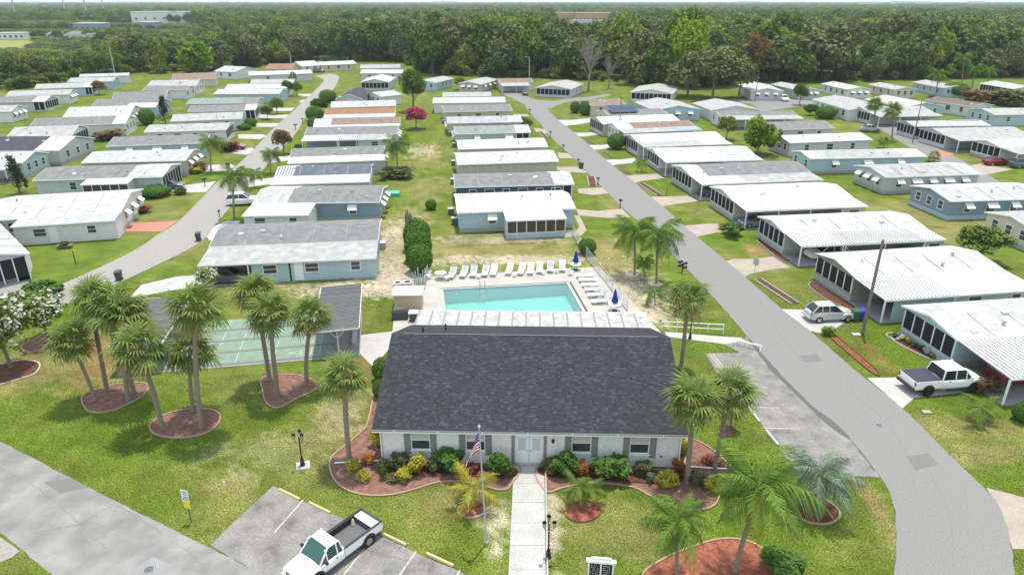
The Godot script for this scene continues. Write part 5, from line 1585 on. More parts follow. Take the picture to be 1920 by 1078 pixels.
func make_pool_furniture() -> void:
	var row := [[848,520, 1], [870,518, 1], [888,517, 1], [910,517, 1], [926,516, 0], [955,513, 0], [978,513, 0], [995,512, 0], [1012,511, 2], [1032,508, 1], [1054,507, 2]]
	var spots := [V(-6.32, -67), V(-5.1, -67.3), V(-4.09, -67.45), V(-2.84, -67.61), V(-1.94, -67.76), V(-0.29, -68.07), V(1.03, -68.07), V(2.01, -68.22), V(2.99, -68.54), V(4.16, -68.85), V(5.44, -69.01)]
	var ord := ["first", "second", "third", "fourth", "fifth", "sixth", "seventh", "eighth", "ninth", "tenth", "eleventh"]
	for i in spots.size():
		lounger(("grey" if row[i][2] == 1 else "white") + " lounger along the far side of the pool, " + ord[i] + " from the left", spots[i] + Vector3(0, 0.07, 0), -0.14 + rng.randf_range(-0.06, 0.06), M.sling_grey if row[i][2] == 1 else M.plastic_white)
	var right := [V(7.76, -66.7), V(7.92, -65.52), V(8.11, -64.23), V(8.3, -62.99), V(8.46, -61.65), V(8.65, -60.11)]
	for i in 6:
		lounger(["white", "white", "white", "grey", "grey", "grey"][i] + " lounger along the right side of the pool, " + ord[i] + " from the far corner", right[i] + Vector3(0, 0.07, 0), -PI / 2 + 0.1 + rng.randf_range(-0.08, 0.08), M.plastic_white if i < 3 else M.sling_grey, i < 3)
	# round tables, two with closed blue parasols
	var tabs := [[V(6.89, -69.01), true, "round white pool table with a closed blue parasol at the far corner"], [V(9.64, -58.4), true, "round white pool table with a closed blue parasol near the patio cover"], [V(-7.5, -66.4), false, "round white pool table at the left end of the lounger row"]]
	for q in tabs:
		var t := thing("pool_table", q[2].replace("pool table", "patio table"), "patio table", q[0] + Vector3(0, 0.07, 0), 0)
		var m := Mesher.new()
		m.tube([Vector3(0, 0.68, 0), Vector3(0, 0.72, 0)], [0.6, 0.6], 18)
		part(m, "table_top", M.plastic_white, t)
		for k in 4:
			m = Mesher.new()
			var a := TAU * (k + 0.5) / 4
			m.bar(Vector3(cos(a), 0, sin(a)) * 0.45, Vector3(cos(a) * 0.3, 0.68, sin(a) * 0.3), 0.04)
			part(m, "leg", M.plastic_white, t)
		if q[1]:
			var u := thing("parasol", "closed blue parasol " + ("at the far right corner of the pool" if q[0].z < -60 else "by the right end of the patio cover"), "parasol", q[0] + Vector3(0, 0.07, 0), 0)
			m = Mesher.new()
			m.tube([Vector3(0, 0.02, 0), Vector3(0, 2.35, 0)], [0.025, 0.025], 8)
			part(m, "pole", M.plastic_white, u)
			m = Mesher.new()
			m.tube([Vector3(0, 0.0, 0), Vector3(0, 0.1, 0)], [0.28, 0.24], 14)
			part(m, "base", M.bin_dark, u)
			m = Mesher.new()
			var rings := []
			for lv in [[0.9, 0.35], [1.1, 0.31], [1.6, 0.19], [2.05, 0.09], [2.25, 0.03]]:
				var r := []
				for k in 16:
					var a := -TAU * k / 16
					var rr: float = lv[1] * (1.0 if k % 2 == 0 else 0.68)
					r.append(Vector3(cos(a) * rr, lv[0], sin(a) * rr))
				rings.append(r)
			m.loft(rings)
			part(m, "canopy", M.umbrella_blue, u)
	for i in 5:
		var at: Vector3 = [V(-3.53, -66.55), V(0.28, -67), V(3.24, -67.61), V(4.75, -68.07), V(7.69, -67.76)][i]
		var t := thing("side_table", "small round white side table among the pool loungers, " + ord[i] + " from the left", "side table", at + Vector3(0, 0.07, 0), 0, "pool side tables")
		var m := Mesher.new()
		m.tube([Vector3(0, 0.38, 0), Vector3(0, 0.41, 0)], [0.24, 0.24], 12)
		part(m, "table_top", M.plastic_white, t)
		for k in 3:
			m = Mesher.new()
			var a := TAU * k / 3
			m.bar(Vector3(cos(a), 0, sin(a)) * 0.2, Vector3(cos(a) * 0.16, 0.38, sin(a) * 0.16), 0.03)
			part(m, "leg", M.plastic_white, t)
	for q in [[V(-6.79, -65.95), 0.4], [V(6.24, -67.45), 2.6], [V(-8.79, -66.4), -0.6], [V(9.46, -61.65), 1.8], [V(10.2, -59.49), 2.2]]:
		chair(q[0] + Vector3(0, 0.07, 0), q[1])


var chair_number := 0


func chair(at: Vector3, turn: float) -> void:
	var where := ["right of the left patio table", "beside the far corner parasol", "at the left end of the pool deck", "along the right fence of the pool", "nearest the patio cover on the right"]
	var t := thing("patio_chair", "white plastic patio chair " + where[chair_number], "chair", at, turn, "white patio chairs")
	chair_number += 1
	var m := Mesher.new()
	m.bx(-0.25, 0.4, -0.24, 0.25, 0.44, 0.26)
	part(m, "seat", M.plastic_white, t)
	m = Mesher.new()
	m.bar(Vector3(0, 0.42, -0.24), Vector3(0, 0.86, -0.36), 0.5, 0.03)
	part(m, "backrest", M.plastic_white, t)
	for s in [[-0.22, -0.2], [0.22, -0.2], [-0.22, 0.22], [0.22, 0.22]]:
		m = Mesher.new()
		m.bar(Vector3(s[0], 0, s[1] * 1.2), Vector3(s[0], 0.4, s[1]), 0.04)
		part(m, "leg", M.plastic_white, t)


# chain-link: posts, a top rail and crossed wires
func chain_fence(label: String, p: PackedVector2Array, h := 1.25) -> void:
	var t := thing("chain_link_fence", label, "fence", Vector3.ZERO)
	var wire := Mesher.new()
	for i in p.size() - 1:
		var a := Vector3(p[i].x, 0, p[i].y)
		var b := Vector3(p[i + 1].x, 0, p[i + 1].y)
		var l := a.distance_to(b)
		var n := maxi(1, int(round(l / 2.6)))
		for k in n + (1 if i == p.size() - 2 else 0):
			var m := Mesher.new()
			m.tube([Vector3(0, 0, 0), Vector3(0, h + 0.04, 0)], [0.03, 0.03], 6)
			part(m, "post", M.galvanised, t, a.lerp(b, float(k) / n))
		var rail := Mesher.new()
		rail.tube([a + Vector3(0, h, 0), b + Vector3(0, h, 0)], [0.022, 0.022], 5)
		part(rail, "rail", M.galvanised, t)
		var e := (b - a) / l
		var k := -h
		while k < l:
			for s in [0, 1]:
				var u0 := maxf(0.0, k)
				var u1 := minf(l, k + h)
				var y0 := u0 - k
				var y1 := u1 - k
				if s == 1:
					y0 = h - y0
					y1 = h - y1
				wire.bar(a + e * u0 + Vector3(0, y0, 0), a + e * u1 + Vector3(0, y1, 0), 0.006)
			k += 0.13
	part(wire, "wire_mesh", M.galvanised, t)


func make_fences() -> void:
	chain_fence("grey chain-link fence across the grass behind the pool", P([-7.75, -76.85, -3.83, -77.24, 0, -77.82, 3.88, -78.41, 7.3, -79.21]))
	chain_fence("grey chain-link fence down the right side of the pool", P([7.6, -81.27, 8.12, -75.35, 8.84, -70.46, 9.74, -65.52, 10.48, -61.39, 10.85, -58.4]))
	chain_fence("short chain-link fence at the pool's left corner", P([-10.21, -63.26, -8.88, -63.81, -8.95, -67.76]))
	# white handrail on the path right of the clubhouse
	var t := thing("handrail", "white tubular handrail along the path right of the clubhouse", "railing", Vector3.ZERO)
	var a := V(13.23, -54.24)
	var b := V(18.53, -53.61)
	for k in 5:
		var m := Mesher.new()
		m.tube([Vector3.ZERO, Vector3(0, 0.95, 0)], [0.035, 0.035], 6)
		part(m, "post", M.plastic_white, t, a.lerp(b, k / 4.0))
	for y in [0.95, 0.5]:
		var m := Mesher.new()
		m.tube([a + Vector3(0, y, 0), b + Vector3(0, y, 0)], [0.035, 0.035], 6)
		part(m, "rail", M.plastic_white, t)
	# bench-like white frame lying by the kerb
	t = thing("cycle_rack", "white tubular cycle rack on the corner of the right parking lot", "cycle rack", V(19.94, -51.02), -0.55)
	for z in [-0.35, 0.35]:
		var m := Mesher.new()
		m.tube([Vector3(-1.0, 0.03, z), Vector3(-1.0, 0.5, z * 0.2), Vector3(1.0, 0.5, z * 0.2), Vector3(1.0, 0.03, z)], [0.03, 0.03, 0.03, 0.03], 6)
		part(m, "tube_frame", M.plastic_white, t)
	for k in 5:
		var m := Mesher.new()
		m.bar(Vector3(-0.8 + 0.4 * k, 0.05, -0.35), Vector3(-0.8 + 0.4 * k, 0.5, 0), 0.03)
		part(m, "rung", M.plastic_white, t)


func make_court() -> void:
	# four green lanes side by side; local x along the lanes
	var o := V(-22.5, -52.45)
	var turn := 0.178
	var L := 15.0
	var W := 8.6
	var t := part(court_base(L, W), "shuffleboard_court", M.concrete, self, Vector3(o.x, 0, o.z), turn)
	t.set_meta("kind", "structure")
	for k in 4:
		var z0 := -W / 2 + 0.1 + k * W / 4
		var z1 := z0 + W / 4 - 0.4
		var m := Mesher.new()
		m.bx(-L / 2 + 0.3, 0.03, z0, L / 2 - 0.3, 0.075, z1)
		var lane := part(m, "lane", M.court, t)
		m = Mesher.new()
		var y := 0.079
		for s in [-1, 1]:
			var tip := Vector3(L / 2 * s * 0.46, y, (z0 + z1) / 2)
			var bl := Vector3(L / 2 * s * 0.80, y, z0 + 0.12)
			var br := Vector3(L / 2 * s * 0.80, y, z1 - 0.12)
			m.bar(tip, bl, 0.06, 0.006)
			m.bar(tip, br, 0.06, 0.006)
			m.bar(bl, br, 0.06, 0.006)
			for f in [0.4, 0.72]:
				m.bar(tip.lerp(bl, f), tip.lerp(br, f), 0.06, 0.006)
			m.bar(tip.lerp((bl + br) / 2, 0.4), (bl + br) / 2, 0.06, 0.006)
			m.bar(Vector3(L / 2 * s * 0.32, y, z0), Vector3(L / 2 * s * 0.32, y, z1), 0.05, 0.006)
		m.bar(Vector3(-0.6, y, z0), Vector3(-0.6, y, z1), 0.05, 0.006)
		part(m, "scoring_lines", M.court_line, lane)
		m = Mesher.new()
		m.bx(-L / 2 + 0.3, 0.03, z1 + 0.1, L / 2 - 0.3, 0.055, z1 + 0.3)
		part(m, "gutter", M.metal_dark, t)
	# a corrugated shelter over each end
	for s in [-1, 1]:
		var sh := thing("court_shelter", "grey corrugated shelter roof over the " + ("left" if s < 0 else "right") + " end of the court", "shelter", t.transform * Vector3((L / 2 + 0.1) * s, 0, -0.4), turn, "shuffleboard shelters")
		var m := Mesher.new()
		var w := 3.7
		var d := 9.6
		var n := 32
		for i in n:
			var za := -d / 2 + d * i / n
			var zb := za + d / n
			for k in 2:
				var p := lerpf(za, zb, k * 0.5)
				var q := lerpf(za, zb, k * 0.5 + 0.5)
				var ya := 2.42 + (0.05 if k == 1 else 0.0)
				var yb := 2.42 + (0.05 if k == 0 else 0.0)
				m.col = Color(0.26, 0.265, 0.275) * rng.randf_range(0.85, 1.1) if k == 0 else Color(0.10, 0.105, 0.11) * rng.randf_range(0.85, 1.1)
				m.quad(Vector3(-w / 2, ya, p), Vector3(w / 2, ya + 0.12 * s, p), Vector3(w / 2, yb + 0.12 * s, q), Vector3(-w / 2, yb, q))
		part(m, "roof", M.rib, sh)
		m = Mesher.new()
		m.bar(Vector3(-w / 2, 2.36, -d / 2), Vector3(-w / 2, 2.36, d / 2), 0.07, 0.14)
		m.bar(Vector3(w / 2, 2.36 + 0.12 * s, -d / 2), Vector3(w / 2, 2.36 + 0.12 * s, d / 2), 0.07, 0.14)
		m.bar(Vector3(-w / 2, 2.36, d / 2), Vector3(w / 2, 2.36 + 0.12 * s, d / 2), 0.07, 0.12)
		m.bar(Vector3(-w / 2, 2.36, -d / 2), Vector3(w / 2, 2.36 + 0.12 * s, -d / 2), 0.07, 0.12)
		part(m, "roof_frame", M.trim, sh)
		for z in [-d / 2 + 0.5, 0.0, d / 2 - 0.5]:
			m = Mesher.new()
			m.tube([Vector3(0, 0, 0), Vector3(0, 2.36, 0)], [0.05, 0.05], 8)
			m.bar(Vector3(0, 1.5, 0), Vector3(-0.75, 2.3, 0), 0.05)
			m.bar(Vector3(0, 1.5, 0), Vector3(0.75, 2.3, 0), 0.05)
			m.bar(Vector3(0, 0.5, 0), Vector3(0.35, 0, 0), 0.05)
			part(m, "post", M.trim, sh, Vector3(0, 0, z))
		m = Mesher.new()
		m.bx(-0.2, 0.4, -3.6, 0.2, 0.45, 3.2)
		for z in [-3.3, -1.2, 0.9, 2.9]:
			m.bx(-0.15, 0.0, z, 0.15, 0.4, z + 0.06)
		part(m, "bench", M.metal_grey, sh, Vector3(1.2 * s, 0, 0))


func court_base(L: float, W: float) -> Mesher:
	var m := Mesher.new()
	m.bx(-L / 2 - 1.8, -0.03, -W / 2 - 0.25, L / 2 + 1.8, 0.05, W / 2 + 0.25)
	return m

# ---------------------------------------------------------------- plants
# a crown of leaf-sized faces grouped in clumps; unit size: about 1 wide and 1 tall, its foot at y = 0
func crown_mesh(number: int, leaves: int, lobes: int, leaf: float, shape := 0) -> ArrayMesh:
	var r := RandomNumberGenerator.new()
	r.seed = number
	var m := Mesher.new()
	var balls := []
	for i in lobes:
		var p := Vector3.ZERO
		var s := 0.0
		if shape == 0:     # a spreading dome with an uneven outline
			var a := r.randf() * TAU
			var e := asin(r.randf_range(-0.25, 1.0))
			var d := r.randf_range(0.24, 0.36) if i % 4 else r.randf_range(0.05, 0.2)
			p = Vector3(cos(a) * cos(e) * d, 0.46 + sin(e) * d * 1.0, sin(a) * cos(e) * d)
			s = r.randf_range(0.12, 0.20)
		elif shape == 1:   # tall and narrow
			var y := r.randf_range(0.06, 0.93)
			var a := r.randf() * TAU
			var d := (0.40 - 0.34 * y) * sqrt(r.randf())
			p = Vector3(cos(a) * d, y, sin(a) * d)
			s = r.randf_range(0.08, 0.15)
		else:              # close round shrub
			var a := r.randf() * TAU
			var y := r.randf_range(0.2, 0.78)
			var d := sqrt(r.randf()) * 0.32
			p = Vector3(cos(a) * d, y, sin(a) * d)
			s = r.randf_range(0.10, 0.25)
		balls.append([p, s, r.randf_range(0.78, 1.2)])
	var each := int(float(leaves) / lobes)
	for b in balls:
		for k in each:
			var o := Vector3(r.randfn(), r.randfn() + 0.25, r.randfn()).normalized()
			var p: Vector3 = b[0] + o * b[1] * r.randf_range(0.55, 1.08)
			var up := (o * 0.6 + Vector3(0, 0.55, 0) + Vector3(r.randfn(), r.randfn(), r.randfn()) * 0.5).normalized()
			var s := up.cross(Vector3(r.randfn(), r.randfn(), r.randfn())).normalized()
			var f := s.cross(up)
			var w := leaf * r.randf_range(0.6, 1.25)
			var c: float = b[2] * r.randf_range(0.75, 1.3)
			m.col = Color(c * r.randf_range(0.9, 1.15), c, c * r.randf_range(0.8, 1.1))
			var tip := p + f * w - up * w * 0.25
			var tail := p - f * w - up * w * 0.25
			m.tri(tail, p + s * w * 0.55, tip)
			m.tri(tail, tip, p - s * w * 0.55)
	return m.mesh()


# a bush clipped to a smooth dome: small leaves all over its surface
func clipped_mesh(number: int) -> ArrayMesh:
	var r := RandomNumberGenerator.new()
	r.seed = number
	var m := Mesher.new()
	for k in 3600:
		var o := Vector3(r.randfn(), r.randfn(), r.randfn()).normalized()
		var p := Vector3(o.x * 0.5, 0.5 + o.y * 0.5, o.z * 0.5) * r.randf_range(0.9, 1.02)
		p.y = maxf(p.y, 0.01)
		var up := (o + Vector3(r.randfn(), r.randfn(), r.randfn()) * 0.35).normalized()
		var s := up.cross(Vector3(r.randfn(), r.randfn(), r.randfn())).normalized()
		var f := s.cross(up)
		var c := r.randf_range(0.65, 1.35)
		m.col = Color(c, c, c * 0.9)
		var w := 0.032
		m.tri(p - f * w, p + s * w * 0.7, p + f * w)
		m.tri(p - f * w, p + f * w, p - s * w * 0.7)
	return m.mesh()


func trunk_mesh(number: int, bare := false) -> ArrayMesh:
	var r := RandomNumberGenerator.new()
	r.seed = number
	var m := Mesher.new()
	m.tube([Vector3(0, -0.02, 0), Vector3(0.01, 0.16, 0.0), Vector3(0.02, 0.34, 0.01), Vector3(0.0, 0.7, 0.0)], [0.034, 0.026, 0.021, 0.006], 7)
	for k in (22 if bare else 7):
		var a := TAU * k / 7 + r.randf()
		var y := r.randf_range(0.18, 0.55)
		var e := Vector3(cos(a) * r.randf_range(0.2, 0.4), y + r.randf_range(0.15, 0.4), sin(a) * r.randf_range(0.2, 0.4))
		var mid := Vector3(0.01, y, 0).lerp(e, 0.5) + Vector3(0, 0.03, 0)
		m.tube([Vector3(0.01, y, 0), mid, e], [0.013, 0.008, 0.003], 5)
		if bare:
			for j in 6:
				var q := mid.lerp(e, r.randf())
				m.tube([q, q + Vector3(r.randfn() * 0.06, r.randf_range(0.03, 0.14), r.randfn() * 0.06)], [0.005, 0.0015], 4)
	return m.mesh()


var crowns := []
var shrubs := []
var trunks := []
var cones := []
var clipped := []
var loose := []


func make_plant_meshes() -> void:
	for i in 7:
		crowns.append(crown_mesh(100 + i, 3600, 24 + i * 2, 0.042))
	for i in 3:
		cones.append(crown_mesh(200 + i, 2600, 34, 0.03, 1))
	for i in 4:
		shrubs.append(crown_mesh(300 + i, 1500, 18, 0.055, 2))
	for i in 3:
		loose.append(crown_mesh(370 + i, 1300, 15, 0.075, 0))
	for i in 2:
		clipped.append(clipped_mesh(350 + i))
	for i in 3:
		trunks.append(trunk_mesh(400 + i))
	trunks.append(trunk_mesh(410, true))
	# a fan leaf: stalk, then blades spread like a hand, tips hanging
	for v in 4:
		var r := RandomNumberGenerator.new()
		r.seed = 500 + v
		var m := Mesher.new()
		m.col = Color(0.9, 1.0, 0.7)
		m.tube([Vector3(0, 0, 0), Vector3(0.45, 0.08, 0), Vector3(0.95, 0.05, 0)], [0.028, 0.02, 0.014], 4)
		var n := 17
		for k in n:
			var f := (k + 0.5) / n * 2 - 1
			var a := f * 2.15
			var l := (1.12 - 0.30 * absf(f)) * r.randf_range(0.85, 1.08)
			var base := Vector3(0.92 + 0.12 * cos(a), 0.05, 0.03 * sin(a))
			var d := Vector3(cos(a), 0.10 - 0.25 * absf(f) + r.randf_range(-0.08, 0.08), sin(a)).normalized()
			var side := d.cross(Vector3.UP).normalized() * 0.058
			var mid := base + d * l * 0.55 - Vector3(0, 0.04, 0)
			var tip := base + d * l - Vector3(0, r.randf_range(0.3, 0.62), 0)
			var c := r.randf_range(0.72, 1.25)
			m.col = Color(c, c, c * r.randf_range(0.8, 1.1))
			var fold := Vector3(0, 0.012, 0)
			m.quad(base - side * 0.4, base + side * 0.4, mid + side + fold, mid - side + fold)
			m.tri(mid - side, mid + side, tip)
		cache["fan%d" % v] = m.mesh()
		# a feather leaf: an arching rib with a row of leaflets on each side
		m = Mesher.new()
		var pts := []
		var rad := []
		for k in 9:
			var f := k / 8.0
			pts.append(Vector3(f * 2.75 - 0.45 * f * f * f, 1.15 * f - 2.45 * f * f * (0.8 + 0.12 * v), 0.1 * sin(f * 3.0) * (v - 1.5)))
			rad.append(0.035 * (1 - f) + 0.006)
		m.col = Color(1.1, 1.1, 0.8)
		m.tube(pts, rad, 4)
		for k in 44:
			var f := 0.12 + 0.87 * k / 44.0
			var g := f * 8
			var i := mini(int(g), 7)
			var p: Vector3 = pts[i].lerp(pts[i + 1], g - i)
			var ax: Vector3 = (pts[i + 1] - pts[i]).normalized()
			for s in [-1.0, 1.0]:
				var l := 0.74 * sin(clampf(f * 1.05 + 0.12, 0, 1) * PI) ** 0.6 * r.randf_range(0.8, 1.1) + 0.08
				var d := (ax * 0.6 + Vector3(0, r.randf_range(-1.0, 0.0), s * 0.85)).normalized()
				var w := ax * 0.021
				var c := r.randf_range(0.5, 1.5)
				m.col = Color(c, c, c * 0.95)
				var mid: Vector3 = p + d * l * 0.55 + Vector3(0, 0.02, 0)
				var tip: Vector3 = p + d * l - Vector3(0, l * r.randf_range(0.6, 1.0), 0)
				m.quad(p - w, p + w, mid + w, mid - w)
				m.tri(mid - w, mid + w, tip)
		cache["feather%d" % v] = m.mesh()
	cache["sparse_bloom"] = crown_mesh(700, 420, 30, 0.045, 2)
	leaf_mat("wood_leaf", 1, 1, 1).backlight = Color(0.05, 0.07, 0.02).linear_to_srgb()
	var st := Mesher.new()
	for k in 60:
		var r := RandomNumberGenerator.new()
		r.seed = 600 + k
		var f := r.randf()
		var p := Vector3(0.5 + f * 0.9, 0.25 - 0.5 * f * f, r.randfn() * 0.12 * (0.4 + f))
		st.tri(p, p + Vector3(0.10, -0.05, 0.05), p + Vector3(0.04, -0.12, -0.05))
	st.tube([Vector3.ZERO, Vector3(0.5, 0.3, 0), Vector3(1.2, 0.0, 0)], [0.02, 0.015, 0.008], 4)
	cache["bloom"] = st.mesh()


func palm(called: String, label: String, base: Vector3, top: Vector3, kind := "fan", size := 1.0, leaf := "", group := "") -> Node3D:
	var t := thing(called, label, "palm tree", base, 0, group)
	var up := top - base
	var h := up.y
	var r := RandomNumberGenerator.new()
	r.seed = int(absf(base.x * 131 + base.z * 17))
	var fat := (0.17 if kind == "fan" else 0.15) * clampf(h / 6.0, 0.45, 1.05)
	var m := Mesher.new()
	var pts := []
	var rad := []
	var n := 9 if base.z < -100 else 9 + 2 * int(h * 1.6)
	for k in n:
		var f := float(k) / (n - 1)
		pts.append(Vector3(up.x * (0.55 * f + 0.45 * f * f) + 0.12 * sin(f * 5.0 + base.x) * (1.0 - f) * f, h * f - 0.05, up.z * f))
		rad.append(fat * (1.3 if k == 0 else 1.0 - 0.12 * f + 0.25 * maxf(0.0, f - 0.85)) * r.randf_range(0.95, 1.05) * (1.0 if k % 2 else 0.93))
	m.tube(pts, rad, 9)
	part(m, "trunk", M.palm_bark, t)
	var head := Vector3(up.x, h - 0.05, up.z)
	var count := 26 if kind == "fan" else 17
	if h < 2.5:
		count = int(count * 0.6)
	for k in count:
		var f := (k + 0.5) / count
		var o := MeshInstance3D.new()
		var dead := false
		var tilt := 0.0
		if kind == "fan":
			o.mesh = cache["fan%d" % (k % 4)]
			tilt = lerpf(1.30, -0.85, f ** 0.85) + r.randf_range(-0.15, 0.15)
			dead = f > 0.86 and r.randf() < 0.6
		else:
			o.mesh = cache["feather%d" % (k % 4)]
			tilt = lerpf(1.05, -0.75, f) + r.randf_range(-0.12, 0.12)
			dead = f > 0.92 and r.randf() < 0.5
		var key := leaf if leaf else ("fan_leaf" if kind == "fan" else "feather_leaf")
		if f > 0.8 and r.randf() < 0.18:
			key = "yellow_frond"
		o.material_override = M.brown_frond if dead else M[key]
		o.name = "frond"
		t.add_child(o, true)
		var s := size * (0.99 if kind == "fan" else 1.22) * r.randf_range(0.8, 1.14) * (0.9 if tilt > 0.9 else 1.0)
		o.transform = Transform3D(Basis(Vector3.UP, k * 2.39996 + r.randf_range(-0.2, 0.2)) * Basis(Vector3.BACK, tilt) * Basis(Vector3.RIGHT, r.randf_range(-0.35, 0.35)), head).scaled_local(Vector3(s, s, s))
	if kind == "fan" and h > 4:
		for k in 3:
			var o := MeshInstance3D.new()
			o.mesh = cache["bloom"]
			o.material_override = M.bloom_stalk
			o.name = "flower_stalk"
			o.set_meta("kind", "stuff")
			t.add_child(o, true)
			o.transform = Transform3D(Basis(Vector3.UP, r.randf() * TAU) * Basis(Vector3.BACK, -0.25), head).scaled_local(Vector3(1.1, 1.1, 1.1) * size)
	return t


func tree(called: String, label: String, at: Vector3, h: float, w: float, leaf: String, kind := 0, group := "", lift := 0.16, category := "tree") -> Node3D:
	var r := RandomNumberGenerator.new()
	r.seed = int(absf(at.x * 71 + at.z * 29)) + 3
	var t := thing(called, label, category, at, r.randf() * TAU, group)
	var tr := part(trunks[r.randi() % 3], "trunk", M.bark if called != "forest_tree" else M.bark_dark, t)
	tr.scale = Vector3(h * 0.8, h, h * 0.8)
	var set_ := crowns if kind == 0 else (cones if kind == 1 else shrubs)
	if kind == 3:
		lift = 0.06
	var c := part(set_[r.randi() % set_.size()], "crown", M[leaf], t)
	c.position.y = h * lift
	c.scale = Vector3(w, h * (1.0 - lift), w)
	return t


func shrub(called: String, label: String, at: Vector3, h: float, w: float, leaf: String, group := "", accent := "") -> Node3D:
	var r := RandomNumberGenerator.new()
	r.seed = int(absf(at.x * 53 + at.z * 37)) + 5
	var t := thing(called, label, "shrub", at, r.randf() * TAU, group)
	var m := Mesher.new()
	for k in 4:
		var a := TAU * k / 4
		m.tube([Vector3(cos(a) * 0.03, 0, sin(a) * 0.03), Vector3(cos(a) * w * 0.2, h * 0.5, sin(a) * w * 0.2)], [0.02, 0.01], 5)
	part(m, "stem", M.bark, t)
	var c := part((shrubs[r.randi() % 4] if leaf != "shrub" else loose[r.randi() % 3]) if leaf != "hedge" else clipped[r.randi() % 2], "foliage", M[leaf], t)
	c.scale = Vector3(w * 1.25, h * 1.05, w * 1.25) if leaf != "hedge" else Vector3(w, h, w)
	c.position.y = -h * 0.03 if leaf != "hedge" else 0.0
	if accent:
		var b := part(shrubs[r.randi() % 4], "blossom", M[accent], t)
		b.scale = Vector3(w * 1.05, h * 0.75, w * 1.05)
		b.position.y = h * 0.28
		b.rotation.y = 1.3
	return t


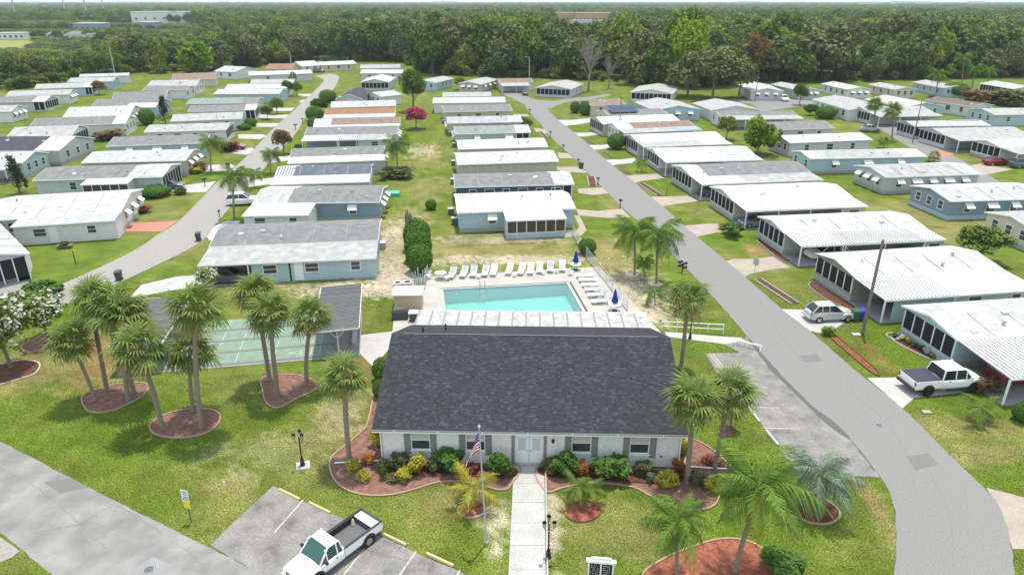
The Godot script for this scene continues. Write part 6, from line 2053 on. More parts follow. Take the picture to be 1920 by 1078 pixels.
func make_palms() -> void:
	var A := [
		[V(-30.49, -42.8), Vector3(-31.06, 4.9, -42.8), "leaning fan palm at the left of the leftmost bed", 1.05],
		[V(-30.53, -44.35), Vector3(-29.83, 7.49, -44.35), "tall fan palm behind the leaning one, leftmost bed", 1.05],
		[V(-28.08, -42.8), Vector3(-26.93, 6.97, -42.8), "tall fan palm at the right of the leftmost bed", 1.1],
		[V(-28.21, -43.82), Vector3(-27.96, 7.11, -43.82), "tall fan palm partly hidden at the back of the leftmost bed", 1.1],
		[V(-24.08, -39.54), Vector3(-24.28, 6.19, -39.54), "leaning fan palm at the left of the middle bed", 1.15],
		[V(-21.29, -39.35), Vector3(-20.2, 9.03, -39.35), "tallest fan palm, at the front of the middle bed", 1.15],
		[V(-22.75, -41.39), Vector3(-22.06, 5.01, -41.39), "shorter fan palm behind the tallest one, middle bed", 1.05],
		[V(-17.34, -43.38), Vector3(-16.95, 6.9, -43.38), "fan palm at the front of the bed by the court", 1.05],
		[V(-18.69, -45.68), Vector3(-18.72, 7.42, -45.68), "fan palm at the back of the bed by the court", 1.05],
		[V(-15.68, -45.05), Vector3(-14.69, 5.83, -45.05), "straight fan palm at the right of the bed by the court", 0.95],
		[V(-10.38, -35.77), Vector3(-10.1, 6.19, -35.77), "single fan palm left of the clubhouse roof", 0.92],
		[V(13.44, -47.5), Vector3(13.48, 6.29, -47.5), "fan palm behind the right end of the clubhouse", 1.05],
		[V(10.65, -33.58), Vector3(10.34, 5.81, -33.58), "fan palm in front of the right end of the clubhouse", 1.05],
		[V(12.66, -34.91), Vector3(12.97, 5.6, -34.91), "fan palm in the bed right of the clubhouse", 1.0],
	]
	for i in range(0, A.size()):
		var q: Array = A[i]
		palm("fan_palm", q[2], q[0], q[1], "fan", q[3], "", "fan palms in front")
	for q in [
		[V(13.08, -67.61), Vector3(12.73, 5.01, -67.61), "feather palm between the pool fence and the wide street, left one", 0.95],
		[V(14.97, -65.37), Vector3(14.7, 5.28, -65.37), "feather palm between the pool fence and the wide street, right one", 1.0],
		[V(8.28, -25.99), Vector3(8.03, 3.82, -25.99), "feather palm in the red bed, bottom centre right", 0.74],
		[V(11.43, -26.62), Vector3(11.97, 5.31, -26.62), "large leaning feather palm in the red bed", 0.98],
		[V(-37.19, -87.58), Vector3(-36.26, 5.93, -87.58), "feather palm at the bend of the left street", 0.95],
		[V(-51.54, -115.31), Vector3(-50.79, 4.91, -115.31), "feather palm on the lawn left of the left street", 0.95],
		[V(-40.94, -114.14), Vector3(-40.48, 3.35, -114.14), "small feather palm beside the left street, right side", 0.75],
		[V(-19.25, -112.99), Vector3(-19.09, 5.18, -112.99), "feather palm in the green strip behind the homes", 0.95],
		[V(-155.31, -276.94), Vector3(-153.7, 7.1, -276.94), "tall pale feather palm against the wood on the left", 1.3],
		[V(128.6, -213.25), Vector3(127.91, 6.82, -213.25), "feather palm before the far right homes, first from the left", 1.1],
		[V(149.58, -235.02), Vector3(147.96, 9.78, -235.02), "tallest feather palm before the far right wood", 1.1],
		[V(151.3, -232.07), Vector3(150.59, 6.7, -232.07), "feather palm before the far right wood, thin one", 1.1],
		[V(156.21, -232.07), Vector3(155.44, 6.04, -232.07), "feather palm before the far right homes, last on the right", 1.1],
	]:
		palm("feather_palm", q[2], q[0], q[1], "feather", q[3])
	palm("young_palm", "young green palm in the sandy strip by the pool fence", V(13.75, -59.86), Vector3(13.64, 1.34, -59.86), "feather", 0.5)
	palm("young_palm", "thin young palm between the two feather palms by the pool", V(13.63, -64.94), Vector3(13.43, 2.58, -64.94), "feather", 0.45)
	palm("yellowing_palm", "small yellowing palm in the lawn left of the walk", V(-2.22, -31.5), Vector3(-2.25, 1.3, -31.5), "feather", 0.62, "yellow_frond")
	palm("pygmy_palm", "pygmy palm right of the walk, left stem", V(3.96, -31.59), Vector3(3.72, 1.38, -31.59), "feather", 0.42)
	palm("pygmy_palm", "pygmy palm right of the walk, right stem", V(4.24, -31.59), Vector3(4.52, 1.23, -31.59), "feather", 0.42)
	palm("silver_palm", "silvery blue palm beside the curve of the wide street", V(17.56, -31.05), Vector3(17.27, 2.55, -31.05), "feather", 0.78, "silver_leaf")
	palm("young_palm", "small palm on the lawn of the third home, wide street", V(22.17, -115.31), Vector3(22.05, 1.65, -115.31), "feather", 0.5)
	palm("young_palm", "small palm at the foot of the left street lawns", V(-40.38, -104.49), Vector3(-40.04, 2.28, -104.49), "feather", 0.6)
	for q in [[V(81.15, -154.6), Vector3(80.26, 6.06, -154.6), "fan palm beside the pole, inner right block, left one"], [V(79.38, -143.24), Vector3(78.35, 6.31, -143.24), "fan palm beside the flag, inner right block, right one"], [V(73.79, -135.43), Vector3(73.48, 1.47, -135.43), "low fan palm in front of the pale home, inner right block"], [V(76.89, -123.28), Vector3(76.63, 1.07, -123.28), "low fan palm at the end of the pale green home"]]:
		palm("fan_palm", q[2], q[0], q[1], "fan", 1.2 if q[1].y > 4 else 0.8)
	palm("bushy_palm", "low bushy palm on the lawn at the right edge", V(32.66, -40.06), Vector3(32.38, 1.04, -40.06), "feather", 0.55)


func make_shrubs() -> void:
	var S := [
		[V(-9.94, -34.81), 0.75, 0.9, "croton", "yellow croton at the far left of the front bed"],
		[V(-9.09, -35.55), 0.7, 0.9, "orange_leaf", "orange croton beside the left corner of the clubhouse"],
		[V(-8.08, -34.81), 0.9, 0.8, "shrub_dull", "dull green shrub near the left clubhouse corner"],
		[V(-9.1, -33.78), 0.75, 0.85, "croton", "yellow croton in the left bend of the front bed"],
		[V(-7.91, -34.03), 1.1, 0.55, "shrub", "narrow green shrub between the two front crotons"],
		[V(-7.26, -33.88), 0.4, 0.9, "shrub_dull", "low grey-green tuft beside the front croton"],
		[V(-6.6, -33.78), 0.85, 1.0, "croton", "yellow croton in the middle of the left front bed"],
		[V(-7.05, -35.02), 1.15, 1.2, "shrub_dull", "dull shrub under the first window"],
		[V(-5.92, -34.6), 1.35, 1.25, "croton", "tall clipped yellow croton under the first window"],
		[V(-4.85, -34.81), 0.95, 1.0, "shrub_dull", "low dull shrub right of the clipped croton"],
		[V(-3.77, -34.6), 1.75, 1.9, "shrub", "big glossy green shrub between the left windows"],
		[V(-2.52, -34.7), 0.6, 0.8, "red_leaf", "low reddish shrub under the second window"],
		[V(-0.85, -34.08), 1.8, 1.4, "shrub", "loose tall shrub left of the clubhouse door"],
		[V(-0.26, -34.29), 1.0, 0.9, "shrub_dull", "small shrub against the left of the walk"],
		[V(-1.79, -33.78), 0.7, 0.7, "orange_leaf", "small orange shrub by the flagpole"],
		[V(2.45, -34.6), 0.95, 1.2, "shrub_dull", "dull shrub right of the clubhouse door"],
		[V(3.23, -34.39), 1.6, 1.5, "shrub", "loose tall shrub right of the clubhouse door"],
		[V(4.33, -34.49), 1.0, 0.85, "orange_leaf", "orange and red croton under the third window"],
		[V(6.09, -34.08), 1.6, 2.1, "shrub", "broad glossy green shrub between the right windows"],
		[V(8.1, -34.39), 0.95, 1.1, "shrub_dull", "round dull shrub under the fourth window"],
		[V(8.38, -33.58), 0.85, 0.5, "silver_leaf", "thin silvery plant in the right front bed"],
		[V(9.39, -33.29), 1.1, 1.25, "croton", "yellow croton near the right corner of the clubhouse"],
		[V(10.34, -34.39), 1.15, 1.0, "red_leaf", "dark red croton at the right corner of the clubhouse"],
		[V(11.05, -36.43), 1.2, 0.8, "croton", "yellow croton against the right end wall"],
		[V(-8.85, -37.41), 1.5, 1.0, "croton", "yellow croton against the left end wall"],
		[V(12.01, -32.99), 0.8, 1.2, "croton", "yellow croton below the right downpipe"],
		[V(11.17, -33.48), 0.85, 1.1, "shrub_dull", "green shrub beside the right front palm"],
		[V(12.67, -35.55), 0.45, 1.2, "red_leaf", "low purple ground plant under the right palm"],
		[V(-9.97, -45.84), 1.9, 1.6, "hedge", "green hedge shrub at the left rear of the clubhouse"],
		[V(-9.68, -43.31), 1.5, 1.2, "hedge", "green hedge shrub against the left end of the clubhouse"],
		[V(-9.95, -68.54), 3.2, 2.9, "hedge", "clipped dome hedge behind the pool, nearest of three"],
		[V(-10.5, -71.97), 3.6, 3.1, "hedge", "clipped dome hedge behind the pool, middle of three"],
		[V(-11.08, -75.53), 3.9, 3.2, "hedge", "clipped dome hedge behind the pool, farthest of three"],
		[V(8.69, -74.25), 1.9, 2.1, "hedge", "round dark shrub outside the pool fence"],
		[V(-11.35, -92.38), 1.5, 1.6, "hedge", "small round bush in the green strip"],
		[V(27.43, -80.64), 1.8, 2.9, "shrub", "clipped flat-topped bush by a driveway, wide street"],
		[V(27.03, -83.43), 1.0, 1.3, "croton", "small yellow-green bush beside the clipped bush"],
		[V(27.74, -53.5), 0.9, 1.2, "lime", "green clump at the road end of the red soil strip"],
		[V(35.44, -44.13), 1.35, 1.9, "rust_leaf", "clipped brownish box bush beside the white pickup"],
		[V(35.48, -40.19), 1.5, 1.4, "hedge", "dark bush at the right edge lawn"],
		[V(36.16, -43.82), 0.8, 1.0, "silver_leaf", "pale flowering clump beside the box bush"],
		[V(13.72, -25.99), 1.5, 2.4, "shrub", "dark shrub at the right end of the red bed"],
		[V(-53.3, -99.44), 1.7, 4.4, "hedge", "long clipped hedge beside the left carport"],
		[V(-85.96, -163.14), 3.8, 3.6, "hedge", "round clipped bush between the left homes"],
		[V(-84.7, -144.42), 2.3, 5.4, "rust_leaf", "reddish bush beside the small white shed"],
		[V(-18.96, -111.12), 1.8, 5.6, "shrub_dull", "broad dull bush at the foot of the green-strip palm"],
		[V(18.66, -177.74), 3.6, 3.0, "hedge", "clipped dark bush by the cream home, left"],
		[V(16.37, -181.33), 3.0, 2.6, "hedge", "clipped dark bush by the small white wing"],
		[V(20.54, -134.9), 3.0, 3.6, "hedge", "round dark bush on the fifth lawn, wide street"],
		[V(77.9, -172.61), 3.0, 5.0, "hedge", "dark bush beside the far street corner"],
		[V(76.26, -177.74), 3.0, 3.6, "shrub", "green bush beside the dark tree"],
		[V(135.76, -215.76), 4.0, 8.0, "hedge", "broad round bush by the far pale home"],
		[V(124.24, -208.4), 1.5, 2.0, "rust_leaf", "small bush by the far cream home"],
		[V(-50.18, -100.66), 1.0, 1.8, "shrub", "small spiky plant in the lawn bed, left street"],
		[V(-51.04, -91.07), 0.9, 2.2, "red_leaf", "reddish plants at the end of the white-roofed home"],
		[V(-53.78, -114.14), 1.0, 2.6, "croton", "yellow plants at the end of the tan home"],
		[V(-54.04, -116.91), 1.4, 2.6, "rust_leaf", "brownish plants at the end of the tan home"],
		[V(-54.63, -132.32), 2.2, 3.0, "red_leaf", "dark red bush beside the red car"],
		[V(-61.05, -161.65), 1.8, 3.0, "hedge", "dark bush at the corner of the grey home"],
		[V(-60.98, -156.65), 1.4, 3.6, "hedge", "low hedge before the white-framed porch"],
		[V(-41.98, -134.38), 1.2, 2.0, "shrub", "small shrub at the drive, right of the left street"],
		[V(-44.4, -155.28), 3.0, 3.0, "hedge", "tall shrub beside the left street mailboxes"],
		[V(-48.15, -169.34), 3.6, 4.2, "hedge", "bushy green tree-shrub right of the left street"],
		[V(-50.43, -183.17), 3.8, 4.6, "shrub", "leafy shrub right of the left street, farther one"],
		[V(-52.89, -201.5), 3.6, 5.0, "hedge", "leafy shrub beside the dark-roofed house"],
		[V(133.57, -198.21), 4.0, 12.0, "rust_leaf", "wide brown-green bush at the right edge"],
		[V(140.42, -196.07), 4.4, 12.0, "shrub_dull", "wide dull bush at the far right edge"],
		[V(-10.18, -61.13), 0.7, 0.6, "shrub_dull", "small spiky plant beside the pump house kerb"],
	]
	for q in S:
		if q[1] < 0.25:
			continue
		shrub("garden_shrub", q[4], q[0], q[1], q[2], q[3])
	# planted rows of small plants before the screened porches
	for i in 7:
		shrub("border_plant", "small border plant before the near screened porch, %s from the street end" % ["first", "second", "third", "fourth", "fifth", "sixth", "seventh"][i], V(33.32, -53.09).lerp(V(34.67, -49.43), i / 6.0), 0.45 + 0.12 * (i % 3), 0.6, ["shrub_dull", "white_bloom", "croton", "shrub"][i % 4], "border plants")
	for i in 4:
		shrub("border_plant", "small bush along the white-roofed home's wall, %s from the left" % ["first", "second", "third", "fourth"][i], V(-53.93, -81.91).lerp(V(-50.71, -82.77), i / 3.0), 0.6, 0.7, "red_leaf", "border plants")
	# cactus in the strip, and a dead stump
	var t := thing("cactus", "brown columnar cactus cluster in the green strip", "cactus", V(-13.49, -85.23))
	for k in 7:
		var m := Mesher.new()
		var a := TAU * k / 7
		var b := Vector3(cos(a), 0, sin(a)) * 0.35
		m.tube([b, b * 1.1 + Vector3(0, 1.1, 0), b * 1.1 + Vector3(0, 1.5 + 0.3 * (k % 3), 0)], [0.12, 0.12, 0.04], 7)
		part(m, "column", M.palm_bark, t)
	t = thing("cactus", "grey-green cactus cluster at the pool's left corner", "cactus", V(-9.51, -64.94))
	for k in 6:
		var m := Mesher.new()
		var b := Vector3(-0.5 + 0.2 * k, 0, 0.15 * (k % 2))
		m.tube([b, b * 1.3 + Vector3(0, 1.3 + 0.3 * (k % 3), 0)], [0.08, 0.05], 7)
		part(m, "column", M.w_gn, t)


func make_trees() -> void:
	# single trees that stand out
	for q in [
		[V(-26.04, -184.11), 11.5, 8.6, "tree1", 0, "tall dark green tree among the middle homes"],
		[V(-21.87, -157.35), 5.4, 6.6, "pink_bloom", 0, "pink flowering crape myrtle at the head of the strip"],
		[V(46.71, -129.34), 7.4, 8.4, "lime", 3, "round bright green tree in the inner right block"],
		[V(45.1, -144.42), 5.2, 5.0, "tree2", 0, "duller small tree left of the bright round tree"],
		[V(80.67, -196.07), 6.4, 5.0, "tree4", 0, "dark purple-green tree at the far street corner"],
		[V(-60.62, -179.52), 4.6, 4.2, "tree2", 0, "small brown-green tree beside the left street"],
		[V(-60.27, -170.96), 3.6, 3.8, "tree1", 0, "small green tree nearer along the left street"],
		[V(-43.52, -129.82), 5.0, 4.6, "rust_leaf", 0, "crape myrtle with faded blossom beside the left street"],
		[V(-65.92, -215.76), 4.5, 4.2, "tree0", 0, "small green tree at the far bend of the left street"],
		[V(-68.7, -215.76), 5.0, 4.6, "tree1", 0, "dark small tree before the white homes, left street"],
		[V(-73.19, -236.52), 5.6, 3.6, "tree2", 0, "slim tree before the far white homes, left street"],
		[V(-74.95, -101.28), 5.8, 4.0, "cypress", 1, "dark conifer at the left edge"],
		[V(-82.39, -164.65), 6.6, 4.2, "cypress", 1, "dark conifer between the left homes"],
		[V(-70.46, -102.54), 2.9, 0.8, "cypress", 1, "thin cypress by the green home, left one"],
		[V(-68.88, -103.18), 3.1, 0.9, "cypress", 1, "thin cypress by the green home, right one"],
		[V(-136.32, -203.75), 3.4, 3.4, "rust_leaf", 0, "reddish small tree before the leftmost row"],
		[V(-128.03, -218.33), 4.6, 5.0, "rust_leaf", 0, "reddish tree before the pale blue home, left"],
		[V(-103.06, -220.95), 3.8, 3.6, "tree3", 0, "grey-green small tree between far left homes"],
		[V(-110.04, -276.94), 6.0, 5.0, "tree0", 0, "leafy tree at the corner of the far tan home"],
		[V(2.96, -153.25), 3.6, 4.4, "tree0", 0, "small tree at the end of the fifth home behind the pool"],
		[V(-17.18, -232.07), 4.2, 5.6, "tree2", 0, "pale low tree before the far pale blue home"],
		[V(52.19, -71.46), 4.6, 6.6, "tree0", 0, "loose green tree behind the near right homes"],
		[V(14.92, -39.16), 2.6, 1.6, "tree0", 0, "thin young crape myrtle right of the clubhouse"],
		[V(-123.38, -279), 14.0, 17.0, "lime", 3, "bright rounded tree before the wood, upper left"],
		[V(58.74, -239.58), 23.0, 16.0, "lime_bright", 0, "tall yellow-green tree standing over the wood"],
		[V(85.37, -250.91), 19.0, 11.0, "russet", 0, "rusty red tree within the wood"],
		[V(59.51, -208.4), 16.0, 19.0, "tree3", 0, "large grey-green oak before the wood, right of the grass"],
		[V(53.98, -215.76), 14.0, 15.0, "tree3", 0, "grey-green oak beside the largest one"],
		[V(68, -210.8), 12.0, 13.0, "tree3", 0, "greyish oak overhanging the far white home"],
	]:
		tree("single_tree", q[5], q[0], q[1], q[2], q[3], q[4])
	# white-flowering trees at the left edge
	for q in [[V(-39.95, -47.67), 6.6, 5.0, "white-flowering tree at the left edge, larger one"], [V(-40.22, -52.69), 4.6, 4.4, "white-flowering small tree beside the left street"], [V(-30.41, -62.99), 2.6, 2.6, "white oleander behind the tallest palm"]]:
		var t := tree("flowering_tree", q[3], q[0], q[1], q[2], "tree0", 2, "", 0.25)
		var b := part(cache["sparse_bloom"], "blossom", M.white_bloom, t)
		b.scale = Vector3(q[2] * 1.04, q[1] * 0.76, q[2] * 1.04)
		b.position.y = q[1] * 0.27
	shrub("garden_shrub", "olive green bush between the white tree and the lawn", V(-45.84, -61.39), 2.0, 3.4, "shrub")
	# leafless trees
	for q in [[V(24.48, -226.38), 19.0, "tall bare grey tree at the edge of the wood"], [V(32.12, -235.02), 12.0, "smaller bare tree beside the grass opening"]]:
		var t := thing("bare_tree", q[2], "tree", q[0])
		var m := part(trunks[3], "trunk", M.dead_wood, t)
		m.scale = Vector3(q[1] * 0.7, q[1], q[1] * 0.7)


# the wood behind the park: the trees along its near edge are single things, the mass behind them is one
func make_wood() -> void:
	var r := RandomNumberGenerator.new()
	r.seed = 77
	# near edge of the wood as seen from the park, left to right
	var edge := P([-257.16, -203.75, -200.49, -209.59, -164.37, -226.38, -162.65, -239.58, -160.92, -257.86, -156.69, -274.91, -150.68, -287.53, -135.61, -287.53, -123.26, -294.27, -114.24, -319.11, -100.94, -339.04, -83.63, -351.54, -50.47, -339.04, -33.46, -279, -23.17, -281.09, -12.2, -270.94, 8.13, -270.94, 23.27, -257.86, 27.14, -257.86, 42.1, -254.34, 44.19, -244.32, 59.61, -232.07, 84.19, -254.34, 104.01, -256.09, 127.12, -256.09, 145.4, -261.47, 167.29, -265.18, 196.54, -272.91, 264.97, -285.35, 385.89, -296.59])
	var clear := [P([-357.39, -416.44, -292.69, -425.64, -302.77, -455.75, -370.94, -560.92, -478.1, -560.92]), P([-453.67, -891.11, -428.97, -891.11, -420.83, -979.02, -522.65, -1218.65, -618.33, -1218.65]), P([20.22, -213.25, 38.82, -213.25, 46.8, -265.18, 39.45, -276.94, 25.24, -268.99]), P([45.37, -817.53, 108.65, -817.53, 161.23, -1218.65, 66.44, -1218.65]), P([-91.5, -560.92, -75.01, -560.92, -84.53, -633.52, -103.1, -633.52])]
	# the wood also closes in behind the far right homes
	var places := []
	var D := 232.0
	while D < 900.0:
		var step := 9.5 if D < 420 else 11.0
		var x := -D * 1.02
		while x < D * 1.02:
			var p := Vector2(x + r.randf_range(-2.6, 2.6), -D + r.randf_range(-2.6, 2.6))
			x += step * r.randf_range(0.85, 1.25)
			if not beyond(p, edge):
				continue
			var open := false
			for c in clear:
				if Geometry2D.is_point_in_polygon(p, c):
					open = true
			if open:
				continue
			places.append(p)
		D += step * 0.86
	# those nearest the edge first
	var near := []
	var far := []
	for p in places:
		var d := depth_behind(p, edge)
		if d < 60.0 and absf(p.x) < -p.y * 0.80 and p.y > -370:
			near.append([d, p])
		else:
			far.append(p)
	near.sort_custom(func(a, b): return a[0] < b[0])
	var kinds := ["mid green", "dark green", "light green", "grey-green", "very dark green", "yellow-green"]
	for i in near.size():
		var p: Vector2 = near[i][1]
		if i >= 285:
			far.append(p)
			continue
		var n := noise_a.get_noise_2d(p.x * 3, p.y * 3)
		var h := (19.0 + n * 7.0) * r.randf_range(0.55, 1.28)
		if p.x < -75:
			h *= 0.74
		h = low_enough(p, h)
		var w := maxf(9.0, h * r.randf_range(0.7, 1.25))
		var k := r.randi() % 6
		if r.randf() < 0.45:
			k = [1, 3, 4][r.randi() % 3]
		tree("forest_tree", kinds[k] + " leafy tree along the near edge of the dense wood", Vector3(p.x, 0, p.y), h, w, "tree%d" % k, 0 if r.randf() < 0.86 else 1, kinds[k] + " trees along the edge of the wood", -0.04)
	# mid and far distance
	var lists := []
	for i in 7:
		lists.append([])
	for p in far:
		var n := noise_a.get_noise_2d(p.x * 2, p.y * 2)
		var h := (19.0 if p.x > -0.2 * -p.y else 15.0 + n * 7.0) * r.randf_range(0.6, 1.3)
		if p.x < -75 - (-p.y - 250) * 0.2 and p.y > -620:
			h *= 0.72
		h = low_enough(p, h)
		lists[r.randi() % 7].append([Vector3(p.x, 0, p.y), h, maxf(11.0, h * r.randf_range(0.8, 1.3))])
	D = 900.0
	while D < 7000.0:
		var step := 10.0 + (D - 900.0) * 0.012
		var x := -D * 0.98
		while x < D * 0.98:
			var p := Vector2(x + r.randf_range(-0.4, 0.4) * step, -D + r.randf_range(-0.4, 0.4) * step)
			x += step * r.randf_range(0.9, 1.3)
			var gap := noise_b.get_noise_2d(p.x * 0.22, p.y * 0.1)
			if gap > 0.34 and D > 1500:
				continue
			var open := false
			for c in clear:
				if D < 2200 and Geometry2D.is_point_in_polygon(p, c):
					open = true
			if open:
				continue
			var h := minf(19.0, 15.0 + noise_a.get_noise_2d(p.x, p.y) * 5.0) * r.randf_range(0.75, 1.1)
			lists[r.randi() % 7].append([Vector3(p.x, 0, p.y), h, maxf(h * 0.8, step * 1.25)])
		D += step * 0.9
	var root := Node3D.new()
	root.name = "forest"
	root.set_meta("kind", "stuff")
	root.set_meta("label", "far-off dense green wood stretching to the horizon")
	root.set_meta("category", "wood")
	add_child(root)
	var tints := [Color(0.145, 0.200, 0.045), Color(0.110, 0.160, 0.040), Color(0.175, 0.220, 0.050), Color(0.160, 0.180, 0.080), Color(0.095, 0.135, 0.040), Color(0.210, 0.250, 0.050)]
	var under := []
	for i in edge.size() - 1:
		var l := edge[i].distance_to(edge[i + 1])
		for k in int(l / 2.2):
			var q := edge[i].lerp(edge[i + 1], r.randf())
			q -= Vector2(0, r.randf_range(-1.0, 9.0))
			var hh := r.randf_range(1.6, 4.6)
			under.append([Vector3(q.x, 0, q.y), hh, hh * r.randf_range(0.9, 1.6)])
	var mu := MultiMesh.new()
	mu.transform_format = MultiMesh.TRANSFORM_3D
	mu.use_colors = true
	mu.mesh = shrubs[0]
	mu.instance_count = under.size()
	for k in under.size():
		var q: Array = under[k]
		mu.set_instance_transform(k, Transform3D(Basis(Vector3.UP, r.randf() * TAU).scaled(Vector3(q[2], q[1], q[2])), q[0]))
		mu.set_instance_color(k, tints[r.randi() % 6] * r.randf_range(0.7, 1.3))
	var ou := MultiMeshInstance3D.new()
	ou.multimesh = mu
	ou.material_override = M.wood_leaf
	ou.name = "undergrowth"
	root.add_child(ou, true)
	var total := 0
	for i in 7:
		var mm := MultiMesh.new()
		mm.transform_format = MultiMesh.TRANSFORM_3D
		mm.use_colors = true
		mm.mesh = crowns[i]
		mm.instance_count = lists[i].size()
		total += lists[i].size()
		for k in lists[i].size():
			var q: Array = lists[i][k]
			var b := Basis(Vector3.UP, r.randf() * TAU).scaled(Vector3(q[2], q[1], q[2]))
			mm.set_instance_transform(k, Transform3D(b, q[0] + Vector3(0, -0.08 * q[1], 0)))
			mm.set_instance_color(k, tints[r.randi() % 6] * r.randf_range(0.75, 1.4))
		var o := MultiMeshInstance3D.new()
		o.multimesh = mm
		o.material_override = M.wood_leaf
		o.name = "tree_mass"
		root.add_child(o, true)
	print("wood: ", near.size(), " at the edge, ", total, " in the mass")


# over the clearing on the left the trees stay low enough to see the field and the buildings behind it
func low_enough(p: Vector2, h: float) -> float:
	var D := -p.y
	var t := p.x / (0.922 * D + 10.5)
	var limit := 99.0
	if t < -0.60 and D < 560:
		limit = 27.0 - D * 0.0605
	elif t < -0.60 and D < 900:
		limit = 27.0 - D * (0.0335 if D < 690 else 0.0225)
	elif t < -0.545 and D < 900:
		limit = 27.0 - D * (0.031 if D < 690 else 0.0265)
	elif t < -0.465 and D < 930:
		limit = 27.0 - D * (0.0345 if D < 700 else 0.0285)
	elif t > 0.058 and t < 0.148 and D > 420 and D < 935:
		limit = 27.0 - D * 0.0265
	elif t > -0.18 and t < -0.138 and D > 380 and D < 600:
		limit = 27.0 - D * 0.0365
	return maxf(minf(h, 2.4), minf(h, limit) * (0.9 + 0.12 * noise_b.get_noise_2d(p.x, p.y)))


func edge_z(x_over: float, edge: PackedVector2Array) -> float:
	# the edge is given left to right by bearing; find its distance along that bearing
	for i in edge.size() - 1:
		var a := edge[i]
		var b := edge[i + 1]
		var ta := a.x / -a.y
		var tb := b.x / -b.y
		if x_over >= ta and x_over <= tb:
			return lerpf(-a.y, -b.y, (x_over - ta) / (tb - ta))
	return 300.0


func depth_behind(p: Vector2, edge: PackedVector2Array) -> float:
	return -p.y - edge_z(p.x / -p.y, edge)


func beyond(p: Vector2, edge: PackedVector2Array) -> bool:
	return depth_behind(p, edge) > 0.0

# ---------------------------------------------------------------- vehicles
func wheel(t: Node3D, at: Vector3, rad: float, side: int, rim: Material) -> void:
	var m := Mesher.new()
	m.tube([Vector3(0, 0, -0.11), Vector3(0, 0, -0.09), Vector3(0, 0, 0.09), Vector3(0, 0, 0.11)], [rad * 0.9, rad, rad, rad * 0.9], 20)
	var w := part(m, "wheel", M.rubber, t, at)
	m = Mesher.new()
	m.tube([Vector3(0, 0, 0.105 * side), Vector3(0, 0, 0.125 * side)], [rad * 0.62, rad * 0.58], 16)
	part(m, "rim", rim, w)
	m = Mesher.new()
	for k in 5:
		var a := TAU * (k + 0.5) / 5
		m.box(Transform3D(Basis(Vector3.BACK, a), Vector3(cos(a) * rad * 0.38, sin(a) * rad * 0.38, 0.128 * side)), Vector3(rad * 0.18, rad * 0.16, 0.012))
	m.tube([Vector3(0, 0, 0.12 * side), Vector3(0, 0, 0.135 * side)], [rad * 0.14, rad * 0.12], 8)
	part(m, "rim_holes", M.black, w)


# one cross-section of a body: half width w, from y0 up to y1, shoulders rounded; seen from the front it runs counter-clockwise
func section(x: float, w: float, y0: float, y1: float, tuck := 0.86, crown := 0.03) -> Array:
	var h := y1 - y0
	var s := [Vector2(-w * 0.94, y0), Vector2(-w, y0 + h * 0.22), Vector2(-w, y0 + h * 0.72), Vector2(-w * 0.965, y1 - h * 0.10), Vector2(-w * tuck, y1), Vector2(0, y1 + crown), Vector2(w * tuck, y1), Vector2(w * 0.965, y1 - h * 0.10), Vector2(w, y0 + h * 0.72), Vector2(w, y0 + h * 0.22), Vector2(w * 0.94, y0)]
	var r := []
	for q in s:
		r.append(Vector3(x, q.y, q.x))
	return r


func car_lights(t: Node3D, front: float, rear: float, w: float, yf: float, yr: float) -> void:
	for s in [-1, 1]:
		var m := Mesher.new()
		m.box(Transform3D(), Vector3(0.12, 0.16, 0.34))
		part(m, "headlight", M.head_clear, t, Vector3(front - 0.05, yf, (w - 0.24) * s))
		m = Mesher.new()
		m.box(Transform3D(), Vector3(0.08, 0.32, 0.16))
		part(m, "tail_light", M.tail_red, t, Vector3(rear + 0.03, yr, (w - 0.09) * s))


func cabin(t: Node3D, x0: float, x1: float, x2: float, x3: float, w: float, yb: float, yt: float, paint: Material, glass: Material, pillars: Array, taper := 0.80) -> void:
	# x0 rear foot, x1 rear of the roof, x2 front of the roof, x3 front foot
	var wt := w * taper
	var m := Mesher.new()
	var base := [Vector3(x0, yb, -w), Vector3(x0, yb, w), Vector3(x3, yb, w), Vector3(x3, yb, -w)]
	var top := [Vector3(x1, yt, -wt), Vector3(x1, yt, wt), Vector3(x2, yt, wt), Vector3(x2, yt, -wt)]
	m.loft([base, top], false)
	part(m, "window_band", glass, t)
	m = Mesher.new()
	var up := []
	for p in top:
		up.append(Vector3(lerpf((x1 + x2) / 2, p.x, 1.02), yt - 0.012, p.z * 1.02))
	var cap := []
	for p in top:
		cap.append(Vector3(lerpf((x1 + x2) / 2, p.x, 0.9), yt + 0.06, p.z * 0.86))
	m.loft([up, cap])
	for k in 4:
		m.bar(base[k].lerp(top[k], -0.02), top[k], 0.075)
	for px in pillars:
		for s in [-1, 1]:
			m.bar(Vector3(px, yb - 0.02, (w + 0.005) * s), Vector3(px, yt, (wt + 0.005) * s), 0.07, 0.07)
	part(m, "roof", paint, t)


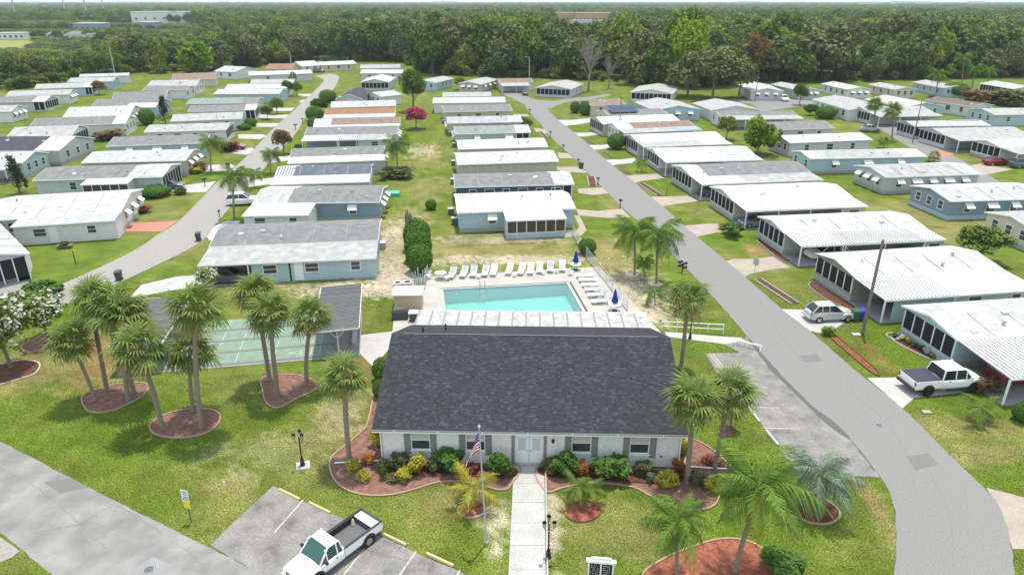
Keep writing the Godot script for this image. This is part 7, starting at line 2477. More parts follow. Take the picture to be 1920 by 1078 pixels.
func make_car(label: String, at: Vector3, turn: float, paint: Material, kind := "sedan", called := "parked_car") -> Node3D:
	var t := thing(called, label, "car", at, turn, "parked vehicles")
	var L := 4.5
	var w := 0.88
	var m := Mesher.new()
	if kind == "sedan":
		m.loft([section(-2.25, 0.72, 0.42, 0.82), section(-2.1, 0.84, 0.3, 0.95), section(-1.3, w, 0.22, 1.0), section(0.5, w, 0.22, 0.96), section(1.5, w, 0.24, 0.90), section(2.1, 0.82, 0.3, 0.74), section(2.28, 0.7, 0.4, 0.62)])
		part(m, "body", paint, t)
		cabin(t, -1.75, -0.95, 0.25, 1.05, 0.78, 0.95, 1.42, paint, M.car_glass, [-0.35])
	elif kind == "suv":
		m.loft([section(-2.25, 0.78, 0.42, 0.98), section(-2.15, 0.88, 0.3, 1.08), section(-1.3, 0.92, 0.26, 1.08), section(0.6, 0.92, 0.26, 1.06), section(1.6, 0.9, 0.28, 1.02), section(2.15, 0.84, 0.34, 0.86), section(2.3, 0.74, 0.42, 0.72)])
		part(m, "body", paint, t)
		cabin(t, -2.15, -1.8, 0.2, 1.0, 0.82, 1.05, 1.68, paint, M.car_glass, [-0.4, -1.2])
	else:  # retro hatchback with bulging wings
		m.loft([section(-2.15, 0.66, 0.42, 0.86), section(-2.0, 0.78, 0.3, 1.0), section(-1.2, 0.80, 0.24, 1.02), section(0.7, 0.78, 0.24, 1.02), section(1.3, 0.62, 0.28, 1.0), section(1.85, 0.5, 0.32, 0.86), section(2.08, 0.42, 0.4, 0.66)])
		part(m, "body", paint, t)
		for q in [[1.28, 1], [1.28, -1], [-1.3, 1], [-1.3, -1]]:
			m = Mesher.new()
			var z: float = 0.67 * q[1]
			m.loft([section(-0.62, 0.12, 0.34, 0.5), section(-0.42, 0.19, 0.3, 0.74), section(0.0, 0.21, 0.3, 0.86), section(0.42, 0.19, 0.3, 0.74), section(0.66, 0.12, 0.34, 0.5)])
			part(m, "wing", paint, t, Vector3(q[0], 0, z))
		cabin(t, -2.0, -1.45, 0.15, 0.85, 0.72, 1.0, 1.56, paint, M.car_glass, [-0.45, -1.1])
		m = Mesher.new()
		m.box(Transform3D(), Vector3(0.16, 0.18, 1.5))
		part(m, "bumper", paint, t, Vector3(-2.2, 0.48, 0))
	for q in [[1.35, 1], [1.35, -1], [-1.35, 1], [-1.35, -1]]:
		wheel(t, Vector3(q[0], 0.33, 0.78 * q[1]), 0.33, q[1], M.alloy)
	car_lights(t, 2.2 if kind != "retro" else 2.0, -2.22 if kind != "retro" else -2.1, 0.8 if kind != "retro" else 0.72, 0.68, 0.85)
	return t


func pickup(label: String, at: Vector3, turn: float, crew: bool, cover: bool) -> Node3D:
	var t := thing("pickup_truck", label, "pickup truck", at, turn, "parked vehicles")
	var w := 0.98
	var front := 2.9
	var rear := -2.85
	var cab0 := -0.7 if crew else 0.05       # back of the cab
	var cab1 := 1.75 if crew else 1.65        # foot of the windscreen
	var P_: Material = M.paint_white
	var belt := 1.24 if crew else 1.06
	var lift := 0.12 if crew else 0.0
	# bonnet and cab base
	var m := Mesher.new()
	m.loft([section(cab0, w, 0.42 + lift, belt), section(cab1, w, 0.42 + lift, belt - 0.02), section(cab1 + 0.15, w * 0.99, 0.42 + lift, belt - 0.02, 0.88, 0.05), section(2.45, w * 0.97, 0.45 + lift, belt - 0.1, 0.86, 0.05), section(2.78, w * 0.93, 0.5 + lift, belt - 0.18, 0.86, 0.04), section(front, w * 0.86, 0.56 + lift, belt - 0.3, 0.86, 0.02)])
	part(m, "body", P_, t)
	# load bed: side walls, tailgate, floor
	m = Mesher.new()
	var rail := belt + 0.02
	for s in [-1, 1]:
		m.loft([section_bed(rear, w, s, 0.48 + lift, rail), section_bed(cab0 - 0.05, w, s, 0.48 + lift, rail)])
	m.bx(rear, 0.55 + lift, -w + 0.12, rear + 0.09, rail, w - 0.12)
	m.bx(cab0 - 0.13, 0.55 + lift, -w + 0.12, cab0 - 0.05, rail, w - 0.12)
	part(m, "bed_wall", P_, t)
	m = Mesher.new()
	m.bx(rear + 0.08, 0.6 + lift, -w + 0.1, cab0 - 0.1, 0.66 + lift, w - 0.1)
	part(m, "bed_floor", M.tonneau if cover else M.metal_dark, t)
	if cover:
		m = Mesher.new()
		m.bx(rear + 0.05, rail + 0.004, -w + 0.06, cab0 - 0.06, rail + 0.05, w - 0.06)
		part(m, "tonneau_cover", M.tonneau, t)
	else:
		m = Mesher.new()
		for s in [-1, 1]:
			m.bx(rear, rail + 0.003, (w - 0.06) * s - 0.06, cab0 - 0.05, rail + 0.03, (w - 0.06) * s + 0.06)
			m.bx(rear + 0.1, 0.66, (w - 0.16) * s - 0.03, cab0 - 0.12, rail, (w - 0.16) * s + 0.03)
		m.bx(rear, rail + 0.003, -w + 0.12, rear + 0.09, rail + 0.03, w - 0.12)
		part(m, "bed_rail_cap", M.black, t)
		m = Mesher.new()
		m.bx(rear + 0.15, rail - 0.06, -w + 0.2, rear + 0.7, rail - 0.02, w - 0.2)
		part(m, "tool_box_lid", M.plastic_white, t)
		m = Mesher.new()
		m.bx(rear + 0.16, 0.66, -w + 0.22, rear + 0.69, rail - 0.06, w - 0.22)
		part(m, "tool_box", M.metal_dark, t)
		var jug := thing("plastic_jug", "small white jug with a yellow cap in the pickup bed", "jug", at + Basis(Vector3.UP, turn) * Vector3(rear + 0.95, 0.66, 0.62) * 0.9, turn)
		m = Mesher.new()
		m.tube([Vector3(0, 0, 0), Vector3(0, 0.22, 0), Vector3(0, 0.3, 0)], [0.11, 0.11, 0.05], 10)
		part(m, "bottle", M.plastic_white, jug)
		m = Mesher.new()
		m.tube([Vector3(0, 0.3, 0), Vector3(0, 0.36, 0)], [0.055, 0.05], 8)
		part(m, "cap", M.yellow, jug)
	cabin(t, cab0 + 0.02, cab0 + 0.18, cab1 - 0.68, cab1 + 0.02, w * 0.90, belt - 0.02, (1.84 if crew else 1.78) + lift, P_, M.glass_tint if not crew else M.car_glass, [cab0 + 1.05, cab1 - 0.55] if crew else [cab0 + 0.4, cab1 - 0.5], 0.86)
	# wheels, arches, bumpers
	for q in [[1.95, 1], [1.95, -1], [-1.75, 1], [-1.75, -1]]:
		m = Mesher.new()
		m.tube([Vector3(0, 0, -0.02), Vector3(0, 0, 0.02)], [0.5, 0.5], 20)
		part(m, "wheel_arch", M.black, t, Vector3(q[0], 0.42 + lift * 0.6, (w - 0.01) * q[1]))
		wheel(t, Vector3(q[0], 0.38 + lift * 0.3, (w - 0.10) * q[1]), 0.38 + lift * 0.3, q[1], M.alloy if not crew else M.black)
	m = Mesher.new()
	m.bx(rear - 0.14, 0.42 + lift, -w * 0.95, rear - 0.004, 0.62 + lift, w * 0.95)
	part(m, "rear_bumper", M.black if crew else M.metal_dark, t)
	m = Mesher.new()
	m.bx(front - 0.08, 0.42 + lift, -w * 0.9, front + 0.1, 0.6 + lift, w * 0.9)
	part(m, "front_bumper", P_, t)
	m = Mesher.new()
	m.bx(front - 0.06, 0.62 + lift, -w * 0.6, front + 0.03, 0.8 + lift, w * 0.6)
	part(m, "grille", M.metal_dark, t)
	car_lights(t, front - 0.03, rear, w, 0.72 + lift, 0.95 + lift)
	for s in [-1, 1]:
		m = Mesher.new()
		m.box(Transform3D(), Vector3(0.14, 0.2, 0.2))
		m.bar(Vector3(0, -0.06, 0), Vector3(0.02, -0.1, -0.18 * s), 0.05)
		part(m, "mirror", M.black if not crew else P_, t, Vector3(cab1 - 0.28, belt + 0.16, (w + 0.12) * s))
		m = Mesher.new()
		m.box(Transform3D(), Vector3(0.18, 0.05, 0.02))
		part(m, "door_handle", M.black, t, Vector3(cab0 + 0.55, belt - 0.12, (w + 0.005) * s))
		m = Mesher.new()
		m.bx(-0.008, 0.5 + lift, -0.004, 0.008, belt - 0.05, 0.004)
		part(m, "door_seam", M.metal_grey, t, Vector3(cab0 + 0.3, 0, (w + 0.002) * s))
		part(m, "door_seam", M.metal_grey, t, Vector3(cab1 - 0.1, 0, (w + 0.002) * s))
	if crew:
		m = Mesher.new()
		m.bx(-1.0, 0.4, 0.0, 1.0, 0.46, 0.14)
		part(m, "side_step", M.black, t, Vector3(0.7, 0.02, w - 0.02))
	return t


func section_bed(x: float, w: float, s: int, y0: float, y1: float) -> Array:
	var a := (w - 0.12) * s
	var b := w * s
	var pts := [Vector2(a, y0), Vector2(a, y1), Vector2(b * 0.99, y1), Vector2(b, y1 - 0.12), Vector2(b, y0 + 0.12), Vector2(b * 0.96, y0)]
	if s < 0:
		pts.reverse()
	var r := []
	for q in pts:
		r.append(Vector3(x, q.y, q.x))
	r.reverse()
	return r


func make_vehicles() -> void:
	# turn: the front of each vehicle points along local +x
	pickup("white two-door pickup with an open black bed in the near parking bays", V(-9.3, -27.68), -PI + 0.91, false, false).scale = Vector3(0.9, 0.9, 0.9)
	pickup("white crew-cab pickup with a dark bed cover on the right driveway", V(32.31, -44.58), 0.13, true, true)
	make_car("silver retro hatchback parked beside the wide street", V(29.14, -56.76), 0.08, M.paint_silver, "retro")
	make_car("dark red car under the near striped carport at the right edge", V(38.82, -45.68), 0.13, M.paint_red, "suv")
	make_car("white car under the third striped carport", V(35.65, -72.84), PI + 0.13, M.paint_white, "suv")
	make_car("grey car under the fourth striped carport", V(31.71, -84.78), PI + 0.13, M.paint_blue, "sedan")
	make_car("dark car deep under the fifth carport", V(30.33, -100.05), PI + 0.13, M.paint_grey, "suv")
	make_car("white estate car parked at the palm on the left street", V(-38.64, -95.09), 0.2, M.paint_white, "suv")
	make_car("dark grey car at the mouth of the left carport", V(-53.34, -103.83), 0.15, M.paint_grey, "sedan")
	make_car("red car in a drive beside the left street", V(-54.79, -134.38), 0.12, M.paint_red, "sedan")
	make_car("dark grey car under the carport at the left edge", V(-54.73, -69.33), -0.9, M.paint_grey, "sedan")
	make_car("dark car deep in the left end carport of the blue home", V(-29.56, -65.81), 0.1, M.paint_grey, "sedan")
	make_car("dark car in the carport at the head of the wide street", V(4.14, -218.33), PI / 2, M.paint_grey, "sedan")
	make_car("dark red car in the carport beside the grass opening", V(16.68, -215.76), PI / 2, M.paint_red, "sedan")
	make_car("white car by the far awning home", V(79.43, -204.89), -PI / 2, M.paint_white, "suv")
	make_car("dark car in front of the far carport, left street", V(-106.72, -276.94), -PI / 2, M.paint_grey, "sedan")
	make_car("dark blue car at the end of the left street", V(-78.5, -289.75), 0.3, M.paint_dark, "suv")
	make_car("pale car on the drive by the two fan palms", V(80.31, -154.6), 0.1, M.paint_silver, "sedan")
	make_car("red car at the mouth of the far right carport", V(86.33, -120.66), 0.1, M.paint_red, "sedan")
	make_car("dark car under the far right carport", V(89.63, -118.55), 0.1, M.paint_grey, "suv")


# ---------------------------------------------------------------- street furniture
func pole(called: String, label: String, at: Vector3, h: float, rad := 0.11, m_: Material = null, arm := false) -> void:
	var t := thing(called, label, "pole", at)
	var m := Mesher.new()
	m.tube([Vector3(0, -0.05, 0), Vector3(0, h, 0)], [rad, rad * 0.7], 8)
	part(m, "shaft", m_ if m_ else M.wood_pole, t)
	if arm:
		m = Mesher.new()
		m.tube([Vector3(0, h - 0.15, 0), Vector3(-0.8, h + 0.1, 0)], [0.04, 0.03], 6)
		part(m, "arm", M.galvanised, t)
		m = Mesher.new()
		m.box(Transform3D(Basis(), Vector3(-1.0, h + 0.08, 0)), Vector3(0.5, 0.12, 0.25))
		part(m, "lamp_head", M.metal_grey, t)


func mailbox(label: String, at: Vector3, turn := 0.0, n := 1) -> void:
	var t := thing("mailbox", label, "mailbox", at, turn, "roadside mailboxes")
	var m := Mesher.new()
	m.bx(-0.05, 0, -0.05, 0.05, 1.1, 0.05)
	part(m, "post", M.metal_dark if n == 1 else M.black, t)
	for k in n:
		m = Mesher.new()
		var o := Vector3(0.0, 1.1 - 0.42 * (k / 2), 0.32 * ((k % 2) * 2 - 1) if n > 1 else 0.0)
		var prof := [Vector2(-0.11, 0), Vector2(0.11, 0), Vector2(0.11, 0.16), Vector2(0.07, 0.23), Vector2(-0.07, 0.23), Vector2(-0.11, 0.16)]
		m.prism(prof, -0.26, 0.26)
		part(m, "box", M.black, t, o, PI / 2 if n > 1 else 0.0)


func bin(label: String, at: Vector3, m_: Material, turn := 0.0) -> void:
	var t := thing("wheelie_bin", label, "bin", at, turn, "wheelie bins")
	var m := Mesher.new()
	m.loft([[Vector3(0.24, 0.06, 0.24), Vector3(0.24, 0.06, -0.24), Vector3(-0.24, 0.06, -0.24), Vector3(-0.24, 0.06, 0.24)], [Vector3(0.31, 0.98, 0.33), Vector3(0.31, 0.98, -0.33), Vector3(-0.31, 0.98, -0.33), Vector3(-0.31, 0.98, 0.33)]])
	part(m, "body", m_, t)
	m = Mesher.new()
	m.loft([[Vector3(0.34, 0.985, 0.36), Vector3(0.34, 0.985, -0.4), Vector3(-0.34, 0.985, -0.4), Vector3(-0.34, 0.985, 0.36)], [Vector3(0.27, 1.08, 0.28), Vector3(0.27, 1.1, -0.36), Vector3(-0.27, 1.1, -0.36), Vector3(-0.27, 1.08, 0.28)]])
	part(m, "lid", m_, t)
	for s in [-1, 1]:
		m = Mesher.new()
		m.tube([Vector3(0.26 * s - 0.03, 0.12, -0.27), Vector3(0.26 * s + 0.03, 0.12, -0.27)], [0.12, 0.12], 10)
		part(m, "wheel", M.rubber, t)


func lamp_post(label: String, at: Vector3, h := 2.6) -> void:
	var t := thing("lamp_post", label, "lamp post", at, 0, "black lantern posts")
	var m := Mesher.new()
	m.tube([Vector3(0, 0, 0), Vector3(0, 0.1, 0), Vector3(0, 0.5, 0), Vector3(0, 0.62, 0), Vector3(0, h - 0.4, 0)], [0.17, 0.15, 0.09, 0.05, 0.04], 10)
	part(m, "post", M.black, t)
	for k in 3:
		var a := TAU * k / 3 + 0.5
		var o := Vector3(cos(a) * 0.3, h - 0.45, sin(a) * 0.3)
		m = Mesher.new()
		m.tube([Vector3(0, h - 0.7, 0), Vector3(cos(a) * 0.2, h - 0.72, sin(a) * 0.2), o], [0.02, 0.02, 0.02], 6)
		part(m, "arm", M.black, t)
		m = Mesher.new()
		m.tube([o, o + Vector3(0, 0.05, 0)], [0.06, 0.08], 6)
		m.tube([o + Vector3(0, 0.3, 0), o + Vector3(0, 0.36, 0), o + Vector3(0, 0.44, 0)], [0.13, 0.09, 0.01], 6)
		for j in 6:
			var b := TAU * j / 6
			m.bar(o + Vector3(cos(b) * 0.08, 0.05, sin(b) * 0.08), o + Vector3(cos(b) * 0.115, 0.3, sin(b) * 0.115), 0.012)
		var ln := part(m, "lantern", M.black, t)
		m = Mesher.new()
		m.tube([o + Vector3(0, 0.05, 0), o + Vector3(0, 0.3, 0)], [0.07, 0.105], 6)
		part(m, "lantern_glass", M.frosted, ln)


func text_on(parent: Node, words: String, size: float, at: Vector3, m_: Material, face := Vector3.ZERO) -> void:
	var w := TextMesh.new()
	w.text = words
	w.font_size = 32
	w.pixel_size = size / 32.0
	w.depth = 0.004
	var o := part(w, "lettering", m_, parent, at)
	o.rotation = face


func make_street_things() -> void:
	# speed sign on the lawn by the near road
	var t := thing("speed_sign", "white speed limit 20 sign above a yellow plate on the near lawn", "road sign", V(-18.04, -30.19), -0.25)
	var m := Mesher.new()
	m.bx(-0.03, 0, -0.05, 0.03, 2.2, -0.012)
	part(m, "post", M.metal_dark, t)
	m = Mesher.new()
	m.bx(-0.23, 1.5, -0.01, 0.23, 2.25, 0.0)
	part(m, "speed_plate", M.trim, t)
	m = Mesher.new()
	m.bx(-0.21, 1.0, -0.01, 0.21, 1.46, 0.0)
	part(m, "yellow_plate", M.yellow, t)
	text_on(t, "SPEED", 0.12, Vector3(0, 2.12, 0.003), M.black)
	text_on(t, "LIMIT", 0.12, Vector3(0, 1.97, 0.003), M.black)
	text_on(t, "20", 0.36, Vector3(0, 1.71, 0.003), M.black)
	t = thing("road_sign", "grey-backed sign on a post beside the third driveway", "road sign", V(25.52, -66.7), 2.4)
	m = Mesher.new()
	m.bx(-0.03, 0, -0.04, 0.03, 2.2, -0.012)
	part(m, "post", M.metal_grey, t)
	m = Mesher.new()
	m.bx(-0.3, 1.5, -0.01, 0.3, 2.25, 0.0)
	part(m, "plate", M.galvanised, t)
	t = thing("utility_marker", "thin yellow utility marker on the near lawn", "marker post", V(-16.92, -32.47), 0)
	m = Mesher.new()
	m.bx(-0.04, 0, -0.02, 0.04, 0.75, 0.02)
	part(m, "post", M.yellow, t)
	m = Mesher.new()
	m.bx(-0.04, 0.75, -0.02, 0.04, 1.05, 0.02)
	part(m, "tip", M.plastic_white, t)
	lamp_post("black lantern post on a white pad left of the clubhouse", V(-13.18, -35.23) + Vector3(0, 0.07, 0), 2.5)
	lamp_post("black lantern post right of the front walk", V(1.91, -27.6), 2.6)
	lamp_post("black lantern post at the right end of the clubhouse path", V(15.4, -52.69), 2.6)
	# notice board
	t = thing("notice_board", "white-framed black notice board at the bottom edge", "notice board", V(4.35, -25.45), -0.12)
	m = Mesher.new()
	for s in [-1, 1]:
		m.bx(0.58 * s - 0.05, 0, -0.07, 0.58 * s + 0.05, 1.85, 0.0)
	m.bx(-0.72, 1.78, -0.12, 0.72, 1.9, 0.1)
	m.bx(-0.48, 1.9, -0.06, 0.48, 2.06, 0.03)
	m.bx(-0.63, 0.7, -0.07, 0.63, 0.78, 0.03)
	m.bx(-0.04, 0.78, -0.05, 0.04, 1.78, 0.03)
	part(m, "frame", M.plastic_white, t)
	m = Mesher.new()
	m.bx(-0.55, 0.78, -0.05, 0.55, 1.78, 0.005)
	part(m, "board", M.black, t)
	m = Mesher.new()
	for side in [-1, 1]:
		for k in 6:
			var x := 0.1 if side > 0 else -0.48
			for j in 5:
				if rng.randf() < 0.75:
					var l := rng.randf_range(0.03, 0.06)
					m.bx(x, 1.66 - k * 0.13, 0.006, x + l, 1.69 - k * 0.13, 0.009)
				x += 0.075
	part(m, "worn_letters", M.plastic_white, t)
	# flagpole and flag
	t = thing("flagpole", "grey flagpole in the lawn left of the walk", "flagpole", V(-1.38, -28.63))
	m = Mesher.new()
	m.tube([Vector3(0, 0, 0), Vector3(-0.13, 3.7, 0), Vector3(-0.26, 7.4, 0)], [0.05, 0.045, 0.03], 10)
	part(m, "shaft", M.galvanised, t)
	m = Mesher.new()
	m.tube([Vector3(-0.26, 7.38, 0), Vector3(-0.26, 7.44, 0), Vector3(-0.26, 7.52, 0), Vector3(-0.26, 7.57, 0)], [0.02, 0.07, 0.07, 0.02], 10)
	part(m, "ball", M.plastic_white, t)
	m = Mesher.new()
	m.tube([Vector3(0, 0, 0), Vector3(0, 0.08, 0)], [0.14, 0.1], 10)
	part(m, "base", M.concrete_white, t)
	flag("limp striped flag with a blue corner hanging from the flagpole", V(-1.38, -28.63) + Vector3(-0.27, 7.15, 0.02), 1.15, 1.9)
	# utility and light poles
	pole("utility_pole", "bare wooden utility pole beside the green and blue bins", V(30.83, -53.71), 8.7, 0.16)
	pole("street_light", "tall street light pole at the head of the wide street", V(5.18, -213.25), 11.5, 0.13, M.galvanised, true)
	pole("utility_pole", "thin pole beside the eighth home, wide street", V(23.45, -150.63), 8.0, 0.12)
	pole("utility_pole", "thin pole at the far street corner, right", V(70.27, -202.62), 8.0, 0.12)
	pole("utility_pole", "pole beside the striped flag, inner right block", V(82.47, -140.93), 9.0, 0.12)
	pole("utility_pole", "thin pole on the corner of the grey home, left street", V(-62.93, -148.09), 6.5, 0.1, M.galvanised)
	pole("aerial_mast", "thin mast behind the slate-roofed home", V(-23.55, -112.99), 5.0, 0.05, M.galvanised)
	pole("street_light", "tall pale light pole beside the far left homes", V(-145.99, -261.47), 13.0, 0.14, M.galvanised, true)
	pole("street_light", "pale light pole at the far end of the left street", V(-71.7, -232.07), 12.0, 0.13, M.galvanised, true)
	pole("garden_post", "dark post in the lawn beside the left street", V(-48.45, -70.8), 1.6, 0.06, M.black)
	pole("garden_lamp", "white globe post beside the left conifer", V(-74.95, -101.28), 1.9, 0.04, M.plastic_white)
	pole("garden_post", "dark post on the lawn before the fifth home, wide street", V(23.2, -99.74), 1.5, 0.05, M.black)
	for q in [[V(-696.55, -1029.72), 62.0, "first"], [V(-740.57, -1218.65), 58.0, "second"], [V(-629.04, -1085.9), 50.0, "third"], [V(-720.37, -1297.85), 60.0, "fourth"]]:
		pole("transmission_pole", "tall pale power line pole on the left horizon, " + q[2] + " from the left", q[0], q[1], 1.1, M.galvanised)
	# mailboxes
	mailbox("cluster of black mailboxes beside the curve below the feather palms", V(18.28, -68.22), 0.6, 4)
	mailbox("black mailbox at the second drive behind the pool", V(15.24, -92.91), 0.7)
	mailbox("black mailbox at the third drive behind the pool", V(13.59, -105.82), 0.7)
	mailbox("black mailbox beside the roadside bin", V(11.68, -119.39), 0.7)
	mailbox("black mailbox at the fifth drive behind the pool", V(9.93, -132.32), 0.7)
	mailbox("black mailbox near the street head, left side", V(8.2, -146.85), 0.7)
	mailbox("pair of black mailboxes at the street head", V(4.52, -178.63), 0.4, 2)
	mailbox("black mailbox right of the left street, near one", V(-48.92, -155.96), -0.4, 2)
	mailbox("black mailbox right of the left street, far one", V(-49.82, -164.65), -0.4)
	mailbox("low dark mailbox at the bend of the left street", V(-39.05, -87.58), 0.2)
	mailbox("black mailbox on the lawn before the tan home", V(-48.33, -105.15), 0.1, 2)
	# bins
	bin("dark wheelie bin at the bend of the left street", V(-38.18, -78.81), M.bin_dark, 0.3)
	bin("dark bin behind the leftmost palms", V(-41.11, -66.1), M.bin_dark, 0.2)
	bin("dark bin beside the wide street, left side", V(12.08, -117.73), M.bin_dark, 0.5)
	bin("green wheelie bin beside the blue one", V(31.38, -56.42), M.bin_green, 0.1)
	bin("blue wheelie bin beside the green one", V(32.02, -56.53), M.bin_blue, 0.1)
	bin("dark bin at the drive beside the tall hedge plants", V(-49.55, -117.73), M.bin_dark, 0.1)
	# planters beside drives: two white kerbs with soil between
	for q in [[V(25.81, -66.4), V(27.38, -60.11), 0.42], [V(20.58, -107.19), V(22.24, -99.74), 0.5], [V(13.13, -111.86), V(12.75, -105.15), 0.6], [V(19.03, -116.91), V(19.94, -113.37), 0.3], [V(17.59, -132.32), V(18.46, -126.47), 0.3], [V(15.66, -146.24), V(16.55, -139.79), 0.3], [V(6.19, -153.92), V(7.29, -146.85), 0.4]]:
		var d: Vector3 = q[1] - q[0]
		var l := d.length()
		var o := thing("lawn_planter", "kerbed planter strip by the wide street, " + ["nearest, before the olive home", "before the fifth home on the right", "second on the left side", "before the sixth home on the right", "before the seventh home on the right", "before the eighth home on the right", "farthest on the left side"][[-1, 0, 1, 2, 3, 4, 5, 6][1 + planter_count]], "planter", (q[0] + q[1]) / 2, atan2(-d.z, d.x), "lawn planters")
		planter_count += 1
		for s in [-1, 1]:
			m = Mesher.new()
			m.bx(-l / 2, -0.02, q[2] * s - 0.09, l / 2, 0.12, q[2] * s + 0.09)
			part(m, "kerb", M.concrete if q[2] > 0.35 else M.wood_pole, o)
		m = Mesher.new()
		m.bx(-l / 2, -0.02, -q[2] + 0.09, l / 2, 0.04, q[2] - 0.09)
		part(m, "soil", M.mulch_dark, o)
	# small things on lawns
	t = thing("valve_box", "pale utility box lid at the foot of the wooden pole", "utility box", V(30.17, -53.5))
	m = Mesher.new()
	m.bx(-0.35, -0.02, -0.22, 0.35, 0.1, 0.22)
	part(m, "lid", M.concrete_white, t)
	t = thing("valve_box", "pale utility box on the lawn below the white pickup", "utility box", V(29.48, -41.26))
	m = Mesher.new()
	m.bx(-0.3, -0.02, -0.2, 0.3, 0.12, 0.2)
	part(m, "lid", M.concrete_tan, t)
	t = thing("tree_ring", "round pale stone ring on the lawn before the near porch", "stone ring", V(33.32, -53.09))
	for k in 12:
		m = Mesher.new()
		m.box(Transform3D(Basis(Vector3.UP, -TAU * k / 12), Vector3(cos(TAU * k / 12), 0.05, sin(TAU * k / 12)) * Vector3(0.62, 1, 0.62)), Vector3(0.16, 0.14, 0.3))
		part(m, "stone", M.concrete_tan, t)
	t = thing("boat_shaped_planter", "small boat-shaped flower box on the left lawn", "planter", V(-52.95, -76.28), 0.2)
	m = Mesher.new()
	m.loft([[Vector3(0.5, 0, 0.3), Vector3(0.5, 0, -0.3), Vector3(-0.5, 0, -0.3), Vector3(-0.5, 0, 0.3)], [Vector3(0.85, 0.4, 0.45), Vector3(0.85, 0.4, -0.45), Vector3(-0.85, 0.4, -0.45), Vector3(-0.85, 0.4, 0.45)]])
	part(m, "box", M.wood_pole, t)
	shrub("planter_flower", "small green plant in the boat-shaped flower box", V(-52.95, -76.28) + Vector3(0, 0.35, 0), 0.5, 1.0, "shrub")
	t = thing("blue_slab", "pale blue flat slab behind the slate-roofed homes", "slab", V(-17.89, -100.05), 0.05)
	m = Mesher.new()
	m.bx(-1.0, 0, -0.9, 1.0, 0.5, 0.9)
	part(m, "top", M.pool_paint, t)
	t = thing("heat_pump", "small grey heat pump at the right end of the blue home", "air conditioner", V(-15.3, -76.09), 0)
	m = Mesher.new()
	m.bx(-0.4, 0, -0.4, 0.4, 0.8, 0.4)
	part(m, "casing", M.metal_grey, t)
	m = Mesher.new()
	m.bx(-0.42, 0.8, -0.42, 0.42, 0.85, 0.42)
	part(m, "top_plate", M.plastic_white, t)
	for i in 7:
		var at: Vector3 = [V(-7.48, -85.69), V(-8.33, -90.05), V(-9.36, -106.85), V(-10.33, -120.23), V(-11.5, -136.5), V(-13.14, -148.72), V(-16.22, -164.65)][i]
		t = thing("heat_pump", "grey unit at the left end of the homes behind the pool, %s back" % ["first", "second", "third", "fourth", "fifth", "sixth", "seventh"][i], "air conditioner", at, 0.1, "heat pumps")
		m = Mesher.new()
		m.bx(-0.42, 0, -0.42, 0.42, 0.85, 0.42)
		part(m, "casing", M.metal_dark, t)
		m = Mesher.new()
		m.bx(-0.44, 0.85, -0.44, 0.44, 0.9, 0.44)
		part(m, "top_plate", M.metal_grey, t)
	flag("small striped flag beside the far fan palm", V(85.57, -154.6) + Vector3(0, 2.4, 0), 0.9, 1.5)
	# pale rocks scattered over the bare strips
	var st := Mesher.new()
	for k in 900:
		var q: Array = [[V(-12.95, -68.54), 3.2, 6.5], [V(-14.46, -62.99), 6.0, 1.2], [V(12.11, -63.4), 2.6, 6.0], [V(-1.2, -71.8), 12.0, 1.0], [V(-15.34, -81.27), 2.0, 8.0]][rng.randi() % 5]
		var p: Vector3 = q[0] + Vector3(rng.randfn() * q[1] * 0.5, 0, rng.randfn() * q[2] * 0.5)
		var s := rng.randf_range(0.05, 0.17)
		st.box(Transform3D(Basis.from_euler(Vector3(rng.randf() * 0.6, rng.randf() * TAU, rng.randf() * 0.6)), p + Vector3(0, s * 0.15, 0)), Vector3(s * 1.6, s * 0.7, s))
	var rk := part(st, "gravel", M.rock, self)
	rk.set_meta("kind", "stuff")
	rk.set_meta("label", "pale limestone rubble on the bare ground round the pool")


var planter_count := 0


func flag(label: String, at: Vector3, hoist: float, fly: float) -> void:
	var t := thing("flag", label, "flag", at)
	var m := Mesher.new()
	var nu := 30
	var nv := 13
	var f := func(u: float, v: float) -> Vector3:
		# the free end hangs; folds run down the cloth
		var droop := u * fly
		var x := -0.62 * sqrt(u) * (0.6 + 0.4 * v) - 0.16 * u * v
		return Vector3(x * fly / 1.9, -v * hoist * (1.0 - 0.45 * u) - droop * 0.80, 0.10 * sin(u * 9.0 + v * 5.0) * u + 0.05 * sin(v * 11.0) * u)
	for i in nu:
		for j in nv:
			var u := (i + 0.5) / nu
			if u < 0.4 and j < 7:
				m.col = Color(0.025, 0.035, 0.14)
				if i % 2 == 0 and j % 2 == 0:
					m.col = Color(0.45, 0.45, 0.5)
			else:
				m.col = Color(0.45, 0.02, 0.03) if j % 2 == 0 else Color(0.78, 0.76, 0.74)
			var a: Vector3 = f.call(float(i) / nu, float(j) / nv)
			var b: Vector3 = f.call(float(i + 1) / nu, float(j) / nv)
			var c: Vector3 = f.call(float(i + 1) / nu, float(j + 1) / nv)
			var d: Vector3 = f.call(float(i) / nu, float(j + 1) / nv)
			m.quad(a, b, c, d)
	part(m, "cloth", M.flag_cloth, t)


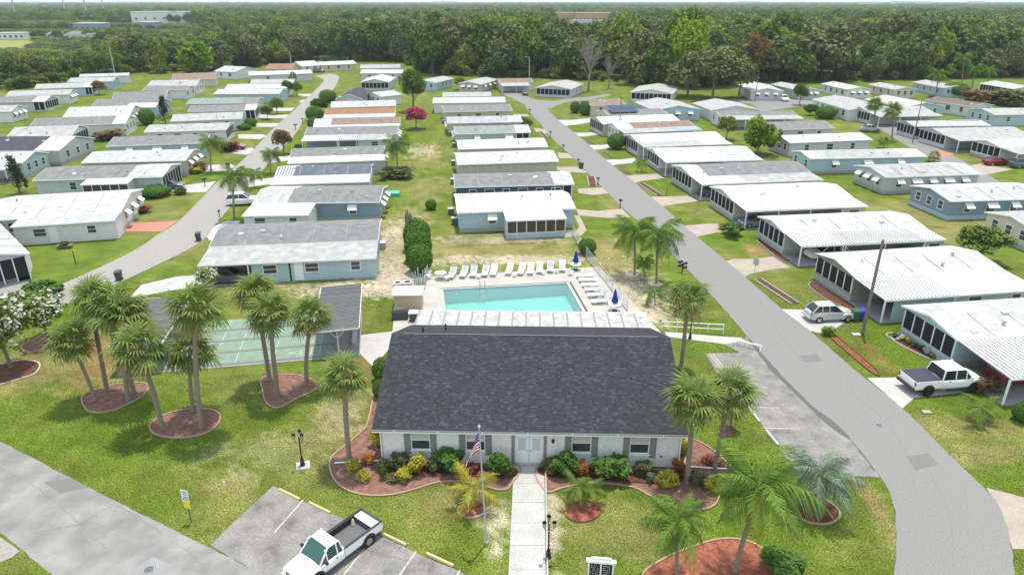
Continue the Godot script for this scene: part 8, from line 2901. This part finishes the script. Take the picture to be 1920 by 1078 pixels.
func block(called: String, label: String, at: Vector3, turn: float, L: float, W: float, h: float, wall: Material, roof: Material, n: int, pitch := 0.0) -> void:
	var t := thing(called, label, "building", at, turn, "far buildings beyond the wood")
	var m := Mesher.new()
	m.bx(-L / 2, 0, -W / 2, L / 2, h, W / 2)
	part(m, "wall", wall, t)
	m = Mesher.new()
	if pitch > 0.0:
		m.loft([[Vector3(L / 2 + 0.5, h, W / 2 + 0.5), Vector3(L / 2 + 0.5, h, -W / 2 - 0.5), Vector3(-L / 2 - 0.5, h, -W / 2 - 0.5), Vector3(-L / 2 - 0.5, h, W / 2 + 0.5)], [Vector3(L / 2 - W * 0.4, h + pitch, 0.2), Vector3(L / 2 - W * 0.4, h + pitch, -0.2), Vector3(-L / 2 + W * 0.4, h + pitch, -0.2), Vector3(-L / 2 + W * 0.4, h + pitch, 0.2)]])
	else:
		m.bx(-L / 2 - 0.3, h, -W / 2 - 0.3, L / 2 + 0.3, h + 0.6, W / 2 + 0.3)
	part(m, "roof", roof, t)
	var w := window_mesh(minf(2.4, L / n * 0.45), minf(2.2, h * 0.4))
	for k in n:
		var o := part(w[0], "window", M.trim, t, Vector3(-L / 2 + L * (k + 0.5) / n, h * 0.5, W / 2))
		part(w[1], "pane", M.pane, o)


func make_far_buildings() -> void:
	block("warehouse", "long white warehouse above the trees, upper left", V(-430.73, -911.59), 0.3, 72, 30, 14, M.w_wh, M.wf, 7)
	block("warehouse", "low white wing left of the long warehouse", V(-524.18, -1003.74), 0.2, 26, 20, 8, M.w_wh, M.wf, 3)
	block("warehouse", "blue-walled warehouse with white roof, left one", V(-389.77, -677.19), 0.1, 25, 18, 7.5, M.w_bl, M.wf, 5)
	block("warehouse", "blue-walled warehouse with white roof, right one", V(-353.68, -714.04), 0.1, 16, 18, 7.5, M.w_bl, M.wf, 3)
	block("far_house", "white building beside the field at the left edge", V(-379.61, -552.98), 0.15, 19, 10, 4.2, M.w_wh, M.wf, 5)
	block("far_house", "grey-roofed house beside the field, left one", V(-356.17, -569.09), 0.1, 13, 9, 3, M.w_wh, M.sg, 3, 2.2)
	block("far_house", "grey-roofed house beside the field, right one", V(-333.02, -560.92), 0.1, 20, 12, 3, M.w_wh, M.sg, 4, 2.6)
	block("far_house", "white low building in the trees, far left", V(-602.31, -955.47), 0.1, 18, 10, 6, M.w_wh, M.wf, 4)
	block("far_house", "second white low building in the trees, far left", V(-623.82, -1029.72), 0.0, 24, 10, 6, M.w_wh, M.wf, 4)
	block("far_house", "small white house behind the field, right of the grey roofs", V(-341.38, -604.23), 0.0, 12, 8, 4, M.w_wh, M.wf, 3)
	block("far_house", "house with a steep slate roof within the wood", V(-86.09, -577.49), 0.2, 13, 11, 5, M.w_gy, M.dp, 3, 6.0)
	block("unfinished_block", "orange-sheathed apartment block under construction, right one", V(97.49, -891.11), -0.05, 42, 16, 13.2, M.sheathing, M.wf, 9)
	block("unfinished_block", "orange-sheathed apartment block under construction, left one", V(63.81, -911.59), -0.05, 26, 16, 13, M.sheathing, M.wf, 5)
	block("far_house", "low white building before the orange apartment block", V(83.57, -817.53), 0.0, 34, 12, 6.5, M.w_wh, M.wf, 6)
	block("far_house", "white building right of the orange block", V(149.79, -979.02), 0.0, 20, 10, 13, M.w_wh, M.wf, 4)
	var r := RandomNumberGenerator.new()
	r.seed = 5
	var spots := [V(-1126.14, -5032.63), V(-420.14, -4476.05), V(-399.6, -5032.63), V(-2820.01, -5746.83), V(2359.25, -4476.05), V(2241.22, -4030.1), V(1773.87, -3664.77), V(1598.39, -5032.63), V(2239.42, -5746.83), V(-82.94, -5746.83), V(-3269.43, -5032.63), V(-2608.81, -6696.64), V(2811.71, -4476.05), V(-2615.55, -5032.63)]
	for i in spots.size():
		block("far_house", "tiny pale building on the horizon, %d%s from its start" % [i + 1, "st" if i == 0 else ("nd" if i == 1 else ("rd" if i == 2 else "th"))], spots[i], r.randf_range(-0.4, 0.4), r.randf_range(60, 130), 30, r.randf_range(17, 23), M.w_wh, M.wf, 4)

# ---------------------------------------------------------------- scene
func _ready() -> void:
	# camera: hovering 27 m up, tilted down so that the horizon lies at the top edge
	var cam := Camera3D.new()
	cam.name = "camera"
	add_child(cam)
	cam.position = Vector3(0, 27, 0)
	cam.rotation_degrees = Vector3(-22.8, 0, 0)
	cam.keep_aspect = Camera3D.KEEP_HEIGHT
	cam.fov = 45.67
	cam.near = 0.5
	cam.far = 20000
	cam.current = true
	var we := WorldEnvironment.new()
	we.name = "environment"
	var env := Environment.new()
	env.background_mode = Environment.BG_SKY
	var sky := Sky.new()
	var sm := ProceduralSkyMaterial.new()
	sm.sky_top_color = Color(0.70, 0.755, 0.82)
	sm.sky_horizon_color = Color(0.93, 0.94, 0.94)
	sm.sky_curve = 0.16
	sm.ground_bottom_color = Color(0.30, 0.32, 0.26)
	sm.ground_horizon_color = Color(0.66, 0.72, 0.74)
	sm.sun_angle_max = 12
	sky.sky_material = sm
	env.sky = sky
	env.background_energy_multiplier = 1.95
	env.tonemap_mode = Environment.TONE_MAPPER_LINEAR
	env.tonemap_exposure = 1.14
	env.sdfgi_enabled = true
	env.ssao_enabled = true
	env.ssil_enabled = true
	env.fog_enabled = true
	env.fog_density = 0.00011
	env.fog_light_color = Color(0.80, 0.865, 0.90)
	we.environment = env
	add_child(we)
	# the midday sun stands high beyond the clubhouse, slightly to the right
	var sun := DirectionalLight3D.new()
	sun.name = "sun"
	sun.light_energy = 1.38
	sun.light_color = Color(1.0, 0.965, 0.90)
	sun.light_angular_distance = 0.5
	sun.shadow_enabled = true
	add_child(sun)
	sun.look_at_from_position(Vector3(0.65, 9.0, -1.85), Vector3.ZERO, Vector3.UP)

	rng.seed = 2024
	noise_a.seed = 3
	noise_a.frequency = 0.035
	noise_a.fractal_octaves = 3
	noise_b.seed = 8
	noise_b.frequency = 0.06
	noise_b.fractal_octaves = 3
	make_materials()
	make_ground()
	make_roads()
	make_cracks()
	make_markings()
	make_beds()
	make_clubhouse()
	make_pool()
	make_court()
	make_homes()
	make_grass()
	make_plant_meshes()
	make_wood()
	make_trees()
	make_palms()
	make_shrubs()
	make_far_buildings()
	make_vehicles()
	make_fences()
	make_pool_furniture()
	make_street_things()
